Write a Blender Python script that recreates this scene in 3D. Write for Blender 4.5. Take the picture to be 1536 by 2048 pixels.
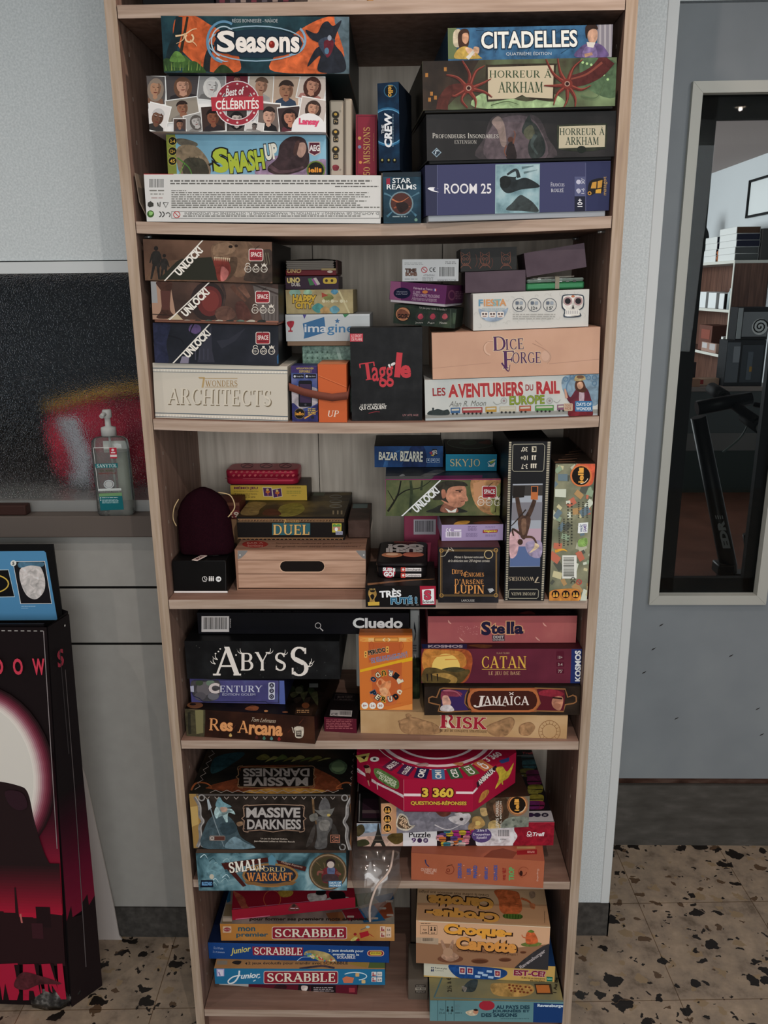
import bpy, bmesh, math, random
import numpy as np
from mathutils import Matrix, Vector

for _o in list(bpy.data.objects):
    bpy.data.objects.remove(_o)
scene = bpy.context.scene
COL = scene.collection
rnd = random.Random(7)

# ------------------------------------------------------------------ camera
cam_data = bpy.data.cameras.new('camera')
cam = bpy.data.objects.new('camera', cam_data)
COL.objects.link(cam)
_right = Vector((0.99975868, 0.01984434, -0.00942238))
_down = Vector((-0.00373844, -0.268971, -0.96314102))
_fwd = Vector((-0.02164724, 0.96294382, -0.2688319))
_m = Matrix((( _right.x, -_down.x, -_fwd.x, 0.04492), (_right.y, -_down.y, -_fwd.y, -1.36588),
             (_right.z, -_down.z, -_fwd.z, 1.575), (0, 0, 0, 1)))
cam.matrix_world = _m
cam_data.sensor_fit = 'VERTICAL'
cam_data.sensor_height = 24.0
cam_data.lens = 24.0 * 1611.96 / 2048.0
cam_data.clip_start = 0.02
scene.camera = cam

# ------------------------------------------------------------------ exposure, world, lights
vs = scene.view_settings
vs.view_transform = 'Standard'
vs.look = 'None'
vs.gamma = 1.0
vs.use_curve_mapping = False
vs.exposure = 0.0
world = bpy.data.worlds.new('world')
scene.world = world
world.use_nodes = True
world.node_tree.nodes['Background'].inputs[0].default_value = (0.80, 0.90, 1.0, 1)
world.node_tree.nodes['Background'].inputs[1].default_value = 0.18


def area_light(name, loc, target, sx, sy, watts, color):
    d = bpy.data.lights.new(name, 'AREA')
    d.shape = 'RECTANGLE'
    d.size, d.size_y, d.energy, d.color = sx, sy, watts, color
    o = bpy.data.objects.new(name, d)
    o.location = loc
    o.rotation_euler = (Vector(target) - Vector(loc)).to_track_quat('-Z', 'Y').to_euler()
    COL.objects.link(o)
    return o


def spot_light(name, loc, watts, color, angle=150, radius=0.03, blend=0.6):
    d = bpy.data.lights.new(name, 'SPOT')
    d.energy, d.color, d.shadow_soft_size = watts, color, radius
    d.spot_size, d.spot_blend = math.radians(angle), blend
    o = bpy.data.objects.new(name, d)
    o.location = loc
    COL.objects.link(o)
    return o


# daylight from the shop windows behind the camera, ceiling downlights, some of them added, back room daylight, a lamp added behind the obscured glass
area_light('window_daylight', (0.55, -4.0, 1.80), (0.1, 0.0, 1.25), 3.6, 1.5, 64, (0.92, 0.97, 1.0))
spot_light('ceiling_downlight_lamp', (0.234, -0.25, 2.515), 13, (1.0, 0.80, 0.70), 165, 0.012)
spot_light('ceiling_downlight_lamp', (0.30, -1.45, 2.515), 31, (1.0, 0.92, 0.86), 165, 0.01)  # downlight added to make the bookcase brighter towards its top
spot_light('ceiling_downlight_lamp', (-1.45, -0.75, 2.515), 15, (1.0, 0.92, 0.86), 165, 0.012)
spot_light('ceiling_downlight_lamp', (1.25, -0.40, 2.515), 11, (1.0, 0.93, 0.89), 165, 0.012)  # downlight added to brighten the door top and the right wall
spot_light('ceiling_downlight_lamp', (1.95, -2.30, 2.515), 22, (1.0, 0.90, 0.82), 165, 0.01)
area_light('back_room_window_light', (-0.9, 5.6, 1.9), (2.7, 5.6, 1.4), 2.2, 1.4, 165, (0.92, 0.96, 1.0))
area_light('added_bag_light', (-0.95, 0.75, 2.2), (-0.75, 0.42, 1.1), 0.3, 0.3, 0.8, (1.0, 0.96, 0.92))  # dim lamp added so the bag behind the obscured glass is lit

# ------------------------------------------------------------------ helpers
GAIN = 1.0
_mats = {}


def lin(hexs, gain=1.0):
    out = []
    for i in (0, 2, 4):
        c = int(hexs[i:i + 2], 16) / 255.0
        l = c / 12.92 if c <= 0.04045 else ((c + 0.055) / 1.055) ** 2.4
        out.append(min(0.92, l * gain))
    return (out[0], out[1], out[2], 1.0)


def mat(c, rough=0.45, metal=0.0, gain=None, spec=0.12):
    """plain printed card / paint of sRGB colour c"""
    g = GAIN if gain is None else gain
    k = (c, rough, metal, round(g, 3), spec)
    if k in _mats:
        return _mats[k]
    m = bpy.data.materials.new('paint_' + c)
    m.use_nodes = True
    b = m.node_tree.nodes['Principled BSDF']
    b.inputs['Base Color'].default_value = lin(c, g)
    b.inputs['Roughness'].default_value = rough
    b.inputs['Metallic'].default_value = metal
    b.inputs['Specular IOR Level'].default_value = spec
    _mats[k] = m
    return m


def noise_mat(name, cols, scale=(20, 20, 20), detail=4, rough=0.45, gain=None, bump=0.0, dist=0.0, spread=(0.3, 0.7), spec=0.12):
    """procedural mottled material; cols are sRGB hex stops"""
    g = GAIN if gain is None else gain
    k = (name, tuple(cols), tuple(scale), detail, rough, round(g, 3), bump, dist, spread)
    if k in _mats:
        return _mats[k]
    m = bpy.data.materials.new(name)
    m.use_nodes = True
    nt = m.node_tree
    b = nt.nodes['Principled BSDF']
    tc = nt.nodes.new('ShaderNodeTexCoord')
    mp = nt.nodes.new('ShaderNodeMapping')
    mp.inputs['Scale'].default_value = scale
    nz = nt.nodes.new('ShaderNodeTexNoise')
    nz.inputs['Scale'].default_value = 1.0
    nz.inputs['Detail'].default_value = detail
    nz.inputs['Distortion'].default_value = dist
    rp = nt.nodes.new('ShaderNodeValToRGB')
    el = rp.color_ramp.elements
    n = len(cols)
    while len(el) < n:
        el.new(0.5)
    for i, c in enumerate(cols):
        el[i].position = spread[0] + (spread[1] - spread[0]) * i / max(1, n - 1)
        el[i].color = lin(c, g)
    L = nt.links.new
    L(tc.outputs['Object'], mp.inputs['Vector'])
    L(mp.outputs['Vector'], nz.inputs['Vector'])
    L(nz.outputs['Fac'], rp.inputs['Fac'])
    L(rp.outputs['Color'], b.inputs['Base Color'])
    b.inputs['Roughness'].default_value = rough
    b.inputs['Specular IOR Level'].default_value = spec
    if bump:
        bp = nt.nodes.new('ShaderNodeBump')
        bp.inputs['Strength'].default_value = bump
        bp.inputs['Distance'].default_value = 0.002
        L(nz.outputs['Fac'], bp.inputs['Height'])
        L(bp.outputs['Normal'], b.inputs['Normal'])
    _mats[k] = m
    return m


class MB:
    """collects geometry and links it as ONE mesh object"""

    def __init__(self):
        self.bm = bmesh.new()
        self.mats = []

    def mi(self, m):
        if m not in self.mats:
            self.mats.append(m)
        return self.mats.index(m)

    def face(self, pts, m, smooth=False):
        vs_ = [self.bm.verts.new(p) for p in pts]
        try:
            f = self.bm.faces.new(vs_)
        except ValueError:
            return None
        f.material_index = self.mi(m)
        f.smooth = smooth
        return f

    def box(self, x0, x1, y0, y1, z0, z1, m, bevel=0.0, seg=2, M=None, edge=None):
        b2 = bmesh.new()
        bmesh.ops.create_cube(b2, size=1.0)
        for v in b2.verts:
            v.co = Vector(((x0 + x1) / 2 + v.co.x * (x1 - x0), (y0 + y1) / 2 + v.co.y * (y1 - y0), (z0 + z1) / 2 + v.co.z * (z1 - z0)))
        i0 = self.mi(m)
        ie = self.mi(edge) if edge else i0
        for f in b2.faces:
            f.material_index = i0
        if bevel > 0:
            old = set(b2.faces)
            r = bmesh.ops.bevel(b2, geom=list(b2.edges), offset=bevel, segments=seg, affect='EDGES', profile=0.5)
            for f in r['faces']:
                f.material_index = ie
                f.smooth = True
        self._merge(b2, M)

    def _merge(self, b2, M=None):
        if M is not None:
            bmesh.ops.transform(b2, matrix=M, verts=list(b2.verts))
        vm = {}
        for v in b2.verts:
            vm[v] = self.bm.verts.new(v.co)
        for f in b2.faces:
            try:
                nf = self.bm.faces.new([vm[v] for v in f.verts])
            except ValueError:
                continue
            nf.material_index = f.material_index
            nf.smooth = f.smooth
        b2.free()

    def tube(self, pts, r, m, n=8, cap=True):
        pts = [Vector(p) for p in pts]
        rr = r if isinstance(r, (list, tuple)) else [r] * len(pts)
        rings = []
        prev = None
        for i, p in enumerate(pts):
            t = (pts[min(i + 1, len(pts) - 1)] - pts[max(i - 1, 0)]).normalized()
            if prev is None:
                a = t.orthogonal().normalized()
            else:
                a = (prev - t * prev.dot(t)).normalized()
            prev = a
            b = t.cross(a)
            rings.append([self.bm.verts.new(p + (a * math.cos(2 * math.pi * k / n) + b * math.sin(2 * math.pi * k / n)) * rr[i]) for k in range(n)])
        mi = self.mi(m)
        for i in range(len(rings) - 1):
            for k in range(n):
                f = self.bm.faces.new((rings[i][k], rings[i][(k + 1) % n], rings[i + 1][(k + 1) % n], rings[i + 1][k]))
                f.material_index = mi
                f.smooth = True
        if cap:
            for rg, rev in ((rings[0], True), (rings[-1], False)):
                f = self.bm.faces.new(rg[::-1] if rev else rg)
                f.material_index = mi

    def loft(self, rings, m, cap=True, smooth=True):
        rs = [[self.bm.verts.new(p) for p in ring] for ring in rings]
        mi = self.mi(m)
        n = len(rs[0])
        for i in range(len(rs) - 1):
            for k in range(n if n > 2 else 1):
                f = self.bm.faces.new((rs[i][k], rs[i][(k + 1) % n], rs[i + 1][(k + 1) % n], rs[i + 1][k]))
                f.material_index = mi
                f.smooth = smooth
        if cap and n > 2:
            for rg in (rs[0][::-1], rs[-1]):
                f = self.bm.faces.new(rg)
                f.material_index = mi

    def prism(self, poly, z0, z1, m, axis='z', smooth=False):
        """poly: 2D points, extruded along axis"""
        def P(a, b, c):
            return {'z': (a, b, c), 'y': (a, c, b), 'x': (c, a, b)}[axis]
        self.loft([[P(a, b, z0) for a, b in poly], [P(a, b, z1) for a, b in poly]], m, True, smooth)

    def build(self, name, parent=None, M=None):
        bmesh.ops.recalc_face_normals(self.bm, faces=list(self.bm.faces))
        me = bpy.data.meshes.new(name)
        self.bm.to_mesh(me)
        self.bm.free()
        for m in self.mats:
            me.materials.append(m)
        o = bpy.data.objects.new(name, me)
        COL.objects.link(o)
        if parent is not None:
            o.parent = parent
        if M is not None:
            o.matrix_world = M
        return o


def tag(o, label, cat, group=None):
    o['label'] = label
    o['category'] = cat
    if group:
        o['group'] = group
    return o


def structure(o):
    o['kind'] = 'structure'
    return o


def empty(name, M=None):
    o = bpy.data.objects.new(name, None)
    o.empty_display_size = 0.05
    COL.objects.link(o)
    if M is not None:
        o.matrix_world = M
    return o


def rrect(w, d, r, n=5, cx=0.0, cy=0.0):
    pts = []
    for sx, sy, a0 in ((1, 1, 0), (-1, 1, 90), (-1, -1, 180), (1, -1, 270)):
        for k in range(n + 1):
            a = math.radians(a0 + 90 * k / n)
            pts.append((cx + sx * (w / 2 - r) + r * math.cos(a), cy + sy * (d / 2 - r) + r * math.sin(a)))
    return pts


def spline(pts, closed=False, n=6):
    P = [np.array(p, float) for p in pts]
    out = []
    N = len(P)
    rng = range(N) if closed else range(N - 1)
    for i in rng:
        p0 = P[(i - 1) % N] if closed or i > 0 else P[0]
        p1, p2 = P[i], P[(i + 1) % N]
        p3 = P[(i + 2) % N] if closed or i + 2 < N else P[-1]
        for k in range(n):
            t = k / n
            out.append(0.5 * (2 * p1 + (p2 - p0) * t + (2 * p0 - 5 * p1 + 4 * p2 - p3) * t * t + (3 * p1 - p0 - 3 * p2 + p3) * t ** 3))
    if not closed:
        out.append(P[-1])
    return out


# ------------------------------------------------------------------ lettering
_txt = {}


def sans(s, bold=0.0):
    """2D faces of a line of text in the built-in font"""
    k = (s, round(bold, 3))
    if k in _txt:
        return _txt[k]
    cu = bpy.data.curves.new('t', 'FONT')
    cu.body = s
    cu.resolution_u = 3
    cu.offset = bold
    ob = bpy.data.objects.new('t', cu)
    COL.objects.link(ob)
    dg = bpy.context.evaluated_depsgraph_get()
    me = ob.evaluated_get(dg).to_mesh()
    vs_ = [(v.co.x, v.co.y) for v in me.vertices]
    faces = [[vs_[i] for i in p.vertices] for p in me.polygons]
    ob.evaluated_get(dg).to_mesh_clear()
    bpy.data.objects.remove(ob)
    bpy.data.curves.remove(cu)
    _txt[k] = faces
    return faces


_T, _t = 0.165, 0.062


def _L(x0, y0, x1, y1, w=_T):
    return ('L', x0, y0, x1, y1, w)


def _A(cx, cy, rx, ry, a0, a1):
    return ('A', cx, cy, rx, ry, a0, a1)


def _st(x, a=0.0, b=1.0, s=0.15):
    return [_L(x, a, x, b), _L(x - s, a + .03, x + s, a + .03, _t), _L(x - s, b - .03, x + s, b - .03, _t)]


def _sv(x, y, s=.13):
    return [_L(x - s, y, x + s, y, _t)]


SERIF = {
    'A': (.92, [_L(.1, 0, .46, 1, _t + .01), _L(.44, 1, .8, 0), _L(.22, .33, .68, .33, _t)] + _sv(.1, .03) + _sv(.8, .03)),
    'B': (.76, _st(.17, s=.12) + [_L(.17, .97, .4, .97, _t), _L(.17, .53, .42, .53, _t), _L(.17, .03, .42, .03, _t), _A(.4, .75, .2, .22, -90, 90), _A(.42, .28, .24, .25, -90, 90)]),
    'C': (.84, [_A(.48, .5, .36, .47, 48, 312), _L(.74, .7, .74, .95, _t), _L(.74, .08, .74, .3, _t)]),
    'D': (.9, _st(.17, s=.12) + [_L(.17, .97, .42, .97, _t), _L(.17, .03, .42, .03, _t), _A(.42, .5, .34, .47, -90, 90)]),
    'E': (.74, _st(.17, s=.12) + [_L(.17, .97, .64, .97, _t), _L(.17, .5, .5, .5, _t), _L(.17, .03, .66, .03, _t), _L(.62, .78, .62, .99, _t), _L(.5, .4, .5, .6, _t), _L(.64, .01, .64, .24, _t)]),
    'F': (.7, _st(.17, s=.14) + [_L(.17, .97, .62, .97, _t), _L(.17, .5, .5, .5, _t), _L(.6, .76, .6, .99, _t), _L(.5, .38, .5, .62, _t)]),
    'G': (.9, [_A(.48, .5, .36, .47, 48, 330), _L(.74, .7, .74, .95, _t), _L(.76, .06, .76, .42), _L(.6, .42, .88, .42, _t)]),
    'H': (.96, _st(.18) + _st(.78) + [_L(.18, .5, .78, .5, _t)]),
    'I': (.4, _st(.2)),
    'J': (.55, [_L(.36, .12, .36, 1), _L(.2, .97, .52, .97, _t), _A(.2, .12, .16, .2, 180, 360)]),
    'K': (.92, _st(.18) + [_L(.24, .42, .72, .98, _t + .01), _L(.36, .58, .78, .03)] + _sv(.72, .97) + _sv(.78, .03)),
    'L': (.72, _st(.17) + [_L(.17, .03, .64, .03, _t), _L(.62, .01, .62, .28, _t)]),
    'M': (1.1, [_L(.16, 0, .18, 1, _t + .02), _L(.2, 1, .54, .06), _L(.54, .06, .88, 1, _t), _L(.92, 0, .9, 1)] + _sv(.16, .03) + _sv(.92, .03) + _sv(.14, .97, .1) + _sv(.96, .97, .1)),
    'N': (.98, [_L(.17, 0, .17, 1, _t + .01), _L(.17, 1, .8, 0), _L(.8, 0, .8, 1, _t + .01)] + _sv(.17, .03) + _sv(.12, .97, .1) + _sv(.8, .97)),
    'O': (.98, [_A(.49, .5, .38, .47, 0, 360)]),
    'P': (.72, _st(.17) + [_L(.17, .97, .4, .97, _t), _L(.17, .46, .4, .46, _t), _A(.4, .715, .22, .255, -90, 90)]),
    'Q': (.98, [_A(.49, .5, .38, .47, 0, 360), _L(.5, .18, .88, -.16, _T * .8)]),
    'R': (.86, _st(.17) + [_L(.17, .97, .4, .97, _t), _L(.17, .5, .4, .5, _t), _A(.4, .735, .22, .235, -90, 90), _L(.4, .5, .74, .03)] + _sv(.76, .03, .1)),
    'S': (.7, [_A(.35, .74, .23, .23, 35, 245), _A(.35, .27, .25, .24, -145, 65), _L(.2, .585, .5, .44, _T * .95), _L(.56, .76, .56, .96, _t), _L(.12, .06, .12, .28, _t)]),
    'T': (.82, _st(.41) + [_L(.06, .97, .76, .97, _t), _L(.07, .74, .07, .99, _t), _L(.75, .74, .75, .99, _t)]),
    'U': (.92, [_L(.18, .3, .18, 1), _L(.74, .3, .74, 1, _t + .01), _A(.46, .3, .28, .27, 180, 360)] + _sv(.18, .97) + _sv(.74, .97)),
    'V': (.92, [_L(.12, 1, .47, 0), _L(.47, 0, .82, 1, _t)] + _sv(.12, .97) + _sv(.82, .97)),
    'W': (1.3, [_L(.12, 1, .42, 0), _L(.42, 0, .66, .9, _t), _L(.6, .9, .9, 0), _L(.9, 0, 1.18, 1, _t)] + _sv(.12, .97) + _sv(1.18, .97) + _sv(.64, .97, .1)),
    'X': (.92, [_L(.14, 1, .78, 0), _L(.14, 0, .78, 1, _t)] + _sv(.14, .97) + _sv(.78, .03) + _sv(.14, .03) + _sv(.78, .97)),
    'Y': (.9, [_L(.1, 1, .45, .45), _L(.45, .45, .8, 1, _t), _L(.45, 0, .45, .5)] + _sv(.1, .97) + _sv(.8, .97) + _sv(.45, .03)),
    'Z': (.8, [_L(.1, .97, .7, .97, _t), _L(.68, 1, .12, 0), _L(.1, .03, .72, .03, _t), _L(.11, .76, .11, .99, _t), _L(.71, .01, .71, .26, _t)]),
    '7': (.7, [_L(.08, .95, .64, .95, .1), _L(.6, .95, .26, 0, _T)]),
    '2': (.7, [_A(.34, .72, .24, .25, -10, 170), _L(.54, .62, .1, .06, _T * .8), _L(.08, .06, .64, .06, .11)]),
    '0': (.74, [_A(.37, .5, .27, .47, 0, 360)]),
    '5': (.7, [_L(.16, .95, .6, .95, .1), _L(.16, .5, .16, .97, .09), _A(.32, .32, .25, .28, -150, 120)]),
    '-': (.5, [_L(.08, .42, .42, .42, .11)]),
    "'": (.24, [_L(.12, .72, .14, 1, .1)]),
    '.': (.26, [_L(.13, 0, .13, .12, .12)]),
    '!': (.34, [_L(.17, .3, .17, 1), _L(.17, 0, .17, .14)]),
    ' ': (.42, []),
}
_acc = {'É': ('E', 1), 'È': ('E', -1), 'Ê': ('E', 0), 'Ç': ('C', 0), 'À': ('A', -1), 'Ô': ('O', 0), 'Î': ('I', 0), 'Ï': ('I', 0)}


def serif(s, e=0.0, small=0.78):
    faces = []
    x = 0.0
    for ch in s:
        sc = 1.0
        if ch.islower():
            sc, ch = small, ch.upper()
        acc = None
        if ch in _acc:
            ch, acc = _acc[ch]
        w, st = SERIF.get(ch, (.42, []))
        st = list(st)
        if acc is not None:
            st.append(_L(w / 2 - .1 * (1 if acc else 0), 1.08 if acc > 0 else 1.22 if acc else 1.16, w / 2 + .12, 1.24 if acc > 0 else 1.08 if acc else 1.2, .08))
        for q in st:
            if q[0] == 'L':
                _, x0, y0, x1, y1, lw = q
                dx, dy = x1 - x0, y1 - y0
                l = math.hypot(dx, dy) or 1
                ux, uy = dx / l, dy / l
                hw = lw / 2 + e
                x0, y0, x1, y1 = x0 - ux * e, y0 - uy * e, x1 + ux * e, y1 + uy * e
                if abs(dx) < abs(dy) and abs(dx) > .05:   # slanted stems end level
                    k = hw / max(abs(uy), .3)
                    quad = [(x0 - k, y0), (x0 + k, y0), (x1 + k, y1), (x1 - k, y1)]
                else:
                    nx, ny = -uy * hw, ux * hw
                    quad = [(x0 + nx, y0 + ny), (x0 - nx, y0 - ny), (x1 - nx, y1 - ny), (x1 + nx, y1 + ny)]
                faces.append([(x + a * sc, b * sc) for a, b in quad])
            else:
                _, cx, cy, rx, ry, a0, a1 = q
                n = max(4, int(abs(a1 - a0) / 22))
                pr = None
                for i in range(n + 1):
                    a = math.radians(a0 + (a1 - a0) * i / n)
                    c, s_ = math.cos(a), math.sin(a)
                    hw = (_t + (_T - _t) * abs(c) ** 1.3) / 2 + e
                    p1 = (cx + c * (rx + hw * .9), cy + s_ * (ry + hw * .9))
                    p0 = (cx + c * max(0, rx - hw * .9), cy + s_ * max(0, ry - hw * .9))
                    if pr:
                        faces.append([(x + a_ * sc, b_ * sc) for a_, b_ in (pr[0], pr[1], p1, p0)])
                    pr = (p0, p1)
        x += (w + .06) * sc
    return faces


def _bbox(faces):
    xs = [p[0] for f in faces for p in f]
    ys = [p[1] for f in faces for p in f]
    return (min(xs), min(ys), max(xs), max(ys)) if xs else (0, 0, 1, 1)


def homog(quad):
    """3x3 map from artwork coordinates (TL,TR,BR,BL given) to the unit square, v down"""
    q = [(quad[i], quad[i + 1]) for i in range(0, 8, 2)]
    A, b = [], []
    for (x, y), (u, v) in zip(q, ((0, 0), (1, 0), (1, 1), (0, 1))):
        A.append([x, y, 1, 0, 0, 0, -u * x, -u * y]); b.append(u)
        A.append([0, 0, 0, x, y, 1, -v * x, -v * y]); b.append(v)
    h = np.linalg.solve(np.array(A, float), np.array(b, float))
    return np.append(h, 1).reshape(3, 3)


def clip01(pts):
    for ax, lim, sg in ((0, 0.0, 1), (0, 1.0, -1), (1, 0.0, 1), (1, 1.0, -1)):
        out = []
        n = len(pts)
        for i in range(n):
            a, b = pts[i], pts[(i + 1) % n]
            da, db = sg * (a[ax] - lim), sg * (b[ax] - lim)
            if da >= 0:
                out.append(a)
            if (da > 0 > db) or (da < 0 < db):
                t = da / (da - db)
                out.append((a[0] + (b[0] - a[0]) * t, a[1] + (b[1] - a[1]) * t))
        pts = out
        if len(pts) < 3:
            return None
    return pts


def ink(c):
    """painted ink of colour c, slightly uneven like a painterly print"""
    if not isinstance(c, str):
        return c
    v = [int(c[i:i + 2], 16) for i in (0, 2, 4)]
    cs = ['%02x%02x%02x' % tuple(max(0, min(255, int(a * k + o))) for a in v) for k, o in ((.76, 0), (.93, 1), (1.05, 2), (1.18, 4))]
    return noise_mat('printed_ink', cs, (75, 75, 75), 5, .45, dist=.8, spread=(.28, .74))


class Print:
    """printed artwork on one face of a box: flat polygons laid onto that face, part of the box's own mesh"""

    def __init__(self, quad, to3d, inset=0.0):
        self.H = homog(quad)
        self.to3d = to3d
        self.items = []
        self.lay = 0
        self.q = quad

    def uv(self, p):
        v = self.H @ np.array((p[0], p[1], 1.0))
        return (v[0] / v[2], v[1] / v[2])

    def add(self, faces, c):
        m = c if not isinstance(c, str) else mat(c)
        self.lay += 1
        for i, f in enumerate(faces):
            p = clip01([self.uv(q) for q in f])
            if p:
                self.items.append((p, self.lay + (i % 7) * .1, m))

    def bg(self, c):
        q = self.q
        x = (min(q[0::2]) - 50, max(q[0::2]) + 50)
        self.add([[(q[0], q[1]), (q[2], q[3]), (q[4], q[5]), (q[6], q[7])]], c)

    def r(self, x0, y0, x1, y1, c):
        self.add([[(x0, y0), (x1, y0), (x1, y1), (x0, y1)]], c)

    def rr(self, x0, y0, x1, y1, c, rad=8):
        self.add([[(a, b) for a, b in rrect(x1 - x0, y1 - y0, rad, 3, (x0 + x1) / 2, (y0 + y1) / 2)]], c)

    def p(self, pts, c):
        self.add([pts], c)

    def b(self, pts, c):
        self.add([[tuple(q) for q in spline(pts, True, 5)]], ink(c))

    def e(self, cx, cy, rx, ry, c, n=20, a0=0):
        self.add([[(cx + rx * math.cos(2 * math.pi * k / n), cy + ry * math.sin(2 * math.pi * k / n)) for k in range(n)]], c)

    def ring(self, cx, cy, r, w, c, ry=None, a0=0, a1=360, n=24):
        ry = ry or r
        fs = []
        for k in range(n):
            a, b = math.radians(a0 + (a1 - a0) * k / n), math.radians(a0 + (a1 - a0) * (k + 1) / n)
            fs.append([(cx + r * math.cos(a), cy + ry * math.sin(a)), (cx + r * math.cos(b), cy + ry * math.sin(b)),
                       (cx + (r - w) * math.cos(b), cy + (ry - w) * math.sin(b)), (cx + (r - w) * math.cos(a), cy + (ry - w) * math.sin(a))])
        self.add(fs, c)

    def s(self, pts, w0, c, w1=None, smooth=True):
        """brush stroke, tapering from w0 to w1"""
        w1 = w0 if w1 is None else w1
        P = spline(pts, False, 5) if smooth and len(pts) > 2 else [np.array(p, float) for p in pts]
        n = len(P)
        L, R = [], []
        for i, p in enumerate(P):
            d = P[min(i + 1, n - 1)] - P[max(i - 1, 0)]
            d = d / (np.linalg.norm(d) or 1)
            w = (w0 + (w1 - w0) * i / (n - 1)) / 2
            L.append(p + np.array((-d[1], d[0])) * w)
            R.append(p - np.array((-d[1], d[0])) * w)
        self.add([[tuple(L[i]), tuple(L[i + 1]), tuple(R[i + 1]), tuple(R[i])] for i in range(n - 1)], ink(c) if w0 > 11 else c)

    def box(self, x0, y0, x1, y1, w, c):
        self.add([[(x0, y0), (x1, y0), (x1, y0 + w), (x0, y0 + w)], [(x0, y1 - w), (x1, y1 - w), (x1, y1), (x0, y1)],
                  [(x0, y0 + w), (x0 + w, y0 + w), (x0 + w, y1 - w), (x0, y1 - w)], [(x1 - w, y0 + w), (x1, y0 + w), (x1, y1 - w), (x1 - w, y1 - w)]], c)

    def t(self, s, x0, y0, x1, y1, c, rot=0, b=0.0, o=None, ow=0.05, sh=0.0, f='sans', arch=0.0, off=(0, 0), mirror=False):
        """text stretched into x0..y1 (before turning by rot degrees counter-clockwise about its centre)"""
        gen = sans if f == 'sans' else serif
        base = gen(s, b if f == 'sans' else b)
        bx0, by0, bx1, by1 = _bbox(base)
        W, H = (bx1 - bx0) or 1, (by1 - by0) or 1
        cx, cy = (x0 + x1) / 2, (y0 + y1) / 2
        ca, sa = math.cos(math.radians(rot)), math.sin(math.radians(rot))

        def place(faces, dx=0, dy=0):
            out = []
            for fc in faces:
                q = []
                for (a, bb) in fc:
                    nx, ny = (a - bx0) / W - .5, (bb - by0) / H - .5
                    X = nx * (x1 - x0) + sh * ny * (y1 - y0)
                    Y = -ny * (y1 - y0) - arch * (1 - 4 * nx * nx) * (y1 - y0)
                    if mirror:
                        X = -X
                    q.append((cx + X * ca + Y * sa + dx, cy - X * sa + Y * ca + dy))
                out.append(q)
            return out
        if o:
            oo = gen(s, b + ow)
            self.add(place(oo, *off), o)
        self.add(place(base), c)

    def T(self, s, x0, y0, x1, y1, c, **k):
        self.t(s, x0, y0, x1, y1, c, f='serif', **k)

    def tv(self, s, x0, y0, x1, y1, c, rot=90, **k):
        """text running vertically inside the box x0..y1"""
        cx, cy, w, h = (x0 + x1) / 2, (y0 + y1) / 2, x1 - x0, y1 - y0
        self.t(s, cx - h / 2, cy - w / 2, cx + h / 2, cy + w / 2, c, rot=rot, **k)

    def small(self, x0, y0, x1, y1, n, c, seed=1, fill=.5):
        """rows of print too small to read"""
        r = random.Random(seed)
        hh = (y1 - y0) / n
        fs = []
        for i in range(n):
            x = x0
            end = x1 - r.random() * .12 * (x1 - x0)
            while x < end:
                l = (.4 + r.random() * 1.6) * hh * 1.6
                fs.append([(x, y0 + i * hh), (min(end, x + l), y0 + i * hh), (min(end, x + l), y0 + i * hh + hh * fill), (x, y0 + i * hh + hh * fill)])
                x += l + hh * .45
        self.add(fs, c)

    def bar(self, x0, y0, x1, y1, bgc='d8d8d4', c='3a3a3a', seed=3, pad=.08, vert=False):
        self.r(x0, y0, x1, y1, bgc)
        r = random.Random(seed)
        fs = []
        if not vert:
            px, py = (x1 - x0) * pad, (y1 - y0) * pad
            x, e = x0 + px, x1 - px
            while x < e:
                w = (x1 - x0) * r.choice((.012, .02, .03))
                fs.append([(x, y0 + py), (min(e, x + w), y0 + py), (min(e, x + w), y1 - py * 2.2), (x, y1 - py * 2.2)])
                x += w + (x1 - x0) * r.choice((.012, .018, .026))
        else:
            px, py = (x1 - x0) * pad, (y1 - y0) * pad
            y, e = y0 + py, y1 - py
            while y < e:
                w = (y1 - y0) * r.choice((.012, .02, .03))
                fs.append([(x0 + px, y), (x1 - px * 2.2, y), (x1 - px * 2.2, min(e, y + w)), (x0 + px, min(e, y + w))])
                y += w + (y1 - y0) * r.choice((.012, .018, .026))
        self.add(fs, c)

    def icon(self, cx, cy, r, bgc, c, ringc=None, s=None):
        if ringc:
            self.e(cx, cy, r, r, ringc)
            self.e(cx, cy, r * .86, r * .86, bgc)
        else:
            self.e(cx, cy, r, r, bgc)
        if s:
            self.t(s, cx - r * .55, cy - r * .35, cx + r * .55, cy + r * .4, c, b=.02)
        else:
            for dx in (-.35, .3):
                self.e(cx + dx * r, cy - r * .25, r * .18, r * .2, c, 8)
                self.b([(cx + dx * r - r * .26, cy + r * .5), (cx + dx * r - r * .2, cy), (cx + dx * r + r * .2, cy), (cx + dx * r + r * .26, cy + r * .5)], c)

    def portrait(self, x0, y0, x1, y1, bgc, skin, hair, cloth, long=False, tilt=0.0, border='e4e2de', lift=0.0):
        """a small photo print of an anonymous head and shoulders"""
        W, H = x1 - x0, y1 - y0
        cx, cy = (x0 + x1) / 2, (y0 + y1) / 2
        ca, sa = math.cos(math.radians(tilt)), math.sin(math.radians(tilt))

        def R(pts):
            return [(cx + (a * W) * ca + (b * H) * sa, cy - (a * W) * sa + (b * H) * ca) for a, b in pts]

        def C(pts):
            return [(max(-.47, min(.47, a)), max(-.46, min(.46, b))) for a, b in pts]
        self.p(R([(-.5, -.5), (.5, -.5), (.5, .5), (-.5, .5)]), border)
        self.p(R([(-.47, -.46), (.47, -.46), (.47, .46), (-.47, .46)]), bgc)
        k = H / W
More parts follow.
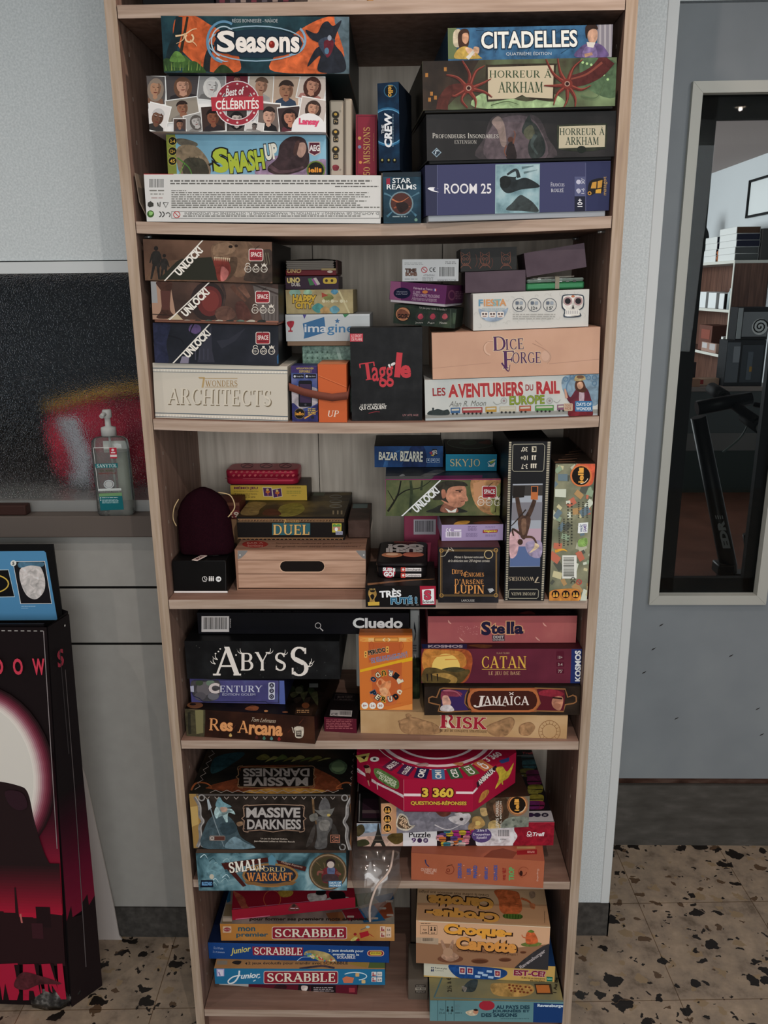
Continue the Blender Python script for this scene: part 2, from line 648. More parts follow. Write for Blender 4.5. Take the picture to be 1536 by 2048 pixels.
        el = lambda a, b, ra, rb, n=16, a0=0, a1=360: [(a + ra * math.cos(math.radians(a0 + (a1 - a0) * i / n)), b + rb * math.sin(math.radians(a0 + (a1 - a0) * i / n))) for i in range(n + (a1 < 360))]
        hw = min(.26, .19 * k + .03)
        self.p(R(C([(-.42, .46), (-.36, .3), (-.12, .2), (.12, .2), (.36, .3), (.42, .46)])), cloth)
        if long:
            self.p(R(C(el(0, .0 + lift, hw * 1.5, .4))), hair)
        self.p(R(C([(-.09, .05), (.09, .05), (.11, .27), (0, .33), (-.11, .27)])), skin)
        self.p(R(C(el(0, -.07 + lift, hw, .27))), skin)
        self.p(R(C(el(0, -.16 + lift, hw * 1.12, .24, 12, 180, 360) + [(hw * .7, -.2 + lift), (-hw * .5, -.24 + lift)])), hair)
        sh = '%02x%02x%02x' % tuple(int(int(skin[i:i + 2], 16) * .74) for i in (0, 2, 4))
        self.p(R(C([(hw * .35, -.3 + lift), (hw * .98, -.12 + lift), (hw * .8, .1 + lift), (hw * .25, .2 + lift), (hw * .5, 0 + lift)])), sh)
        self.p(R(C(el(0, -.17 + lift, hw * 1.05, .2, 12, 185, 355) + [(hw * .5, -.24 + lift), (-hw * .4, -.26 + lift)])), hair)
        dk = '35261f'
        for s_ in (-1, 1):
            self.p(R([(s_ * hw * .2, -.095 + lift), (s_ * hw * .62, -.105 + lift), (s_ * hw * .6, -.085 + lift), (s_ * hw * .22, -.075 + lift)]), dk)
            self.p(R([(s_ * hw * .15, -.14 + lift), (s_ * hw * .65, -.15 + lift), (s_ * hw * .65, -.135 + lift), (s_ * hw * .15, -.125 + lift)]), hair)
        self.p(R([(.0, -.06 + lift), (.035, .02 + lift), (-.03, .02 + lift)]), sh)
        self.p(R([(-hw * .4, .075 + lift), (hw * .4, .07 + lift), (hw * .2, .105 + lift), (-hw * .2, .105 + lift)]), '6c322c')


def frame3(kind, w, d, h, y_in=0.0):
    if kind == 'front':
        return lambda u, v, o: (-w / 2 + u * w, -o, h * (1 - v))
    if kind == 'top':
        return lambda u, v, o: (-w / 2 + u * w, d * (1 - v), h + o)
    return lambda u, v, o: (w / 2 + o, d * u, h * (1 - v))


def stamp(mb, pr, z0=0.0, h=None, full_h=None):
    for pts, lay, m in pr.items:
        off = 0.00015 + lay * 1.5e-5
        mb.face([pr.to3d(u, v, off) for u, v in pts], m)


def stamp_banded(mb, pr, n=24):
    """stamp onto a slightly curved face: polygons are cut into n level bands"""
    for pts, lay, m in pr.items:
        for k in range(n):
            lo, hi = k / n, (k + 1) / n
            q = [(u, (v - lo) * n) for u, v in pts]
            if max(v for u, v in q) <= 0 or min(v for u, v in q) >= 1:
                continue
            q = clip01(q)
            if q:
                mb.face([pr.to3d(u, lo + v / n, 0.0002 + lay * 1.5e-5) for u, v in q], m)


def place(key):
    x, y, z, yaw, roll, w, d, h, qf, qt, qr = BOX[key]
    M = Matrix.Translation((x, y, z)) @ Matrix.Rotation(math.radians(yaw), 4, 'Z') @ Matrix.Rotation(-math.radians(roll), 4, 'Y')
    return M, w, d, h, qf, qt, qr


def game_box(key, name, label, cat, base, front=None, top=None, right=None, side=None, tray=None, group=None, bevel=0.0012, edge=None, rough=0.45):
    """one closed box standing where BOX says; tray=(visible height, inset, colour) makes it a lid over a tray"""
    M, w, d, h, qf, qt, qr = place(key)
    bm_ = base if not isinstance(base, str) else mat(base, rough)
    em = mat(edge, rough) if isinstance(edge, str) else edge
    mb = MB()
    z0 = tray[0] if tray else 0.0
    mb.box(-w / 2, w / 2, 0, d, z0, h, bm_, bevel, 2, edge=em)
    for fn, kind, q in ((front, 'front', qf), (top, 'top', qt), (right, 'right', qr)):
        if fn:
            p = Print(q, frame3(kind, w, d, h))
            fn(p)
            if tray and kind != 'top':
                lim = 1 - tray[0] / h
                for it in p.items:
                    if min(v for u, v in it[0]) < lim:
                        mb.face([p.to3d(u, min(v, lim), 0.0002 + it[1] * 1.5e-5) for u, v in it[0]], it[2])
            else:
                stamp(mb, p)
    if not tray:
        o = mb.build(name, None, M)
        return tag(o, label, cat, group)
    e = empty(name, M)
    mb.build('lid', e)
    tb = MB()
    tm = tray[2] if not isinstance(tray[2], str) else mat(tray[2], rough)
    i = tray[1]
    tb.box(-w / 2 + i, w / 2 - i, i, d - i, 0, h - .004, tm, bevel, 1)
    tb.build('tray', e)
    return tag(e, label, cat, group)
# ------------------------------------------------------------------ measured boxes: x, y, z, yaw, roll, width, depth, height, artwork frames of front, top, right
BOX = {
'white':(-0.1747,-0.0007,1.6764,-0.46,-1.11,0.3762,0.260,0.0715,(209,937,1488,946,1485,1205,226,1194),(442,1036,1511,1044,1488,946,209,937),(1488,946,1511,1044,1509,1260,1485,1205)),
'smash':(-0.2007,0.0195,1.7495,-0.68,-1.11,0.2545,0.240,0.0598,(328,724,1190,729,1192,948,341,943),(530,850,1260,854,1190,729,328,724),(1190,729,1260,854,1261,1039,1192,948)),
'celeb':(-0.2086,0.0022,1.8106,-0.50,-1.11,0.2766,0.270,0.0785,(223,409,1189,413,1191,714,242,709),(467,606,1266,610,1189,413,223,409),(1189,413,1266,610,1267,857,1191,714)),
'seasons':(-0.1726,-0.0121,1.8895,0.11,-1.11,0.2820,0.295,0.0766,(301,85,1316,90,1317,398,318,391),(546,364,1368,369,1316,90,301,85),(1316,90,1368,369,1367,614,1317,398)),
'tin':(-0.0505,0.0290,1.7466,-0.13,-1.11,0.0365,0.110,0.1151,(1208,530,1333,530,1333,954,1211,953),(1238,608,1354,609,1333,530,1208,530),(1333,530,1354,609,1353,999,1333,954)),
'missions':(-0.0098,0.0289,1.7458,-0.29,-1.11,0.0335,0.150,0.0919,(1352,618,1466,618,1464,955,1352,954),(1379,712,1482,713,1466,618,1352,618),(1466,618,1482,713,1479,1014,1464,955)),
'starrealms':(0.0480,-0.0048,1.6729,0.42,0.30,0.0597,0.030,0.0755,(168,883,363,879,364,1140,172,1144),(169,896,360,892,363,879,168,883),(363,879,360,892,361,1148,364,1140)),
'crew':(0.0281,-0.0005,1.7513,-11.90,0.66,0.0336,0.098,0.1252,(140,428,249,419,255,871,149,877),(211,499,313,491,249,419,140,428),(249,419,313,491,317,911,255,871)),
'room25':(0.2320,-0.0046,1.6769,6.76,1.47,0.2955,0.270,0.0824,(384,846,1335,824,1324,1108,390,1136),(275,954,1067,934,1335,824,384,846),(1335,824,1067,934,1062,1169,1324,1108)),
'arkhamext':(0.2340,-0.0063,1.7604,6.24,1.47,0.2967,0.286,0.0702,(390,587,1363,567,1353,818,395,842),(281,749,1080,730,1363,567,390,587),(1363,567,1080,730,1075,935,1353,818)),
'arkham':(0.2275,-0.0135,1.8316,5.09,1.47,0.2960,0.290,0.0709,(369,314,1366,293,1356,557,375,580),(277,532,1089,513,1366,293,369,314),(1366,293,1089,513,1084,725,1356,557)),
'citadelles':(0.2417,-0.0069,1.9040,4.30,1.47,0.2491,0.260,0.0440,(500,144,1345,125,1339,293,502,313),(403,374,1104,356,1345,125,500,144),(1345,125,1104,356,1101,493,1339,293)),
'architects':(-0.2653,0.0126,1.3571,-0.64,-1.89,0.2299,0.270,0.0938,(160,828,941,849,944,1168,177,1146),(398,758,1055,775,941,849,160,828),(941,849,1055,775,1055,1045,944,1168)),
'unlockA':(-0.2664,0.0082,1.4520,1.14,-1.89,0.2091,0.200,0.0660,(161,595,888,612,890,844,173,827),(329,569,964,584,888,612,161,595),(888,612,964,584,966,788,890,844)),
'unlockB':(-0.2615,-0.0015,1.5190,0.80,-1.89,0.2085,0.200,0.0654,(149,354,888,372,891,610,162,592),(325,359,970,374,888,372,149,354),(888,372,970,374,971,582,891,610)),
'unlockC':(-0.2682,-0.0041,1.5858,-1.09,-1.89,0.2093,0.200,0.0640,(104,111,851,128,854,368,117,350),(308,146,960,161,851,128,104,111),(851,128,960,161,961,370,854,368)),
'srapp':(-0.1205,0.0125,1.3528,-0.61,-0.86,0.0445,0.045,0.0950,(962,844,1114,846,1119,1169,970,1167),(983,830,1130,832,1114,846,962,844),(1114,846,1130,832,1135,1145,1119,1169)),
'orange':(-0.0721,0.0073,1.3522,-0.58,-0.51,0.0483,0.085,0.0982,(1117,836,1283,837,1287,1172,1124,1171),(1147,811,1303,811,1283,837,1117,836),(1283,837,1303,811,1307,1128,1287,1172)),
'taggle':(0.0206,0.0208,1.3521,0.11,0.15,0.1218,0.050,0.1575,(26,581,417,577,417,1080,38,1083),(35,574,413,569,417,577,26,581),(417,577,413,569,412,1056,417,1080)),
'rail':(0.2336,0.0119,1.3566,-0.31,1.66,0.2937,0.280,0.0698,(428,863,1369,830,1362,1052,434,1084),(411,781,1196,752,1369,830,428,863),(1369,830,1196,752,1192,939,1362,1052)),
'dice':(0.2381,0.0100,1.4276,-0.69,1.66,0.2789,0.270,0.0766,(467,610,1376,576,1368,827,473,859),(449,569,1210,540,1376,576,467,610),(1376,576,1210,540,1205,752,1368,827)),
'fiesta':(0.2612,0.0143,1.5061,0.48,1.66,0.1910,0.170,0.0597,(689,397,1316,373,1311,573,691,597),(642,393,1200,371,1316,373,689,397),(1316,373,1200,371,1197,550,1311,573)),
'goblin':(0.0838,0.0300,1.5113,-11.02,-4.81,0.1060,0.100,0.0321,(267,451,603,479,592,585,259,556),(326,445,641,471,603,479,267,451),(603,479,641,471,631,570,592,585)),
'purple':(0.0719,0.0214,1.5464,-19.03,-4.80,0.0981,0.110,0.0341,(246,329,550,354,540,469,239,442),(358,330,642,353,550,354,246,329),(550,354,642,353,632,460,540,469)),
'timebomb':(0.0949,0.0450,1.5837,-0.42,-0.15,0.0941,0.090,0.0353,(309,213,613,210,611,329,309,331),(310,222,596,219,613,210,309,213),(613,210,596,219,594,331,611,329)),
'brownlow':(0.2051,0.0505,1.5653,0.04,1.66,0.1014,0.090,0.0339,(647,281,974,268,973,381,649,394),(626,286,933,274,974,268,647,281),(974,268,933,274,932,380,973,381)),
'drawing':(0.1937,0.0592,1.6000,0.50,1.66,0.0944,0.090,0.0368,(622,156,926,144,925,267,623,279),(600,168,885,157,926,144,622,156),(926,144,885,157,885,273,925,267)),
'greentin':(0.3057,0.0504,1.5682,-0.04,1.66,0.0977,0.090,0.0213,(977,310,1292,298,1290,369,976,381),(936,313,1232,301,1292,298,977,310),(1292,298,1232,301,1231,368,1290,369)),
'browntilt':(0.3061,0.0481,1.5964,-0.23,8.91,0.1002,0.090,0.0388,(964,179,1289,123,1302,253,979,308),(925,190,1230,137,1289,123,964,179),(1289,123,1230,137,1242,260,1302,253)),
'imagine':(-0.0826,0.0740,1.4763,-0.45,-0.09,0.1470,0.140,0.0540,(929,548,1418,545,1420,728,936,731),(991,534,1437,531,1418,545,929,548),(1418,545,1437,531,1439,699,1420,728)),
'happy':(-0.0961,0.0791,1.5314,-0.36,-0.09,0.1168,0.130,0.0403,(931,405,1321,402,1323,541,936,544),(988,404,1346,401,1321,402,931,405),(1321,402,1346,401,1348,529,1323,541)),
'uno':(-0.1088,0.0850,1.5729,-0.10,-0.09,0.0922,0.100,0.0213,(929,327,1237,325,1238,399,932,401),(972,331,1261,329,1237,325,929,327),(1237,325,1261,329,1262,398,1238,399)),
'unored':(-0.1101,0.0876,1.5953,-0.36,-0.09,0.0883,0.100,0.0271,(928,229,1224,226,1226,321,932,324),(974,239,1250,237,1224,226,928,229),(1224,226,1250,237,1252,325,1226,321)),
'black18':(-0.3295,0.0343,1.0291,-0.16,0.00,0.1001,0.105,0.0634,(166,881,505,881,518,1083,183,1083),(259,772,576,771,505,881,166,881),(505,881,576,771,587,962,518,1083)),
'crate':(-0.1427,0.0449,1.0291,-0.42,0.00,0.2425,0.200,0.0807,(562,812,1383,812,1387,1069,578,1069),(685,624,1412,623,1383,812,562,812),(1383,812,1412,623,1416,854,1387,1069)),
'duel':(-0.1664,0.1018,1.1109,-1.26,0.00,0.2054,0.190,0.0455,(574,606,1248,608,1252,752,583,749),(696,453,1298,453,1248,608,574,606),(1248,608,1298,453,1301,583,1252,752)),
'memo':(-0.2255,0.2224,1.1575,-1.52,0.00,0.1565,0.072,0.0312,(535,410,1013,410,1017,504,540,502),(583,359,1043,360,1013,410,535,410),(1013,410,1043,360,1046,449,1017,504)),
'redtin':(-0.2395,0.2257,1.1898,-1.06,0.00,0.1487,0.069,0.0297,(500,315,956,315,960,404,505,404),(546,270,985,270,956,315,500,315),(956,315,985,270,988,356,960,404)),
'fute':(0.0429,-0.0376,1.0291,-0.89,0.00,0.1238,0.130,0.0405,(88,942,489,944,488,1066,90,1064),(110,804,478,805,489,944,88,942),(489,944,478,805,477,919,488,1066)),
'sushi':(0.0448,-0.0018,1.0707,-1.97,0.00,0.0929,0.130,0.0282,(146,814,441,816,441,901,147,898),(170,688,442,690,441,816,146,814),(441,816,442,690,442,769,441,901)),
'lupin':(0.1639,-0.0165,1.0291,-0.61,0.00,0.1077,0.045,0.1039,(504,725,854,725,844,1039,501,1039),(499,681,839,681,854,725,504,725),(854,725,839,681,830,987,844,1039)),
'lilac':(0.1720,0.0203,1.1341,2.05,0.00,0.1102,0.100,0.0301,(522,596,872,592,869,683,521,688),(497,512,824,507,872,592,522,596),(872,592,824,507,822,593,869,683)),
'holmes':(0.1213,0.0738,1.1654,0.30,0.00,0.2110,0.200,0.0699,(202,338,858,334,851,543,204,546),(209,212,789,208,858,334,202,338),(858,334,789,208,784,395,851,543)),
'bazar':(0.0594,0.1728,1.2363,-0.20,0.00,0.1332,0.120,0.0414,(138,149,530,148,528,267,140,268),(150,87,514,85,530,148,138,149),(530,148,514,85,513,197,528,267)),
'skyjo':(0.1778,0.1369,1.2363,-1.56,0.00,0.0963,0.155,0.0320,(546,195,836,195,833,289,545,289),(534,110,799,110,836,195,546,195),(836,195,799,110,796,196,833,289)),
'wonders':(0.2647,-0.0072,1.0291,-0.95,0.00,0.0716,0.285,0.2903,(905,122,1146,122,1103,1028,876,1027),(816,-24,1016,-25,1146,122,905,122),(1146,122,1016,-25,986,744,1103,1028)),
'iello':(0.3433,-0.0065,1.0291,-0.86,0.00,0.0673,0.250,0.2512,(1169,248,1394,248,1346,1027,1131,1026),(1049,99,1241,99,1394,248,1169,248),(1394,248,1241,99,1205,772,1346,1027)),
'resarcana':(-0.2469,0.0021,0.7398,-6.34,0.00,0.2543,0.250,0.0587,(133,775,1019,828,1026,1017,149,961),(415,390,1185,429,1019,828,133,775),(1019,828,1185,429,1190,595,1026,1017)),
'century':(-0.2733,0.0357,0.7996,-2.38,0.00,0.1844,0.170,0.0501,(168,571,813,584,821,745,181,731),(328,317,912,327,813,584,168,571),(813,584,912,327,918,475,821,745)),
'abyss':(-0.2215,0.0367,0.8508,-0.26,0.00,0.2952,0.259,0.0789,(132,314,1189,316,1196,574,153,571),(342,-24,1251,-24,1189,316,132,314),(1189,316,1251,-24,1256,203,1196,574)),
'cluedo':(-0.1454,0.0675,0.9308,-0.47,0.00,0.4080,0.227,0.0437,(-845,104,407,107,408,232,-835,228),(-691,-133,406,-132,407,107,-845,104),(407,107,406,-132,406,-22,408,232)),
'risk':(0.1615,0.0183,0.7398,-2.91,0.00,0.3953,0.260,0.0485,(120,682,1346,715,1339,850,123,814),(188,335,1243,359,1346,715,120,682),(1346,715,1243,359,1237,477,1339,850)),
'perudo':(0.0142,0.0296,0.7894,0.10,0.00,0.1009,0.033,0.1549,(111,240,428,240,428,677,119,677),(116,198,426,197,428,240,111,240),(428,240,426,197,426,627,428,677)),
'jamaica':(0.2338,0.0100,0.7894,0.51,0.00,0.2936,0.270,0.0597,(499,543,1423,540,1412,708,498,710),(472,197,1260,194,1423,540,499,543),(1423,540,1260,194,1253,340,1412,708)),
'catan':(0.2312,0.0219,0.8502,-0.00,0.00,0.2995,0.274,0.0708,(481,318,1430,318,1417,521,481,520),(463,0,1270,-1,1430,318,481,318),(1430,318,1270,-1,1261,175,1417,521)),
'stella':(0.2341,0.0457,0.9221,0.41,0.00,0.2803,0.249,0.0550,(519,125,1401,122,1392,281,518,284),(492,-140,1254,-144,1401,122,519,125),(1401,122,1254,-144,1247,-4,1392,281)),
'tarot':(-0.0753,0.0301,0.7398,-6.33,0.00,0.0637,0.100,0.0312,(1086,832,1306,846,1309,943,1089,930),(1152,664,1361,675,1306,846,1086,832),(1306,846,1361,675,1362,768,1309,943)),
'small':(-0.2135,-0.0296,0.4216,0.58,0.00,0.2947,0.280,0.0878,(148,808,1221,806,1228,1074,171,1075),(353,218,1269,216,1221,806,148,808),(1221,806,1269,216,1275,453,1228,1074)),
'massive':(-0.2115,-0.0205,0.5105,-0.31,0.00,0.3120,0.290,0.1256,(100,381,1252,389,1261,786,134,776),(335,-169,1312,-165,1252,389,100,381),(1252,389,1312,-165,1319,183,1261,786)),
'ouverture':(0.1927,-0.0072,0.4216,-4.82,0.00,0.2626,0.170,0.0636,(438,692,1256,743,1248,910,438,856),(471,373,1215,414,1256,743,438,692),(1256,743,1215,414,1207,569,1248,910)),
'trefl':(0.1510,0.0243,0.4863,1.11,0.00,0.3957,0.268,0.0544,(103,511,1318,502,1310,644,107,653),(127,57,1173,49,1318,502,103,511),(1318,502,1173,49,1168,175,1310,644)),
'lapin':(0.1487,-0.0011,0.5418,4.85,0.00,0.2923,0.200,0.0696,(251,389,1166,345,1157,532,254,577),(217,41,1033,6,1166,345,251,389),(1166,345,1033,6,1026,176,1157,532)),
'octf':(0.1125,-0.0435,0.6125,0.74,0.00,0.1310,0.280,0.0722,(391,243,820,242,815,446,391,448),(378,-215,742,-217,820,242,391,243),(820,242,742,-217,739,-38,815,446)),
'redbase':(-0.2091,0.0525,0.0914,-4.19,0.00,0.3074,0.200,0.0228,(229,690,1173,757,1174,814,233,747),(391,232,1244,285,1173,757,229,690),(1173,757,1244,285,1245,339,1174,814)),
'jscrab':(-0.1796,0.0429,0.1153,0.25,0.00,0.3702,0.230,0.0417,(198,637,1364,643,1366,749,207,743),(339,114,1374,117,1364,643,198,637),(1364,643,1374,117,1375,214,1366,749)),
'jblue':(-0.1833,0.0639,0.1581,-1.09,0.00,0.3953,0.228,0.0428,(156,460,1392,489,1393,598,165,569),(314,-36,1413,-15,1392,489,156,460),(1392,489,1413,-15,1414,86,1393,598)),
'monpremier':(-0.1631,0.0735,0.2020,0.43,0.00,0.3789,0.221,0.0444,(238,333,1430,335,1430,450,247,448),(368,-138,1429,-138,1430,335,238,333),(1430,335,1429,-138,1430,-33,1430,450)),
'redcat':(-0.1938,0.1015,0.2475,8.62,0.00,0.2694,0.174,0.0272,(319,238,1162,151,1163,221,324,309),(344,-130,1114,-203,1162,151,319,238),(1162,151,1114,-203,1116,-138,1163,221)),
'aupays':(0.2385,-0.0233,0.0914,-0.29,0.00,0.2762,0.300,0.0537,(273,855,1184,867,1175,1008,272,995),(247,139,1024,147,1184,867,273,855),(1184,867,1024,147,1018,272,1175,1008)),
'estce':(0.2280,0.0302,0.1462,-2.33,0.00,0.2777,0.260,0.0415,(231,586,1128,623,1122,731,231,694),(241,3,1023,30,1128,623,231,586),(1128,623,1023,30,1018,128,1122,731)),
'croque':(0.2108,0.0217,0.1888,-3.19,0.00,0.2773,0.267,0.1099,(178,308,1094,353,1078,648,178,600),(206,-263,1001,-230,1094,353,178,308),(1094,353,1001,-230,988,35,1078,648)),
'sorry':(0.0766,0.0297,0.0914,-0.81,0.00,0.0416,0.100,0.0527,(125,713,257,716,256,851,125,848),(126,464,252,466,257,716,125,713),(257,716,252,466,251,596,256,851)),}
# ------------------------------------------------------------------ room shell
wall_m=noise_mat('glassfibre_wallpaper',('979b9b','9fa3a3','a8abab'),(260,260,260),2,.6,gain=1.9,bump=.35)
lower_m=noise_mat('grey_lower_panel',('77746f','7b7873'),(30,30,30),3,.5,gain=1.9)
trim_m=mat('a6a8a7',.4,gain=1.85)
door_m=noise_mat('grey_blue_door_paint',('666a6d','6a6e71','6e7274'),(6,6,6),3,.45,gain=1.65)
base_m=noise_mat('charcoal_skirting',('2e2c29','383532','423f3b'),(60,60,60),4,.6,gain=1.7)
dark_gap=mat('0b0a0a',.9,gain=1)
mb=MB()
mb.box(-1.9,-.36,.315,.42,1.6325,2.53,wall_m)
mb.box(-.36,.556,.315,.42,.0,2.53,wall_m)
mb.box(-1.9,-.36,.30,.42,.0,1.066,mat('141312',.9,gain=1))
for z0,z1 in ((.0,.800),(.806,.936),(.942,1.066)):
 mb.box(-1.9,-.36,.2985,.306,z0,z1,lower_m)
structure(mb.build('wall_back'))
mb=MB();mb.box(.536,.558,.3135,.64,.09,2.53,trim_m,.002,2);structure(mb.build('trim_1'))
mb=MB();mb.box(.38,.5595,.309,.3152,0,.0945,base_m);mb.box(.556,.5595,.309,.64,0,.0945,base_m);structure(mb.build('baseboard_right'))
mb=MB();mb.box(-1.9,-.36,.2935,.2990,0,.088,base_m);structure(mb.build('baseboard_left'))
mb=MB();mb.box(-1.9,-.36,.309,.42,1.608,1.6303,trim_m);structure(mb.build('trim_2'))
alu=mat('8a8884',.32,.6,gain=1.6)
mb=MB()
mb.box(-1.9,-.36,.306,.42,1.112,1.137,alu)
structure(mb.build('trim_3'))
mb=MB()
mb.box(-1.9,-.36,.270,.42,1.064,1.1115,mat('4a423d',.5,gain=1.9),.002,1)
structure(mb.build('trim_4'))
gm=bpy.data.materials.new('obscured_glass')
gm.use_nodes=True
nt=gm.node_tree
b=nt.nodes['Principled BSDF']
b.inputs['Base Color'].default_value=(.80,.82,.84,1)
b.inputs['Transmission Weight'].default_value=1.0
b.inputs['Roughness'].default_value=.10
b.inputs['IOR'].default_value=1.25
tc=nt.nodes.new('ShaderNodeTexCoord')
nz=nt.nodes.new('ShaderNodeTexNoise');nz.inputs['Scale'].default_value=480;nz.inputs['Detail'].default_value=.5
bp=nt.nodes.new('ShaderNodeBump');bp.inputs['Strength'].default_value=1;bp.inputs['Distance'].default_value=.0022
nt.links.new(tc.outputs['Object'],nz.inputs['Vector']);nt.links.new(nz.outputs['Fac'],bp.inputs['Height']);nt.links.new(bp.outputs['Normal'],b.inputs['Normal'])
mb=MB()
mb.face([(-1.9,.322,1.12),(-.36,.322,1.12),(-.36,.322,1.62),(-1.9,.322,1.62)],gm)
structure(mb.build('window_1'))
dk=mat('2c3034',.8,gain=1.6)
mb=MB()
mb.box(-1.9,-.36,1.25,1.28,.9,2.4,dk);mb.box(-1.93,-1.9,.42,1.28,.9,2.4,dk);mb.box(-.36,-.33,.42,1.28,.9,2.4,dk)
mb.box(-1.9,-.36,.42,1.28,1.10,1.135,mat('2a221f',.7,gain=1));mb.box(-1.9,-.36,.42,1.28,2.4,2.43,dk)
structure(mb.build('wall_added_enclosure'))  # enclosure added to keep back room light off the obscured glass
redm=noise_mat('red_bag_plastic',('4c0a18','7c1426','9c2434'),(18,18,18),4,.35,gain=1.5)
e=empty('carrier_bag',Matrix.Translation((-.640,.44,1.1355)) @ Matrix.Diagonal((1,1,.77,1)))
mb=MB()
r=random.Random(1)
rings=[]
for z,rx,ry,dx in ((0,.105,.035,.0),(.06,.118,.045,-.005),(.14,.125,.045,-.008),(.2,.135,.04,.0),(.225,.13,.026,.012),(.245,.10,.012,.03)):
 rings.append([(dx+rx*math.copysign(abs(math.cos(a)) **.6,math.cos(a))*(1+.04*math.sin(5*a+30*z)),ry*math.copysign(abs(math.sin(a)) **.7,math.sin(a))*(1+.2*math.sin(7*a+40*z)),z+.02*math.sin(3*a)*(z> .2)) for a in [2*math.pi*k/36 for k in range(36)]])
mb.loft(rings,redm)
mb.build('bag',e)
mb=MB()
st=mat('8c8a8c',.5,gain=1.3)
P=[(-.062,.215),(-.056,.17),(-.045,.13),(-.038,.09),(-.046,.05),(-.046,.008)]
mb.loft([[(x-.026,-.047,z),(x+.024,-.049,z),(x+.024,-.051,z),(x-.026,-.049,z)] for x,z in P],st,True)
mb.loft([[(.045,-.049,.075),(.07,-.049,.07),(.07,-.05,.07),(.045,-.05,.075)],[(.068,-.047,.012),(.072,-.047,.012),(.072,-.048,.012),(.068,-.048,.012)]],mat('b48c84',.5,gain=1.3),True)
mb.build('stripe',e)
mb=MB()
mb.tube(spline([(-.13,.0,.235),(-.05,-.02,.262),(.03,-.02,.285),(.12,.0,.29),(.15,.0,.285)]),.014,mat('8c6c2c',.6,gain=1.2),8)
mb.build('handle',e)
tag(e,'crumpled red carrier bag with a grey stripe, blurred behind the obscured window glass','bag')
fm=bpy.data.materials.new('terrazzo_tiles')
fm.use_nodes=True
nt=fm.node_tree
b=nt.nodes['Principled BSDF']
L=nt.links.new
def N(kind,**kw):
 n=nt.nodes.new(kind)
 for k,v in kw.items():
  n.inputs[k].default_value=v
 return n
tc=N('ShaderNodeTexCoord')
nz=N('ShaderNodeTexNoise',Scale=16.0,Detail=6.0,Roughness=.65)
L(tc.outputs['Object'],nz.inputs['Vector'])
rp=N('ShaderNodeValToRGB')
el=rp.color_ramp.elements
el.new(.5);el.new(.6)
for i,(p_,c) in enumerate(((.3,'52463a'),(.45,'736557'),(.58,'7f6f5e'),(.75,'8e7c6b'))):
 el[i].position=p_;el[i].color=lin(c,1.72)
L(nz.outputs['Fac'],rp.inputs['Fac'])
wz=N('ShaderNodeTexNoise',Scale=38.0,Detail=4.0)
L(tc.outputs['Object'],wz.inputs['Vector'])
vm=nt.nodes.new('ShaderNodeVectorMath');vm.operation='MULTIPLY_ADD';vm.inputs[1].default_value=(.045,.045,0)
L(wz.outputs['Color'],vm.inputs[0]);L(tc.outputs['Object'],vm.inputs[2])
def chips(prev,scale,thr,pick,col,off):
 mp=N('ShaderNodeMapping');mp.inputs['Location'].default_value=off;mp.inputs['Scale'].default_value=(1,1.25,1)
 L(vm.outputs[0],mp.inputs['Vector'])
 v=N('ShaderNodeTexVoronoi',Scale=scale);v.voronoi_dimensions='2D'
 L(mp.outputs['Vector'],v.inputs['Vector'])
 sep=N('ShaderNodeSeparateColor');L(v.outputs['Color'],sep.inputs[0])
 sz=nt.nodes.new('ShaderNodeMath');sz.operation='MULTIPLY';L(sep.outputs[1],sz.inputs[0]);sz.inputs[1].default_value=thr
 lt=nt.nodes.new('ShaderNodeMath');lt.operation='LESS_THAN';L(v.outputs['Distance'],lt.inputs[0]);L(sz.outputs[0],lt.inputs[1])
 lp=nt.nodes.new('ShaderNodeMath');lp.operation='LESS_THAN';L(sep.outputs[0],lp.inputs[0]);lp.inputs[1].default_value=pick
 mu=nt.nodes.new('ShaderNodeMath');mu.operation='MULTIPLY';L(lt.outputs[0],mu.inputs[0]);L(lp.outputs[0],mu.inputs[1])
 mx=nt.nodes.new('ShaderNodeMix');mx.data_type='RGBA'
 L(mu.outputs[0],mx.inputs['Factor']);L(prev,mx.inputs[6]);mx.inputs[7].default_value=lin(col,1.5)
 return mx.outputs[2]
c=chips(rp.outputs['Color'],26,.5,.28,'7d6a52',(.3,.1,0))
c=chips(c,30,.46,.16,'4c3a2a',(1.7,.4,0))
c=chips(c,22,.5,.30,'17120f',(.9,2.2,0))
c=chips(c,64,.42,.12,'1c1613',(2.9,1.2,0))
br=N('ShaderNodeTexBrick',Scale=1.0)
br.offset=0.0
br.inputs['Color1'].default_value=(1,1,1,1);br.inputs['Color2'].default_value=(1,1,1,1);br.inputs['Mortar'].default_value=(.45,.36,.28,1)
br.inputs['Mortar Size'].default_value=.0011;br.inputs['Brick Width'].default_value=.3;br.inputs['Row Height'].default_value=.3;br.inputs['Mortar Smooth'].default_value=.2
mpb=N('ShaderNodeMapping');mpb.inputs['Location'].default_value=(-.08,-.1,0);mpb.inputs['Rotation'].default_value=(0,0,-.03)
L(tc.outputs['Object'],mpb.inputs['Vector']);L(mpb.outputs['Vector'],br.inputs['Vector'])
mx=nt.nodes.new('ShaderNodeMix');mx.data_type='RGBA';mx.blend_type='MULTIPLY';mx.inputs['Factor'].default_value=1.0
L(c,mx.inputs[6]);L(br.outputs['Color'],mx.inputs[7])
L(mx.outputs[2],b.inputs['Base Color'])
b.inputs['Roughness'].default_value=.38
mb=MB()
mb.box(-2.6,3.2,-3.6,.66,-.05,0,fm)
structure(mb.build('floor'))
mb=MB()
mb.box(-2.6,3.2,-3.6,.76,2.53,2.6,mat('c8c8c4',.8,gain=1.3))
structure(mb.build('ceiling'))
warm=bpy.data.materials.new('downlight_glow')
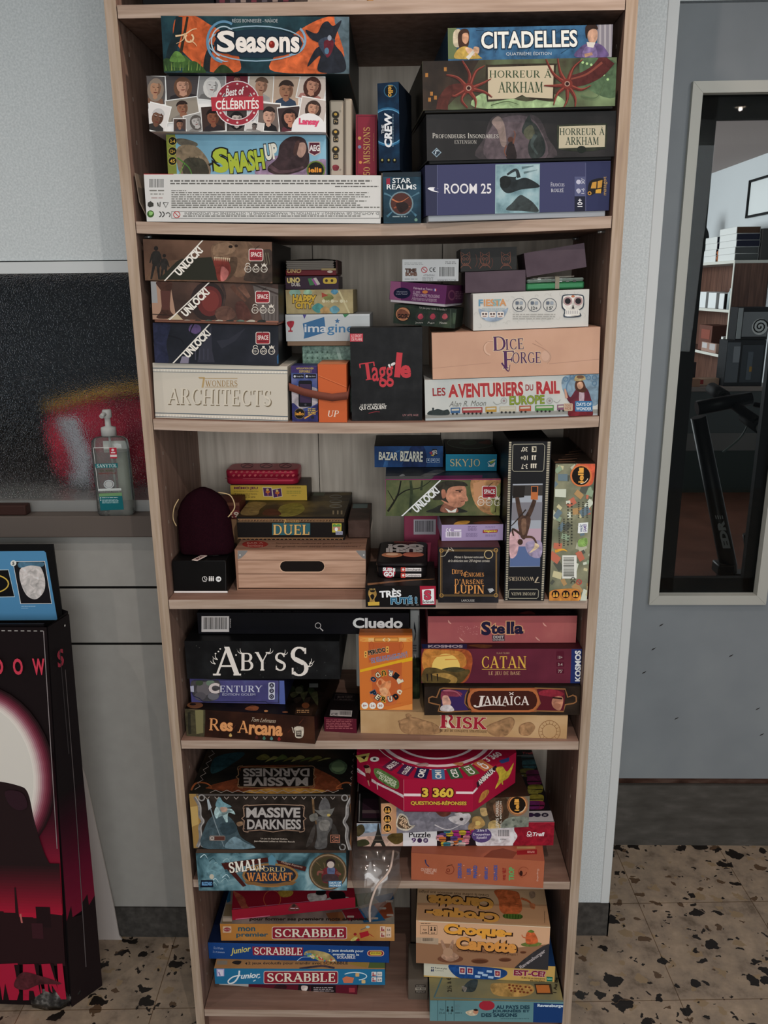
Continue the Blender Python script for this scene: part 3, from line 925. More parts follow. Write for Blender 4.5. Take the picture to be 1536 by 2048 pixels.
warm.use_nodes=True
pb=warm.node_tree.nodes['Principled BSDF']
pb.inputs['Emission Color'].default_value=(1,.82,.62,1);pb.inputs['Emission Strength'].default_value=14
for k,(lx,ly) in enumerate(((.234,-.25),(.30,-1.45),(-1.45,-.75),(1.25,-.40),(1.95,-2.30))):  # fixtures, those of the added downlights included
 e=empty('ceiling_downlight',Matrix.Translation((lx,ly,2.5295)))
 mb=MB();mb.loft([[(rr_*math.cos(a),rr_*math.sin(a),z) for a in [2*math.pi*q/24 for q in range(24)]] for rr_,z in ((.045,0),(.045,-.004),(.034,-.006))],mat('c0c0bc',.3,.5,gain=1),False);mb.build('rim',e)
 mb=MB();mb.loft([[(rr_*math.cos(a),rr_*math.sin(a),z) for a in [2*math.pi*q/24 for q in range(24)]] for rr_,z in ((.033,-.0005),(.033,-.003))],warm,True);mb.build('lamp',e)
 tag(e,('round ceiling downlight right above the bookcase front','round unseen ceiling downlight added to light the upper bookcase','round ceiling downlight above the cardboard column','round unseen ceiling downlight added to brighten the glazed door','round ceiling downlight mirrored as a small glint in the door glass')[k],'ceiling light','ceiling downlights')
# ------------------------------------------------------------------ door in the recess on the right
mb=MB()
mb.box(.556,2.3,.66,.76,2.176,2.53,wall_m)
structure(mb.build('wall_right'))
mb=MB();mb.box(.556,2.3,.66,.72,.2,.2205,noise_mat('rusty_sill',('2a1a14','3c2820','4c3a32'),(20,60,60),4,.7,gain=1.4),.002,1)
structure(mb.build('trim_5'))
mb=MB();mb.box(.556,2.3,.652,.76,0,.2,noise_mat('scuffed_plinth',('33302c','3d3a36','4b4743'),(14,14,40),6,.7,gain=1.7,spread=(.25,.8)))
structure(mb.build('baseboard_door'))
mb=MB()
gx0,gx1,gz0,gz1=.722,.9815,.786,1.989
X0,X1=.560,1.62
mb.box(X0,.705,.65,.69,.224,2.168,door_m);mb.box(1.003,X1,.65,.69,.224,2.168,door_m)
mb.box(.705,1.003,.65,.69,.224,.76,door_m);mb.box(.705,1.003,.65,.69,2.008,2.168,door_m)
structure(mb.build('door_1'))
d1=bpy.data.objects['door_1']
alum=mat('9a9992',.45,.15,gain=1.5)
mb=MB()
for (a0,a1,b0,b1) in ((.700,.7235,.757,2.011),(.980,1.0065,.757,2.011)):
 mb.prism([(a0,b0),(a1,b0+.026) if a0< .9 else (a1,b0),(a1,b1-.024) if a0< .9 else (a1,b1),(a0,b1)] if a0< .9 else [(a0,b0+.026),(a1,b0),(a1,b1),(a0,b1-.024)],.638,.662,alum,'y')
for (b0,b1,s) in ((.757,.783,1),(2.011,1.987,-1)):
 mb.prism([(.7005,b0),(1.006,b0),(.9797,b1),(.7238,b1)],.638,.662,alum,'y')
fo=mb.build('window_frame',d1)
pm=bpy.data.materials.new('door_glass')
pm.use_nodes=True
nt=pm.node_tree
o_=nt.nodes['Material Output']
tr=nt.nodes.new('ShaderNodeBsdfTransparent');tr.inputs[0].default_value=(.86,.88,.87,1)
gl=nt.nodes.new('ShaderNodeBsdfGlossy');gl.inputs['Roughness'].default_value=.01
fr=nt.nodes.new('ShaderNodeFresnel');fr.inputs['IOR'].default_value=1.22
ms=nt.nodes.new('ShaderNodeMixShader')
nt.links.new(fr.outputs[0],ms.inputs[0]);nt.links.new(tr.outputs[0],ms.inputs[1]);nt.links.new(gl.outputs[0],ms.inputs[2]);nt.links.new(ms.outputs[0],o_.inputs['Surface'])
mb=MB();mb.box(.7225,.981,.660,.664,.782,1.988,pm);mb.build('glass_pane',d1)
mb=MB()
blk_=mat('0d0d0e',.6,gain=1)
for (a0,a1,b0,b1) in ((.716,.771,.778,1.992),(.954,.990,.778,1.992),(.716,.990,.778,.82),(.716,.990,1.938,1.992)):
 mb.box(a0,a1,.672,.69,b0,b1,blk_)
mb.build('inner_frame',d1)
mb=MB();ck=mat('2a2422',.8,gain=1)
for x,z in ((.72,.62),(.70,.55),(.93,.60),(.735,.69),(1.02,.44),(1.10,.47),(.80,.41),(1.04,.36),(.715,1.36),(.70,1.02),(1.12,.30)):
 mb.face([(x,.6496,z),(x+.008,.6496,z+.004),(x+.012,.6496,z+.009),(x+.003,.6496,z+.005)],ck)
mb.build('paint_chips',d1)
# ------------------------------------------------------------------ the shop room seen through the door glass
bw=mat('b4b8ba',.8,gain=1.2)
mb=MB();mb.box(2.90,3.0,.76,7.6,0,2.55,bw);structure(mb.build('wall_shop_right'))
mb=MB();mb.box(-2.1,3.0,7.6,7.7,0,2.55,bw);structure(mb.build('wall_shop_far'))
mb=MB();mb.box(-2.1,3.0,.76,7.7,2.55,2.62,mat('a89c98',.85,gain=1.0));structure(mb.build('ceiling_shop'))
mb=MB();mb.box(-2.1,3.0,.76,7.7,-.05,0,noise_mat('red_brown_floor',('3c241c','462a20','503228'),(4,4,4),4,.5,gain=1.0));structure(mb.build('floor_shop'))
walnut=noise_mat('walnut_panel',('3c2a24','4c362d','5a4137'),(60,60,3),3,.5,gain=1.6)
whit=mat('b8b8b0',.5,gain=1.2)
e=empty('shelf_unit',Matrix.Translation((2.625,5.2,0)))
mb=MB();mb.box(.004,.27,0,.02,0,1.725,walnut);mb.build('side_panel',e)
mb=MB();mb.box(.004,.27,1.4,1.42,0,1.725,walnut);mb.build('side_panel',e)
mb=MB();mb.box(.255,.27,.02,1.4,0,1.725,walnut);mb.build('back_panel',e)
mb=MB();mb.box(0,.004,-.001,.022,0,1.75,whit);mb.build('edge_strip',e)
for z in (1.727,1.355,1.0,.6):
 mb=MB();mb.box(.002,.255 if z< 1.7 else .27,.022 if z< 1.7 else 0,1.4 if z< 1.7 else 1.42,z,z+.022,whit if z> 1.7 else walnut);mb.box(0,.002,.022,1.4,z,z+.022,whit);mb.build('shelf',e)
tag(e,'dark walnut shelf unit with white edges in the room behind the door','shelf unit')
wb=mat('c4c6c4',.4,gain=1.2);nv=mat('14162c',.5,gain=1.0)
GS='white boxes stacked on the far shelf unit'
names=('lowest','second','third','fourth','topmost')
for st_i,(y0,y1,n,dx) in enumerate(((5.24,5.58,5,0),(5.66,5.92,4,.01))):
 for k in range(n):
  h_=.049
  mb=MB();z0=1.7495+k*(h_+.0006);sh=(0,.006,-.004,.003,.012)[k]
  mb.box(2.635+dx,2.82,y0+sh+.001,y1+sh,z0,z0+h_,wb,.002,1)
  mb.box(2.64+dx,2.815,y0+sh-.0006,y0+sh+.003,z0+.002,z0+h_-.002,(nv if (st_i==1 or k in (2,3)) else mat('4a4c4c',.5,gain=1) if k< 2 else mat('4c3424',.5,gain=1)))
  tag(mb.build('figure_box'),'pale box, %s of the %s stack on top of the far shelf unit' % (names[k] if not (st_i and k==3) else 'topmost',('right','left')[st_i]),'box',GS)
def simple(name,label,cat,boxes,group=None):
 mb=MB()
 for bx in boxes:
  mb.box(*bx[:6],mat(bx[6],bx[7] if len(bx)> 7 else .5,gain=1.1),.002,1)
 return tag(mb.build(name),label,cat,group)
W3='bright white boxes on the upper shelf of the far unit'
simple('figure_box','bright white box on the far unit\'s upper shelf, next to the clear bottle','box',[(2.64,2.80,5.38,5.48,1.3775,1.50,'d0d4d4'),(2.645,2.795,5.379,5.381,1.38,1.497,'22201f')],W3)
simple('figure_box','bright white box on the far unit\'s upper shelf, middle of the three','box',[(2.64,2.80,5.55,5.72,1.3775,1.505,'d0d4d4')],W3)
simple('figure_box','bright white box on the far unit\'s upper shelf, furthest left of three','box',[(2.64,2.80,5.78,5.95,1.3775,1.51,'d0d4d4')],W3)
mb=MB();mb.loft([[(2.66+.03*math.cos(a),5.28+.03*math.sin(a),z) if z< 1.52 else (2.66+.018*math.cos(a),5.28+.018*math.sin(a),z) for a in [2*math.pi*q/16 for q in range(16)]] for z in (1.3775,1.5,1.525,1.54)],mat('a4b0b0',.2,gain=1.1));tag(mb.build('bottle'),'pale bottle at the right end of the far unit\'s upper shelf','bottle')
simple('figure_box','brown box on the far unit\'s middle shelf, behind the pale tray','box',[(2.66,2.82,5.62,5.92,1.0225,1.235,'5c3a30'),(2.658,2.66,5.66,5.86,1.12,1.2,'7c4438')])
simple('display_tray','low pale display tray with red contents on the far unit\'s middle shelf','tray',[(2.63,2.655,5.42,5.75,1.0225,1.10,'94786c'),(2.628,2.631,5.44,5.56,1.045,1.095,'a8a4a4'),(2.628,2.631,5.62,5.73,1.05,1.095,'b0acac')])
simple('tissue_box','white folded carton beside the tray on the far unit\'s middle shelf','box',[(2.64,2.75,5.25,5.36,1.0225,1.135,'b8bab4'),(2.66,2.74,5.37,5.41,1.0225,1.16,'c4c6c2')])
ct=mat('3f4342',.5,gain=1.0)
e=empty('sales_counter',Matrix.Translation((1.2,4.8,0)))
mb=MB();mb.box(0,1.69,0,.36,.79,.822,mat('6c625c',.4,gain=1.1),.002,1);mb.build('counter_top',e)
mb=MB();mb.box(.01,1.68,.008,.34,.47,.79,mat('3a3e3d',.5,gain=1.1));mb.build('front_panel',e)
mb=MB();mb.box(.01,1.68,.004,.34,.335,.47,mat('54524f',.5,gain=1.1));mb.build('front_strip',e)
mb=MB();mb.box(.01,1.68,.008,.34,0,.335,mat('252c28',.5,gain=1.1));mb.build('lower_panel',e)
tag(e,'long grey-green sales counter across the room behind the door','counter')
simple('figure_box','large grey window box standing on the counter behind the door','box',[(2.50,2.79,4.86,5.02,.8225,1.165,'1f2022'),(2.505,2.60,4.858,4.86,.85,1.15,'505458'),(2.615,2.775,4.857,4.86,.85,1.13,'34383c',.15),(2.55,2.60,4.8565,4.858,1.0,1.12,'787c80'),(2.66,2.70,4.8555,4.857,.87,1.08,'4c5258',.2),(2.68,2.70,4.855,4.8565,.93,.97,'8c6c34')])
mb=MB();mb.box(2.56,2.80,4.88,5.02,1.1655,1.405,mat('1a1a1c',.5,gain=1),.002,1);mb.box(2.565,2.60,4.878,4.88,1.175,1.40,mat('8c9090',.4,gain=1.1));mb.box(2.605,2.79,4.8775,4.88,1.19,1.37,mat('6c6e70',.15,gain=1.1))
cc=[(2.735+.065*math.cos(q*.5)*(1-q*.035),4.8765,1.262+.065*math.sin(q*.5)*(1-q*.035)) for q in range(24)]
mb.prism([(2.735+.06*math.cos(2*math.pi*q/20),1.262+.06*math.sin(2*math.pi*q/20)) for q in range(20)],4.8768,4.8774,mat('b8bab8',.3,gain=1.1),'y');mb.tube([(2.735+.06*(1-q/26)*math.cos(q*.55),4.8764,1.262+.06*(1-q/26)*math.sin(q*.55)) for q in range(25)],.005,mat('141416',.4,gain=1),6)
tag(mb.build('figure_box'),'silvery window box with a black spiral, on top of the large grey one','box')
simple('wooden_box','small wooden box lying at the counter\'s front edge','box',[(2.17,2.31,4.82,4.89,.8225,.885,'7c5c48')])
simple('flat_box','flat pale box with a red mark lying on the counter','box',[(2.32,2.49,4.92,5.0,.8225,.875,'9c806c'),(2.33,2.37,4.919,4.921,.832,.865,'7c2424')])
simple('card_game_box','dark picture box standing on the counter left of the wooden one','box',[(2.20,2.34,5.02,5.1,.8225,.99,'241c1c'),(2.205,2.27,5.018,5.02,.84,.985,'6c5854')])
mb=MB();mb.loft([[(2.06+rx*math.cos(a),5.0+.05*math.sin(a),z) for a in [2*math.pi*q/16 for q in range(16)]] for z,rx in ((.8225,.10),(.95,.095),(1.02,.07),(1.10,.02))],mat('1c1312',.8,gain=1));tag(mb.build('pouch'),'dark brown pouch on the counter beside the left door frame','pouch')
mb=MB()
rg=[2*math.pi*q/40 for q in range(40)]
for q in range(40):
 a0,a1=rg[q],rg[(q+1) % 40]
 for (ri,ro,yy) in ((.15,.185,6.18),):
  mb.face([(2.58+ri*math.cos(a0),yy,1.95+ri*math.sin(a0)),(2.58+ro*math.cos(a0),yy,1.95+ro*math.sin(a0)),(2.58+ro*math.cos(a1),yy,1.95+ro*math.sin(a1)),(2.58+ri*math.cos(a1),yy,1.95+ri*math.sin(a1))],mat('1a1b1c',.4,gain=1))
 mb.face([(2.58+.185*math.cos(a0),6.18,1.95+.185*math.sin(a0)),(2.58+.185*math.cos(a0),6.25,1.95+.185*math.sin(a0)),(2.58+.185*math.cos(a1),6.25,1.95+.185*math.sin(a1)),(2.58+.185*math.cos(a1),6.18,1.95+.185*math.sin(a1))],mat('1a1b1c',.4,gain=1))
mb.prism([(2.58+.15*math.cos(a),1.95+.15*math.sin(a)) for a in rg],6.2,6.205,mat('90989a',.1,.8,gain=1),'y')
tag(mb.build('round_mirror'),'round black-rimmed mirror above the left stack on the far shelf unit','mirror')
e=empty('picture_frame',Matrix.Translation((2.895,5.0,2.09)))
mb=MB()
for (y0,y1,z0,z1) in ((-.75,.72,0,.018),(-.75,.72,.272,.29),(-.75,-.732,0,.29),(.702,.72,0,.29)):
 mb.box(-.02,0,y0,y1,z0,z1,mat('121314',.4,gain=1))
mb.build('frame',e)
mb=MB();mb.box(-.006,0,-.732,.702,.018,.272,mat('c8cccc',.15,gain=1.2));mb.build('picture',e)
tag(e,'black-framed white picture high on the shop wall','picture')
simple('padded_panel','dark grey padded panel leaning above the far shelf unit\'s side','panel',[(2.825,2.885,5.22,5.6,1.7505,1.98,'3a3837')])
mb=MB();mb.loft([[(2.66+rx*math.cos(a),5.62+rx*math.sin(a)*.6,z) for a in [2*math.pi*q/14 for q in range(14)]] for z,rx in ((1.7495,.016),(1.78,.026),(1.80,.016),(1.82,.026),(1.835,.018),(1.842,.004))],mat('9c5a34',.5,gain=1.1));tag(mb.build('toy_figure'),'tiny orange toy standing between the two stacks of pale boxes','toy')
sm=mat('0a0a0b',.4,gain=1)
e=empty('kick_scooter',Matrix.Translation((1.06,1.0,0)))
mb=MB();mb.tube([(.02,0,.30),(-.01,.0,.74),(-.145,.0,1.20)],[.026,.026,.022],sm,12)
p=Print((0,0,100,0,100,300,0,300),lambda u,v,o:(-.026-.036+u*.036-(-.0)+(.5-v)*-.0+(-.038)*(1-v)+.014,-.0262-o,.80+.115*(1-v)))
p.tv('EDR',18,60,82,290,'6c6c6a',b=.06)
for k in range(4):
 p.r(18+k*18,20,26+k*18,50,'6c6c6a')
stamp(mb,p);mb.build('stem',e)
mb=MB();mb.tube([(-.152,0,1.226),(.0,-.004,1.255)],[.021,.020],sm,10);mb.build('head_bracket',e)
mb=MB();mb.tube([(-.04,-.16,1.21),(-.045,.0,1.235),(-.05,.16,1.26)],.014,sm,10);mb.build('handlebar',e)
mb=MB();mb.tube([(-.036,-.17,1.197),(-.04,-.07,1.213)],.019,mat('1c1c1c',.7,gain=1),12);mb.tube([(-.0355,-.1745,1.1965),(-.0355,-.171,1.197)],.014,mat('8c8a84',.3,.6,gain=1),12);mb.build('grip',e)
mb=MB();mb.tube([(-.048,.07,1.25),(-.05,.17,1.262)],.019,mat('1c1c1c',.7,gain=1),12);mb.build('grip',e)
mb=MB();mb.tube(spline([(.0,-.03,1.24),(.03,-.06,1.235),(.055,-.10,1.222)]),[.007]*12+[.004],sm,6);mb.build('brake_lever',e)
mb=MB();mb.tube(spline([(-.02,-.06,1.20),(-.035,-.05,1.15),(-.075,-.03,1.10)]),.003,mat('4c5450',.5,gain=1),6);mb.build('cable',e)
mb=MB();mb.tube([(.03,-.01,.845),(.05,-.01,.76)],.012,sm,8);mb.box(-.05,.0,-.03,.03,.715,.75,sm,.006,2);mb.box(-.035,.065,-.03,.03,.60,.72,sm,.008,2);mb.build('folding_joint',e)
mb=MB();mb.box(-.06,.06,-.06,.5,.09,.12,sm,.01,2);mb.build('deck',e)
mb=MB();mb.tube([(.02,0,.32),(.02,-.02,.06)],.018,sm,10);mb.build('fork',e)
for yy in (-.02,.5):
 mb=MB();mb.prism([(yy+.06*math.cos(a),.06+.06*math.sin(a)) for a in rg],-.015+.02*(yy< 0),.015+.02*(yy< 0),mat('141414',.7,gain=1),'x');mb.build('wheel',e)
tag(e,'folding black kick scooter leaning just behind the door glass','scooter')
# ------------------------------------------------------------------ bookcase
oak=noise_mat('pale_oak_edge',('8a7668','97836f','a08d7c','a89584'),(140,140,7),4,.5,gain=1.3,spread=(.3,.7))
oak_h=noise_mat('pale_oak_edge_level',('8c776a','998474','a28e7f','ac988a'),(7,140,140),4,.5,gain=1.3,spread=(.3,.7))
brown=noise_mat('brown_oak_panel',('5f4a40','6e584d','7c655a'),(60,60,4),4,.55,gain=1.6,spread=(.3,.7))
top_m=noise_mat('rosy_oak_shelf_top',('5c473c','684f44','725a4e'),(5,60,60),4,.5,gain=1.9,spread=(.3,.7))
back_m=noise_mat('grey_back_board',('857b70','92887c','9f9589'),(70,70,5),4,.6,gain=2.0,spread=(.3,.7))
bc=empty('bookcase')
H_=2.36
for s in (-1,1):
 x0,x1=(-.4,-.382) if s< 0 else (.382,.4)
 mb=MB()
 mb.box(x0,x1,.0012,.306,0,H_,brown)
 mb.box(x0,x1,0,.0012,0,H_,oak)
 hole=mat('b8aca0',.5,gain=1)
 xi=-.3818 if s< 0 else .3818
 for k in range(31):
  for yy in (.045,.245):
   z=.14+k*.064
   mb.box(min(xi,xi*.9997),max(xi,xi*.9997),yy-.0014,yy+.0014,z-.003,z+.003,hole)
 mb.build('side_panel',bc)
mb=MB()
for x0,x1 in ((-.382,-.1295),(-.128,.1265),(.128,.382)):
 mb.box(x0,x1,.299,.306,.06,H_-.01,back_m)
mb.box(-.382,.382,.303,.306,.06,H_-.01,mat('1c1a18',.8,gain=1))
mb.build('back_panel',bc)
T_=.018
SZ={0:1.9877,1:1.6804,2:1.3606,3:1.0288,4:.7395,5:.4213,6:.0911}
SAG={1:.008,2:.009}
for k,z in SZ.items():
 mb=MB()
 n=24
 sg=SAG.get(k,0)
 xs=[-.3805+.761*i/n for i in range(n+1)]
 zz=[z-4*sg*(i/n)*(1-i/n) for i in range(n+1)]
 for i in range(n):
  a,b_,za,zb=xs[i],xs[i+1],zz[i],zz[i+1]
  mb.face([(a,0,za-T_),(b_,0,zb-T_),(b_,0,zb),(a,0,za)],oak_h)
  mb.face([(a,0,za),(b_,0,zb),(b_,.298,zb),(a,.298,za)],top_m)
  mb.face([(a,0,za-T_),(b_,0,zb-T_),(b_,.298,zb-T_),(a,.298,za-T_)],brown)
 for i in range(n):
  mb.face([(xs[i],.298,zz[i]-T_),(xs[i+1],.298,zz[i+1]-T_),(xs[i+1],.298,zz[i+1]),(xs[i],.298,zz[i])],brown)
 for x,zx in ((-.3805,zz[0]),(.3805,zz[-1])):
  mb.face([(x,0,zx-T_),(x,.298,zx-T_),(x,.298,zx),(x,0,zx)],brown)
 bmesh.ops.remove_doubles(mb.bm,verts=list(mb.bm.verts),dist=1e-6)
 mb.build('shelf',bc)
 if 0< k< 6:
  pin=mat('b0b0ae',.25,.8,gain=1)
  for x0,x1 in ((-.382,-.370),(.370,.382)):
   for yy in (.045,.245):
    mb=MB();mb.tube([(x0,yy,z-T_-.0032),(x1,yy,z-T_-.0032)],.0026,pin,8)
    mb.build('shelf_pin',bc)
mb=MB();mb.box(-.382,.382,.03,.045,0,.0725,top_m);mb.build('plinth',bc)
mb=MB();mb.box(-.382,.382,0,.298,H_-.018,H_,oak_h);mb.build('top_board',bc)
tag(bc,'tall pale oak bookcase with seven shelves crammed with board games','bookcase')
GAIN=1.35
ST='boxes on the very top shelf'
for (x0,x1,y0,hh,c,lab) in ((-.345,-.235,.012,.12,'0b0a0b','black box at the left of the very top shelf'),
        (-.232,-.113,.004,.16,'241c1e','dark patterned box beside the black one on the very top shelf'),
        (.074,.084,.006,.15,'121214','thin black box upright on the very top shelf'),
        (.086,.225,.004,.14,'a8a49c','pale box at the right of the very top shelf')):
 mb=MB();mb.box(x0,x1,y0,y0+.2,1.988,1.988+hh,mat(c),.0012,1)
 if c=='241c1e':
  for k in range(7):
   mb.box(x0+.006+k*.016,x0+.014+k*.016,y0-.0003,y0,1.9895,1.9895+.01+(k % 3)*.02,mat(('5c2c34','4c4448','7c6c64')[k % 3]))
 tag(mb.build('board_game_box'),lab,'board game',ST)
mb=MB();mb.prism([(.0005+.005*math.cos(a),.012+.005*math.sin(a)) for a in rg[::4]],1.988,2.01,mat('9c6c34'));tag(mb.build('game_pawn'),'tiny tan pawn in the middle of the very top shelf','game piece')
GAIN=1.0
# ------------------------------------------------------------------ hand gel on the ledge
cl=bpy.data.materials.new('clear_bottle_plastic')
cl.use_nodes=True
nt=cl.node_tree
o_=nt.nodes['Material Output']
tr=nt.nodes.new('ShaderNodeBsdfTransparent');tr.inputs[0].default_value=(.93,.94,.93,1)
gl=nt.nodes.new('ShaderNodeBsdfGlossy');gl.inputs['Roughness'].default_value=.04
lw=nt.nodes.new('ShaderNodeLayerWeight');lw.inputs['Blend'].default_value=.32
df=nt.nodes.new('ShaderNodeBsdfDiffuse');df.inputs[0].default_value=(.6,.6,.57,1)
ms0=nt.nodes.new('ShaderNodeMixShader');ms0.inputs[0].default_value=.10
ms=nt.nodes.new('ShaderNodeMixShader')
nt.links.new(tr.outputs[0],ms0.inputs[1]);nt.links.new(df.outputs[0],ms0.inputs[2])
nt.links.new(lw.outputs['Fresnel'],ms.inputs[0]);nt.links.new(ms0.outputs[0],ms.inputs[1]);nt.links.new(gl.outputs[0],ms.inputs[2]);nt.links.new(ms.outputs[0],o_.inputs['Surface'])
lq=cl.copy();lq.name='clear_gel'
lq.node_tree.nodes['Transparent BSDF'].inputs[0].default_value=(.86,.88,.84,1)
e=empty('sanitizer_bottle',Matrix.Translation((-.566,.290,1.1117)) @ Matrix.Rotation(math.radians(3),4,'Z'))
mb=MB();mb.loft([[(a,b_,z) for a,b_ in rrect(w_,d_,r_,5)] for z,w_,d_,r_ in ((0,.072,.036,.012),(.004,.077,.038,.014),(.02,.078,.038,.014),(.145,.0755,.037,.014),(.160,.073,.035,.014),(.166,.062,.028,.012),(.169,.03,.022,.01),(.172,.024,.022,.01))],cl,True);mb.build('bottle_body',e)
mb=MB();mb.loft([[(a,b_,z) for a,b_ in rrect(w_,d_,r_,5)] for z,w_,d_,r_ in ((.004,.073,.034,.012),(.02,.0745,.035,.012),(.136,.0725,.0338,.012),(.137,.0725,.0338,.012))],lq,True);mb.build('gel',e)
pl=mat('a8a8a4',.4,gain=1.3)
mb=MB()
cir=lambda r_,z,n=20:[(r_*math.cos(2*math.pi*q/n),r_*math.sin(2*math.pi*q/n),z) for q in range(n)]
mb.loft([cir(.0155,.170),cir(.0155,.184),cir(.0148,.187),cir(.006,.190),cir(.006,.206),cir(.0095,.208),cir(.0095,.221),cir(.008,.224)],pl,True)
mb.tube([(0,.0,.215),(-.004,-.014,.216),(-.006,-.021,.212)],.0045,pl,8)
mb.build('pump',e)
mb=MB();mb.tube([(0,0,.172),(.003,0,.03)],.0025,mat('b0b4b0',.4,gain=1),6);mb.build('dip_tube',e)
mb=MB()
lab=Print((700,415,900,415,940,940,750,940),lambda u,v,o:(-.030+u*.051,-.0192-o,.012+(1-v)*.136))
GAIN=1.5
lab.p([(705,415),(895,415),(897,420),(705,420)],'b8b8b4');lab.s([(703,418),(742,780)],4,'b0b0ac',smooth=False)
lab.p([(832,418),(890,418),(894,510),(840,510)],'9c2434');lab.r(838,478,892,498,'c0b4b0');lab.e(860,438,12,12,'c4b0b0',8);lab.r(845,455,880,466,'c4b0b0')
lab.p([(715,553),(896,550),(900,588),(722,590)],'1c5c60');lab.T('SANYTOL',732,557,888,584,'c0c4c0')
lab.t('GEL MAINS',752,604,866,622,'4c4c3c',b=.02);lab.t('DÉSINFECTANT',744,625,888,641,'6c3830',b=.02)
lab.ring(825,725,42,8,'a0a4a4',ry=36);lab.e(825,725,30,26,'9c9e9c')
lab.p([(738,762),(920,758),(924,778),(742,782)],'a8aca8');lab.t('PROFESSIONNEL',744,778,915,794,'6c6e6c',b=.03,sh=.2)
lab.p([(744,800),(926,796),(928,822),(747,826)],'608058')
lab.p([(747,826),(928,822),(940,934),(756,938)],'12545a')
lab.small(768,832,912,842,1,'a8b8b4',2);lab.small(770,850,900,884,4,'8ca8a8',5);lab.e(757,836,5,5,'b8c4c0',8);lab.e(759,854,5,5,'b8c4c0',8)
stamp(mb,lab)
mb.face([(.004,.0175,.02),(.030,.0175,.02),(.030,.0175,.155),(-.02,.0175,.155),(-.02,.0175,.13),(.004,.0175,.13)],mat('b4b4ae',.6))
mb.build('label',e)
GAIN=1.0
tag(e,'clear pump bottle of hand gel with teal label on the window ledge','bottle')
mb=MB();mb.box(-.83,-.757,.276,.302,1.1117,1.134,mat('33201c',.6,gain=1.4),.003,2)
tag(mb.build('wooden_block'),'small dark red-brown block on the ledge at the left edge of the photo','block')
# ------------------------------------------------------------------ cardboard display column and the card behind it
GAIN=2.0
e=empty('display_column',Matrix.Translation((-.72,.09,0)))
X,Y=-.72,.09
zt=.918
foot=[(-1.22,.105),(-.716,.090),(-.667,.150),(-.76,.27),(-1.22,.27)]
rim=[(-1.18,.135),(-.674,.130),(-.658,.199),(-.72,.24),(-1.18,.24)]
def sec(t,pinch=0.0):
 return [(f_[0]+(r_[0]-f_[0])*t-X,f_[1]+(r_[1]-f_[1])*t-Y) for f_,r_ in zip(foot,rim)]
blackc=mat('0e0b0c',.4)
mb=MB()
lev=[(0,.985),(.02,.995)]+[(k/24,1.0) for k in range(1,25)]
rings=[]
for t,sc in lev:
 s_=sec(t)
 cx_,cy_=-.25,.09
 rings.append([(cx_+(a-cx_)*sc,cy_+(b_-cy_)*sc,t*zt+(.006 if i in (2,3) and t==1.0 else 0)) for i,(a,b_) in enumerate(s_)])
mb.loft(rings,blackc,False,False)
for k in (0,):
 mb.face([q for q in rings[0]],blackc)
def col_face(i,quad):
 def f3(u,v,o):
  t=1-v
  s_=sec(t)
  a,b_=Vector(s_[i]),Vector(s_[i+1])
  n=Vector(((b_-a).y,-(b_-a).x)).normalized()
  q=a+(b_-a)*u+n*(o*7+.0004)
  return (q.x,q.y,t*zt)
 return Print(quad,f3)
def strips(f,x0,x1,ys,cols):
 """soft printed gradient in narrow bands"""
 for k in range(len(cols)-1):
  n=14
  for j in range(n):
   t=j/n
   c0=[int(cols[k][q:q+2],16) for q in (0,2,4)];c1=[int(cols[k+1][q:q+2],16) for q in (0,2,4)]
   c='%02x%02x%02x' % tuple(int(a+(b_-a)*t) for a,b_ in zip(c0,c1))
   f.r(x0,ys[k]+(ys[k+1]-ys[k])*t,x1,ys[k]+(ys[k+1]-ys[k])*(t+1.15/n),c)
f=col_face(0,(0,0,500,0,500,918,0,918))
f.bg('120c0d')
strips(f,0,500,(300,430,520,610,668),('140c0e','2c0e16','5c1222','861428','8c1428'))
for k in range(12):
 c=('1a0e10','2a1217','3c161f','4c1c28','5c2834','6c3a44','7c505a','8c6c70','9c8684','a89a95','b0a7a0','b4aea6')[k]
 f.e(352,330,150-k*4,208-k*4,c,40)
f.e(352,330,104,162,'aaa59d',40);f.add([[tuple(q) for q in spline([(60,720),(120,460),(250,390),(330,350),(365,342),(420,352),(442,370),(452,440),(470,520),(500,590),(500,640),(300,700)],True,5)]],'1c1213')
for k in range(18):
 t=k/18
 c='%02x%02x%02x' % (int(28+110*t),int(18+3*t),int(19+22*t))
 f.p([(0,540+130*t),(505,540+130*t),(505,550+130*t),(0,550+130*t)],c)
f.p([(0,665),(505,665),(505,700),(0,700)],'8a1429')
f.add([[tuple(q) for q in spline([(395,365),(430,368),(440,400),(420,410),(400,395)],True,4)]],'24141a')
sk=[(0,700)]
rr2=random.Random(6)
xk=0
while xk< 470:
 wv=12+rr2.random()*26
 hv=655+rr2.random()*34
 sk+=[(xk,hv),(xk+wv,hv)]
 xk+=wv
sk+=[(470,665),(500,668),(500,800),(0,800)]
f.p(sk,'1f1012')
f.p([(398,600),(401,600),(404,690),(395,690)],'1f1012');f.p([(442,648),(474,648),(474,700),(442,700)],'190e10')
f.p([(430,690),(455,690),(455,730),(430,730)],'2c1419')
f.p([(405,668),(409,666),(411,690),(407,690)],'94504c')
red='84152b'
for pts in ([(300,800),(330,800),(338,890),(318,892)],[(344,800),(392,796),(398,850),(384,895),(350,896)],[(404,798),(436,796),(446,894),(432,894),(420,868),(412,894),(398,895)],[(446,796),(468,794),(482,852),(482,794),(494,793),(498,888),(486,889),(466,850),(468,892),(452,893)]):
 f.p(pts,red)
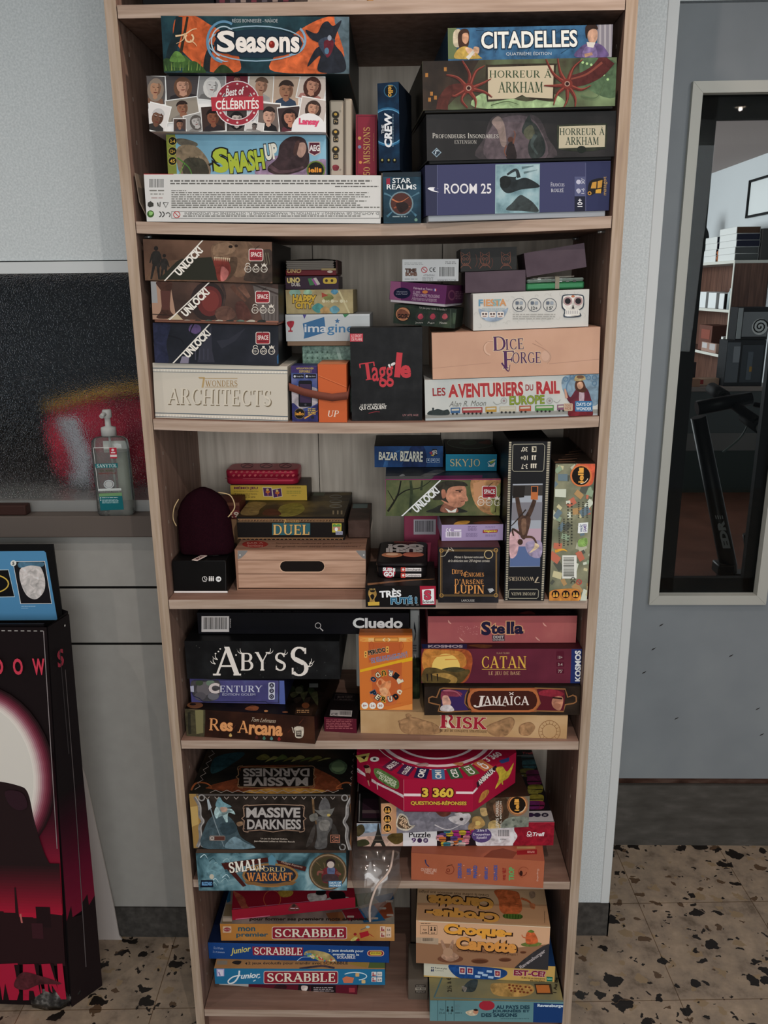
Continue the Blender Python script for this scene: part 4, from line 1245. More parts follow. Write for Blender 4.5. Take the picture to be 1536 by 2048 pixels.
f.p([(384,800),(396,800),(392,892)],'160d0e');f.p([(430,796),(440,796),(440,888)],'160d0e');f.p([(466,794),(474,794),(480,862)],'160d0e');f.p([(458,840),(464,868),(480,888),(470,890),(458,866)],'160d0e');f.p([(360,850),(366,896),(352,896)],'160d0e');f.p([(414,868),(424,868),(428,894),(412,894)],'160d0e')
f.b([(400,820),(440,826),(490,846),(440,850),(405,866),(380,856)],'3c1a1e')
for ch,x0,x1 in (('S',268,290),('H',310,332),('A',352,376),('D',392,412),('O',432,452),('W',472,497)):
 f.t(ch,x0,62,x1,98,'9c2c3c',b=.03)
f.s([(499,2),(499,500)],1.6,'6c6464',smooth=False)
for k in range(40):
 f.s([(k*13,0.6),(k*13+7,0.6)],1.6,'94908c',smooth=False)
stamp_banded(mb,f)
f=col_face(1,(0,0,80,0,80,918,0,918))
f.bg('151112')
strips(f,0,80,(380,480,580,690),('151112','2c0f18','481020','5c1224'))
f.p([(0,690),(14,660),(16,690),(40,700),(44,672),(60,660),(62,690),(80,676),(80,918),(0,918)],'171011')
f.t('S',20,60,42,98,'7c2834',b=.03)
f.s([(44,110),(46,400),(42,840)],2,'4c4646',smooth=False);f.s([(30,60),(36,300)],3,'2c2829',smooth=False);f.e(54,16,2.4,2.4,'b0aca8',8)
stamp_banded(mb,f)
mb.build('printed_sleeve',e)
mb=MB()
mb.box(-.44,.035,.05,.056,.55,.92,blackc)
mb.box(-.44,-.012,.1475,.1495,.50,.91,blackc)
mb.build('inner_liner',e)
tm=noise_mat('crumpled_tape',('0c0b0b','2a2826','6c6864'),(45,45,45),4,.2,bump=.6)
mb=MB()
mb.loft([[(x-X,y-Y,z) for x,y,z in ring_] for ring_ in (
 [(-.80,.083,.002),(-.80,.080,.02),(-.80,.086,.05)],
 [(-.765,.076,.001),(-.765,.072,.022),(-.765,.083,.055)],
 [(-.735,.078,.001),(-.732,.074,.02),(-.735,.086,.06)],
 [(-.700,.105,.001),(-.694,.104,.024),(-.702,.114,.06)])],tm,False)
mb.build('tape',e)
tag(e,'black cardboard display column printed with a pale moon and red dusk skyline','display stand')
e=empty('header_card',Matrix.Translation((-.655,.2035,.90)))
mb=MB()
mb.loft([[(-.53,0,-.012),(-.018,0,-.012),(-.018,.004,-.012),(-.53,.004,-.012)],[(-.53,0,.17),(-.019,0,.17),(-.019,.004,.17),(-.53,.004,.17)]],mat('0b0a0a',.4),True,False)
p=Print((-1905,60,625,70,800,905,-1800,905),lambda u,v,o:(-.53+u*(.512-.006*(1-v)),-o,.17-v*.172))
p.p([(-1800,140),(560,136),(580,152),(738,884),(-1760,905)],'3f6c8c')
p.p([(-260,335),(198,328),(272,626),(-260,635)],'9ca8ac');p.p([(-256,341),(194,334),(266,620),(-256,629)],'0d0c0d')
p.ring(0,482,208,14,'a88c3c',ry=110);p.e(10,482,60,40,'a88c3c')
p.p([(238,242),(574,240),(670,702),(334,704)],'b0aca8');p.p([(244,248),(570,246),(664,696),(340,698)],'141214')
p.b([(318,330),(420,270),(520,290),(580,420),(580,560),(500,650),(400,610),(330,470)],'a39c98')
p.b([(300,256),(430,252),(560,256),(548,300),(430,286),(316,310)],'3c5a6c')
p.e(247,262,31,31,'b8b4ae');p.t('5',236,246,258,280,'1a1818',b=.04)
p.small(345,726,500,736,1,'8ca4b4');p.small(345,748,420,755,1,'8ca4b4',3)
stamp(mb,p)
mb.build('card',e)
tag(e,'blue picture card in a black border standing in the open top of the black column','picture card')
mb=MB()
pp=mat('a69d98',.7,gain=1.55)
mb.prism([(-.662,.0),(-.668,.012),(-.672,.09),(-.703,.46),(-.73,.62),(-1.1,.62),(-1.1,.0),(-.78,-.0)],.2835,.2875,pp,'y')
tag(mb.build('paper_sheet'),'white sheet of card leaning on the wall behind the black column','sheet')
GAIN=1.0
# ------------------------------------------------------------------ games, topmost full shelf
GAIN=1.2
SH1='games on the topmost full shelf'
def art(f):
 f.bg(noise_mat('teal_forest_print',('101c22','1d3a42','2c4a4c'),(30,30,30)))
 f.b([(385,95),(480,85),(560,130),(640,180),(700,260),(725,320),(718,385),(560,385),(440,300),(370,200)],'b4542c')
 f.b([(910,385),(915,300),(1000,200),(1100,130),(1200,90),(1315,84),(1320,240),(1250,385)],'bc5a30')
 f.b([(1235,90),(1330,80),(1330,390),(1230,390),(1290,300)],'50626a')
 f.s([(400,90),(390,180),(360,280),(350,385)],36,'16262a',60)
 f.s([(445,90),(425,200),(405,300)],12,'2a2418',18)
 f.s([(580,240),(555,300),(545,385)],26,'1a2022',40)
 for x,y,r,c in ((340,350,60,'2c4224'),(420,330,55,'3c5a2a'),(480,365,60,'2e4a22'),(390,300,40,'567a3a'),(640,385,60,'26381e')):
  f.b([(x-r,y+30),(x-r*.5,y-r*.4),(x,y-r*.6),(x+r*.6,y-r*.2),(x+r,y+30)],c)
 for k in range(14):
  f.s([(330+k*15,380),(325+k*16,350-(k*37) % 30)],6,('5a7a3c','39562a','7c9048')[k % 3],1)
 f.s([(380,195),(430,185),(470,160),(495,155)],10,'d8b890',3)
 f.ring(455,205,26,9,'d8b890',a0=-60,a1=230)
 f.s([(430,180),(420,215),(385,235)],8,'d0a880',2)
 f.s([(460,215),(485,235),(495,250)],8,'d0a880',2)
 f.b([(1150,385),(1160,300),(1090,360),(1130,270),(1165,240),(1110,210),(1080,160),(1140,180),(1170,130),(1200,115),(1230,140),(1275,110),(1245,190),(1240,240),(1285,300),(1290,385)],'1c2028')
 f.b([(1150,225),(1190,200),(1240,215),(1225,255),(1195,300),(1165,270)],'343c4c')
 f.b([(1180,225),(1230,220),(1225,275),(1195,310)],'5a1a26')
 f.e(1210,205,11,15,'8a92a0')
 f.e(1195,275,12,18,'4c7088')
 f.e(825,235,240,78,'1a2c3a')
 f.ring(815,235,262,7,'86a2b2',ry=98)
 f.ring(640,225,95,13,'5a84a0',ry=115,a0=95,a1=300)
 f.ring(640,225,70,7,'a8bcc6',ry=85,a0=110,a1=320)
 f.ring(1000,215,85,12,'7a9ab0',ry=85,a0=-50,a1=95)
 f.s([(600,310),(640,330),(665,330)],9,'a0b4c0',2)
 f.t('S',603,165,700,282,'e4dcd4',b=.03,o='14202c',ow=.05)
 f.t('easons',703,198,1048,284,'e4dcd4',b=.035,o='14202c',ow=.05)
 f.e(898,240,16,20,'7a1c14')
 f.e(894,233,6,7,'b04a3c')
 f.t('RÉGIS BONNESSÉE - NAÏADE',685,98,930,122,'a8aeb0')
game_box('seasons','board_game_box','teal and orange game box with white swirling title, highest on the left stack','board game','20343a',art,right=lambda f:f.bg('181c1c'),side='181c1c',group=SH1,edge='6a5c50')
def art(f):
 f.bg('e0dedb')
 P=f.portrait
 P(215,405,330,565,'5a5452','b08468','8a7a6c','7a5a48',True,-4)
 P(325,400,515,545,'4a4444','c09078','6a4a38','2e2a2c',True,3)
 P(500,400,655,545,'8c8a88','c8c4c0','d4d0ca','6a6866',True,-6)
 P(650,400,775,470,'6a2430','a87060','3a2420','4a1c28')
 P(770,400,915,550,'b8a898','a87c64','5c4638','9a9692',False,-8)
 P(905,405,1050,580,'b49c88','9c6e54','33241e','2e3c50',False,-3,lift=.05)
 P(1040,400,1195,545,'c8b8ac','b8846c','4a2a22','a8746a',True,-12)
 P(330,530,510,655,'8c8478','8a604a','2c201c','78726a',False,8)
 P(225,560,345,715,'d4d0cc','6a4a3a','b8b6b4','33302e',False,-14,lift=.06)
 P(430,610,560,715,'9a9894','a8a4a0','55504c','7c7874',True,14)
 P(370,640,440,715,'4a3a34','8c6450','201816','3a3a40')
 P(520,570,650,715,'3a2c28','7c4c38','1c1412','2a2426',False,4,lift=.02)
 P(655,590,770,715,'3c3634','b4a8a0','1a1616','4a4442',True)
 P(825,555,945,715,'6a5e58','bc9480','2a2220','1c1a1c',False,-4,lift=.03)
 P(935,575,1060,715,'3a2c2c','b07860','241a1a','5a2c34',True,6)
 P(1050,530,1195,660,'b8aca4','b4866e','3a2a24','9c8c84',True,-10)
 P(755,660,860,715,'c8c4c0','6a605c','2a2422','8c8884',False,-8)
 f.ring(716,560,122,6,'e0d4d4')
 f.ring(716,560,117,26,'96303c')
 f.ring(716,560,90,4,'d8c4c4')
 for k in range(12):
  if k % 6 not in (0,):
   f.e(716+104*math.cos(k*math.pi/6),560+104*math.sin(k*math.pi/6),6,6,'d8c0bc',8)
 f.e(716,500,70,40,'8a2c38')
 f.t('Best of',655,475,752,518,'e6dcd8',rot=6,b=.02,sh=.15)
 f.p([(574,528),(855,521),(857,596),(580,602)],'a8323e')
 f.t('CÉLÉBRITÉS',600,532,832,592,'ecdcd6',rot=1,b=.02)
 f.e(1100,705,93,92,'dcdad8')
 f.t('Lansay',1047,643,1155,684,'d4486c',rot=-2,b=.04,o='a82048',ow=.03)
game_box('celeb','board_game_box','white box printed all over with small portrait photos and a red round seal','board game','d8d6d2',art,right=lambda f:f.bg('1c1614'),group=SH1)
def art(f):
 f.bg(noise_mat('pale_sky_print',('6a94a8','7cabc0','94bccc'),(8,8,8)))
 f.p([(325,725),(378,725),(388,940),(340,945)],'7a8438')
 for y,s in ((760,'2-4'),(815,'12+'),(868,'45')):
  f.icon(364,y,25,'14140e','c8a040','a8a048',s)
 f.b([(385,750),(430,748),(495,770),(490,790),(420,785),(395,775)],'5c564a')
 f.b([(390,800),(430,780),(500,795),(560,870),(560,945),(420,945),(385,860)],'7c6c56')
 f.b([(430,860),(520,855),(555,900),(550,945),(430,945)],'3c3a2e')
 f.s([(560,890),(600,870),(615,850)],14,'2c2820',5)
 f.s([(390,850),(450,900),(470,945)],7,'4a7a34',5)
 f.s([(400,945),(430,880)],6,'6a9a40',2)
 for k in range(3):
  f.s([(455+k*25,845),(468+k*25,875)],5,'463e32',2)
 f.b([(830,945),(850,885),(920,840),(1000,850),(1100,870),(1190,860),(1190,945)],'8c7890')
 f.b([(880,900),(930,850),(945,780),(1000,738),(1070,745),(1095,800),(1100,880),(1060,920),(960,945),(890,930)],'3a2a2c')
 f.b([(1035,780),(1075,770),(1085,810),(1060,850),(1035,830)],'b08c7c')
 f.b([(1030,765),(1050,760),(1042,800),(1030,840),(1015,820)],'4a322e')
 f.s([(890,895),(940,925),(1010,920),(1070,900)],22,'564044',10)
 f.t('S',583,800,668,932,'a8b83c',b=.05,o='1c1a14',ow=.05,rot=6)
 f.t('MASH',668,815,860,925,'a8b83c',rot=8,b=.05,o='1c1a14',ow=.05)
 f.t('UP',862,775,930,862,'e0dccc',rot=8,b=.05,o='1c1a14',ow=.05)
 f.p([(1097,765),(1160,765),(1162,825),(1130,842),(1097,825)],'c8b4b0')
 f.p([(1102,770),(1156,770),(1157,822),(1130,836),(1102,822)],'5c2432')
 f.t('AEG',1102,782,1158,815,'e0d8d4',b=.04)
 f.icon(1137,917,50,'18180f','d08c34','647a34',' ')
 f.t('iell',1098,903,1148,930,'d89034',b=.03)
 f.r(1152,908,1167,928,'d89034')
game_box('smash','board_game_box','sky blue game box with a crooked green title and a hooded figure','board game','6a94a8',art,group=SH1)
def art(f):
 f.bg('c9c8c4')
 f.r(209,932,370,941,'b03030')
 f.bar(232,960,325,1022,'cac9c6','4a4a48',5)
 f.small(240,1024,320,1038,1,'77756f')
 f.small(245,1043,318,1056,1,'8c8a84',4)
 f.small(250,1064,318,1076,1,'a4908c',6)
 f.small(352,972,1480,1000,2,'5c5a56',7,.55)
 f.small(1240,1003,1480,1012,1,'5c5a56',8,.55)
 f.small(357,1026,440,1034,1,'66645e',8)
 f.small(358,1036,1482,1126,8,'6a6862',9,.5)
 f.box(358,1138,1482,1178,3,'807e7a')
 f.t('D: ACHTUNG GB: WARNING F: ATTENTION NL: WAARSCHUWING PL: OSTRZEZENIE CZ: UPOZORNENI',430,1144,1475,1158,'4a4844',rot=180)
 f.small(420,1162,1440,1172,1,'5a5852',12)
 f.ring(387,1157,19,4,'b04444')
 f.s([(375,1145),(399,1169)],4,'b04444')
 f.e(246,1153,19,19,'3a5a28')
 f.b([(238,1140),(258,1144),(254,1158),(240,1160)],'8cb870')
 f.ring(290,1155,16,5,'33322f',a0=-80,a1=80)
 f.ring(306,1155,16,5,'33322f',a0=-80,a1=80)
 f.ring(340,1158,14,5,'55534e',a0=-160,a1=60)
 f.p([(232,1092),(246,1084),(262,1096),(262,1112),(240,1118),(230,1108)],'3a3934')
 f.s([(284,1092),(288,1112)],6,'3a3934')
 f.s([(298,1088),(296,1116)],5,'55534e')
 f.s([(314,1092),(342,1092),(328,1118),(314,1092)],4,'3a3934',smooth=False)
_o=game_box('white','board_game_box','long white box turned bottom-up, covered in fine grey print, one end flap hanging open','board game','bdbcb8',art,top=lambda f:f.bg('8c3034'),group=SH1)
M,w,d,h=place('white')[:4]
_e=empty('board_game_box',M)
for k in ('label','category','group'):
 _e[k]=_o[k]
 del _o[k]
_o.name='carton'
_o.parent=_e
_o.matrix_parent_inverse=M.inverted()
mb=MB()
mb.loft([[(-w/2-.0005,.012,.004),(-w/2-.0005,.0125+.2,.004),(-w/2-.002,.2125,.004),(-w/2-.002,.012,.004)],
  [(-w/2-.012,.01,.03),(-w/2-.012,.2,.03),(-w/2-.0135,.2,.03),(-w/2-.0135,.01,.03)],
  [(-w/2-.016,.008,h+.002),(-w/2-.016,.19,h+.002),(-w/2-.0175,.19,h+.002),(-w/2-.0175,.008,h+.002)]],mat('7a6c5e',.8),True,False)
mb.build('end_flap',_e)
mb=MB()
mb.box(w/2+.0005,w/2+.0022,.006,.15,.01,h+.004,mat('8a7c70',.8))
mb.build('end_flap',_e)
def art(f):
 for y,s in ((620,'7+'),(715,'2-4'),(808,'25')):
  f.icon(1243,y,21,'2a2620','b08c44','5c5444',' ')
  f.e(1243,y-4,9,8,'c09a48',8)
  f.rr(1230,y+20,1258,y+52,'2a2620',6)
  f.t(s,1234,y+28,1254,y+44,'b49c74',b=.02)
 for y in (600,915):
  f.ring(1218,y,5,2,'6a6258')
  f.ring(1268,y,5,2,'6a6258')
 f.b([(1226,895),(1245,888),(1262,898),(1255,918),(1232,918)],'7a3038')
 f.r(1290,520,1296,945,'6e655a')
M,w,d,h,qf,qt,qr=place('tin')
e=empty('card_game_tin',M)
tin=mat('94897a',.35,.25)
mb=MB()
mb.box(-w/2,w/2-.013,0,d,0,h-.002,tin,.003,3)
p=Print(qf,frame3('front',w,d,h));art(p);stamp(mb,p)
mb.build('base',e)
mb=MB()
mb.box(w/2-.0125,w/2,-.001,d+.001,0,h,tin,.003,3)
mb.build('lid',e)
tag(e,'upright beige metal tin with three small round icons down its narrow side','game tin',SH1)
def art(f):
 f.bg('7c2434')
 f.box(1358,625,1460,940,4,'5c1826')
 f.tv('50 MISSIONS',1393,686,1428,945,'c09a58',f='serif')
 f.small(1446,720,1449,870,20,'a07a4c')
 f.e(1372,745,9,9,'b08a50');f.e(1372,792,9,9,'6a7a94');f.e(1377,875,8,8,'c08448')
game_box('missions','card_game_box','narrow dark red box lettered upwards in gold, between the beige tin and blue box','card game','7c2434',art,group=SH1)
def art(f):
 f.bg(noise_mat('starfield_print',('0c1420','14283e','1d4460'),(25,25,25),5))
 f.ring(195,650,100,12,'2c6084')
 f.ring(195,650,92,5,'5a92b4')
 f.icon(207,466,34,'0e1820','c8983c','2f5a74',' ')
 f.tv('iello',195,438,220,496,'d09c40',rot=-90,b=.02)
 f.tv('CREW',176,580,215,755,'dcdee0',b=.04,sh=.1)
 f.tv('THE',162,640,175,685,'c8ccd0',b=.02)
 f.small(218,585,222,755,22,'8ca8b8')
 for x in (165,198,228):
  f.e(x,823,11,13,'0a1016');f.e(x,820,5,6,'a09858',8)
game_box('crew','card_game_box','slim dark blue box standing upright, its white title running upwards','card game','0f1c2c',art,right=lambda f:f.bg('131c28'),group=SH1)
def art(f):
 f.bg(noise_mat('deep_space_print',('10202a','1d3a4a','2f5468'),(25,25,25),4))
 f.r(170,1100,365,1138,'16303c')
 f.s([(175,990),(215,1010),(240,1060)],10,'4c7080',2)
 f.s([(355,985),(310,1010)],10,'4c7080',2)
 f.s([(190,1110),(225,1075)],12,'3f6678',3);f.s([(340,1105),(305,1070)],12,'3f6678',3)
 f.e(263,1042,62,62,'6a8088')
 f.e(263,1042,55,55,'4a2a24')
 f.s([(215,1020),(255,1035),(300,1010)],8,'b06844',2);f.s([(225,1065),(270,1050),(310,1060)],8,'8c4c34',2)
 f.b([(235,1045),(280,1035),(300,1060),(260,1090)],'241816')
 f.t('STAR',217,912,312,938,'d8dcdc',b=.01)
 f.t('REALMS',188,944,340,970,'d8dcdc',b=.01)
 f.p([(186,915),(205,912),(205,945),(186,945)],'8c2438')
 f.small(218,1106,305,1118,1,'7c8c90',2);f.e(338,1125,8,8,'6a8c7c')
 f.r(170,880,365,905,'1a262e')
game_box('starrealms','card_deck_box','small space-blue card box with a round planet, under the slim upright blue box','card game','12202a',art,group=SH1)
def art(f):
 f.bg('3a3c5c')
 f.r(380,830,448,1140,'2e3048')
 f.r(1208,830,1340,1140,'2c3050')
 f.r(446,835,449,1100,'565a78');f.r(1205,835,1208,1095,'565a78')
 f.p([(745,842),(973,838),(970,1092),(743,1097)],'86a0a4')
 f.p([(750,847),(968,843),(965,1087),(748,1092)],noise_mat('pale_ruin_print',('4c6a72','86a4aa','a8bcbe'),(35,35,35),4))
 f.b([(770,935),(800,905),(850,905),(865,870),(850,920),(900,910),(960,940),(965,960),(880,970),(810,990),(775,965)],'22282a')
 f.b([(768,915),(800,900),(825,925),(810,960),(778,960)],'181c1c')
 f.s([(865,910),(850,870),(805,895)],20,'2a3236',10)
 f.b([(800,1075),(830,1040),(870,1000),(900,1010),(940,1040),(965,1085),(880,1080)],'353c3c')
 f.s([(880,860),(940,850)],14,'5a7074',4);f.s([(890,885),(960,870)],12,'6c8488',3)
 f.b([(398,966),(420,958),(452,966),(430,974),(455,984),(425,980)],'d4d4dc')
 f.e(440,968,10,8,'3a3c5c',10)
 f.t('ROOM 25',483,940,724,992,'d4d2d4',b=.012)
 f.T('François',1028,934,1098,955,'b8b8c4')
 f.T('ROUZÉ',1030,962,1094,984,'c4c4cc')
 f.r(1150,905,1204,1005,'505474')
 f.r(1150,1005,1204,1086,'1e2030')
 f.e(1170,932,12,12,'b4b4c4');f.tv("30'",1184,915,1201,943,'c8c8d0')
 f.b([(1158,975),(1170,965),(1182,978),(1170,992)],'b4b4c4');f.tv('1-6',1184,965,1200,992,'c8c8d0')
 f.tv('10+',1164,1018,1190,1060,'d8d8dc',b=.02)
 f.b([(1218,990),(1228,930),(1285,912),(1300,930),(1290,985),(1255,990),(1235,1000)],'1c1a1c')
 f.p([(1232,965),(1240,935),(1262,930),(1260,965)],'b8883c');f.p([(1266,965),(1268,928),(1292,922),(1288,960)],'b8883c')
 f.p([(1256,990),(1258,972),(1286,966),(1284,990)],'c8983c')
 f.ring(1226,990,10,5,'b08038')
 f.tv('matagot',1297,905,1317,1000,'b89454')
game_box('room25','board_game_box','indigo box with a swimming figure in its middle panel, bottom of right stack','board game','2e304a',art,tray=(.009,.004,'a4a8ac'),group=SH1)
def art(f):
 f.bg(noise_mat('soot_print',('201f1f','262525','302e2e'),(14,14,14)))
 f.b([(660,812),(690,700),(730,600),(850,580),(960,600),(1010,700),(1040,812)],'3c3638')
 f.b([(700,812),(730,640),(860,590),(960,640),(1000,812)],'544a4e')
 f.b([(725,625),(760,595),(790,640),(800,740),(775,745),(755,670)],'80706a')
 f.b([(880,660),(915,590),(930,620),(960,650),(1000,740),(985,800),(930,812),(910,760),(920,700),(890,690)],'2a302e')
 f.b([(895,660),(930,640),(945,690),(915,715),(890,690)],'4a4c3c')
 f.s([(950,690),(930,740),(960,790)],22,'3c4644',8)
 f.s([(985,720),(995,770),(975,805)],14,'222828',5)
 f.e(822,715,15,15,'4a3028');f.b([(800,810),(808,740),(835,730),(852,810)],'241c1c');f.s([(835,735),(845,690),(838,670)],8,'6a4438',4)
 f.s([(800,745),(790,775),(800,800)],8,'6a4438',4)
 f.T('Profondeurs Insondables',422,682,760,708,'b8b4ac')
 f.T('EXTENSION',535,718,647,736,'a09c96')
 f.p([(443,757),(468,781),(443,806),(418,781)],'7c909c');f.p([(443,763),(462,781),(443,800),(424,781)],'26303a')
 f.s([(437,790),(441,772),(452,774)],6,'b0bcc4',4)
 f.b([(1060,650),(1085,640),(1290,632),(1315,645),(1310,750),(1290,765),(1200,775),(1185,755),(1160,775),(1075,765),(1062,745)],'2c3026')
 f.p([(1070,648),(1308,640),(1303,752),(1068,760)],'b0a890')
 f.e(1185,765,24,18,'1c221c')
 f.T('HORREUR À',1072,648,1302,692,'26382c')
 f.T('ARKHAM',1102,702,1272,742,'26382c')
game_box('arkhamext','board_game_box','charcoal box with a small parchment plaque at its right end, above the indigo box','board game','222121',art,tray=(.005,.003,'141414'),group=SH1,edge='4a4846')
def art(f):
 f.bg(noise_mat('sickly_green_print',('2a241e','3e3a2c','5c6a4c','7c9068'),(12,12,12),4,spread=(.3,.72)))
 f.p([(370,310),(660,306),(560,480),(480,562),(372,562)],noise_mat('dark_alley_print',('1c1714','2c241e','3e3026'),(25,25,25)))
 f.b([(640,550),(700,470),(900,520),(1040,480),(1080,555)],'8ca478')
 f.b([(1180,300),(1280,300),(1368,330),(1355,500),(1200,440)],'4c6246')
 for x,y in ((385,375),(480,345),(410,470),(400,500),(430,490)):
  f.r(x,y,x+14,y+20,'9c6a34')
 for k in range(10):
  f.e(1190+(k*43) % 150,320+(k*29) % 110,7,7,'a0c084',8)
 f.b([(695,345),(730,332),(1040,326),(1052,345),(1045,500),(1030,520),(930,505),(890,490),(850,500),(720,520),(698,500)],'30281c')
 f.p([(704,345),(1042,334),(1036,505),(900,498),(880,486),(840,505),(706,510)],'b8ac92')
 f.T('HORREUR À',712,352,1030,398,'33452f')
 f.T('ARKHAM',757,420,985,474,'33452f')
 A,Bc='5c2620','6e2e26'
 f.s([(1120,420),(1200,400),(1270,360),(1320,300)],60,'4c2220',85)
 f.s([(1130,405),(1210,380),(1290,320)],8,'7a4034',12)
 f.s([(590,450),(520,460),(480,510),(470,562)],46,'4a241e',60)
 for pts in ([(605,450),(610,380),(570,310)],[(610,450),(640,370),(685,340)],[(600,450),(550,400),(490,385)],[(610,455),(670,430),(720,405)],
    [(610,455),(680,470),(725,500)],[(600,460),(570,510),(600,555)],[(605,460),(640,510),(640,555)],[(600,455),(540,490),(520,490)],
    [(1110,430),(1075,370),(1060,300)],[(1110,430),(1040,380),(1000,305)],[(1110,430),(1140,350),(1190,305)],[(1110,435),(1050,440),(990,440)],
    [(1110,440),(1060,480),(1040,540)],[(1110,440),(1110,510),(1090,555)],[(1115,440),(1150,500),(1150,555)],[(1115,435),(1180,460),(1230,440)]):
  f.s(pts,24,A,4)
  f.s([(a+3,b_-4) for a,b_ in pts],8,'8a4438',2)
 for x,y in ((606,452),(1110,430)):
  f.e(x,y,28,26,Bc);f.e(x,y,14,14,'a08070');f.e(x,y,9,9,'2a1210')
 f.s([(720,540),(800,520),(860,535)],5,'4a5a3c',2);f.s([(1180,490),(1260,500),(1300,430)],8,'55684a',2)
game_box('arkham','board_game_box','murky green box with red tentacles reaching round a torn parchment title','board game','2c2820',art,tray=(.004,.002,'1a1814'),group=SH1,edge='5a5448')
def art(f):
 f.bg(noise_mat('blue_stone_print',('1f3a50','30587a','3c6a8c'),(60,60,60),3))
 for k in range(16):
  x=640+(k*67) % 500
  f.s([(x,140+(k*31) % 150),(x+40,150+(k*47) % 140)],3,'1c344a',2)
 f.r(498,140,545,302,'5c6a48');f.b([(530,165),(560,150),(575,200),(560,240),(530,230)],'b4a890')
 f.b([(552,180),(575,148),(605,155),(610,200),(600,240),(560,245)],'3a2418')
 f.b([(575,175),(602,170),(606,205),(592,225),(575,210)],'b88c70')
 f.b([(540,300),(545,260),(580,238),(620,250),(665,290),(665,300)],'a88c44')
 f.b([(590,245),(625,250),(640,285),(605,275)],'c09c80')
 f.s([(600,300),(640,255)],20,'c4c0b4',14);f.b([(635,240),(660,245),(655,275),(632,262)],'c09a7c')
 f.r(1265,125,1347,292,'7c7880');
 for x in (1275,1300,1325):
  f.r(x,125,x+10,292,'9c989c')
 f.b([(1155,292),(1170,250),(1215,222),(1275,225),(1310,255),(1312,292)],'5c4c74')
 f.b([(1190,292),(1205,240),(1250,235),(1262,292)],'7a6a94')
 f.b([(1215,150),(1240,140),(1265,160),(1262,205),(1240,222),(1218,205)],'bc947c')
 f.b([(1203,165),(1210,130),(1255,125),(1268,150),(1240,148),(1218,165),(1212,200)],'2c1c16')
 f.p([(1210,215),(1255,218),(1245,245),(1215,240)],'c8c4bc');f.s([(1200,285),(1240,275)],18,'b48c74',14)
 f.t('CITADELLES',670,158,1163,246,'dcdcd4',rot=1.2,b=.025,o='12263a',ow=.045)
 f.t('QUATRIÈME ÉDITION',798,264,1030,286,'b4bcc0',rot=.5)
game_box('citadelles','board_game_box','blue box with a robed man and woman at its ends, top of right stack','board game','243c50',art,group=SH1)
# ------------------------------------------------------------------ second shelf
GAIN=1.18
SH2='games on the second shelf'
def unlock_marks(f,x,y,dx,dy):
 """red badge and the three little icons, shared by the row of matching boxes"""
 f.rr(x,y,x+84,y+72,'d0c4bc',10)
 f.rr(x+4,y+4,x+80,y+68,'8c2830',8)
 f.t('SPACE',x+12,y+20,x+74,y+46,'e0d4cc',b=.02)
 f.r(x+20,y+52,x+64,y+57,'5c1820')
 f.s([(x+36,y+6),(x+50,y-10),(x+64,y-18)],3,'2a2420')
 for k,s in enumerate(('10+','60','1-6')):
  cx,cy=x-5+dx+k*47,y+112+dy
  f.ring(cx,cy,20,4,'ccc4b8')
  f.t(s,cx-12,cy-7,cx+12,cy+7,'c4bcb0')
  if k==0:
   f.ring(cx,cy-22,14,4,'ccc4b8',a0=170,a1=360)
  elif k==1:
   f.r(cx-7,cy-30,cx+7,cy-20,'ccc4b8')
  else:
   f.p([(cx-16,cy-34),(cx-8,cy-24),(cx,cy-36),(cx+8,cy-24),(cx+16,cy-34),(cx+12,cy-18),(cx-12,cy-18)],'ccc4b8')
def unlock_title(f,x0,y0,x1,y1):
 """white slanted strip with black letters and the light diagonal that runs through it"""
 cx,cy=(x0+x1)/2,(y0+y1)/2
 L=math.hypot(x1-x0,y1-y0)
 a=math.degrees(math.atan2(y0-y1,x1-x0))
 ux,uy=(x1-x0)/L,(y1-y0)/L
 nx,ny=-uy,ux
 f.s([(x0-ux*110,y0-uy*110),(x1+ux*40,y1+uy*40)],7,'d8d2c8',smooth=False)
 h=26
 f.t('UNLOCK!',cx-L/2+6+nx*h*.9,cy-24+ny*h*.9,cx+L/2-6+nx*h*.9,cy+24+ny*h*.9,'e0dad0',rot=a,b=.045)
def art(f):
 f.bg('c0b8aa')
 for y,s in ((856,1),(1115,-1)):
  f.p([(148,y),(950,y+14+(8 if s< 0 else 0)),(950,y+19+(8 if s< 0 else 0)),(148,y+5)],'4c5a64')
 fs=[]
 for k in range(46):
  x=152+k*17.4
  for y in (864+k*.33,1124+k*.5):
   fs.append([(x,y),(x+15,y),(x+12,y+12),(x+3,y+12)])
 f.add(fs,'d2ccc0')
 f.p([(148,878),(946,890),(946,893),(148,881)],'57646c')
 f.p([(160,1136),(946,1162),(946,1166),(160,1140)],'57646c')
 f.T('7',432,910,470,972,'ab9164',sh=-.2)
 f.T('WONDERS',466,930,652,964,'94784c')
 f.r(430,917,652,920,'a08658');f.r(465,967,652,970,'a08658')
 f.T('ARCHITECTS',252,984,852,1078,'746650',rot=-1.2)
 f.T('ARCHITECTS',246,980,846,1072,'c8bfaf',rot=-1.2)
game_box('architects','board_game_box','cream box with embossed cream lettering between scalloped blue borders','board game','b4aea2',art,right=lambda f:f.bg('aaa498'),group=SH2)
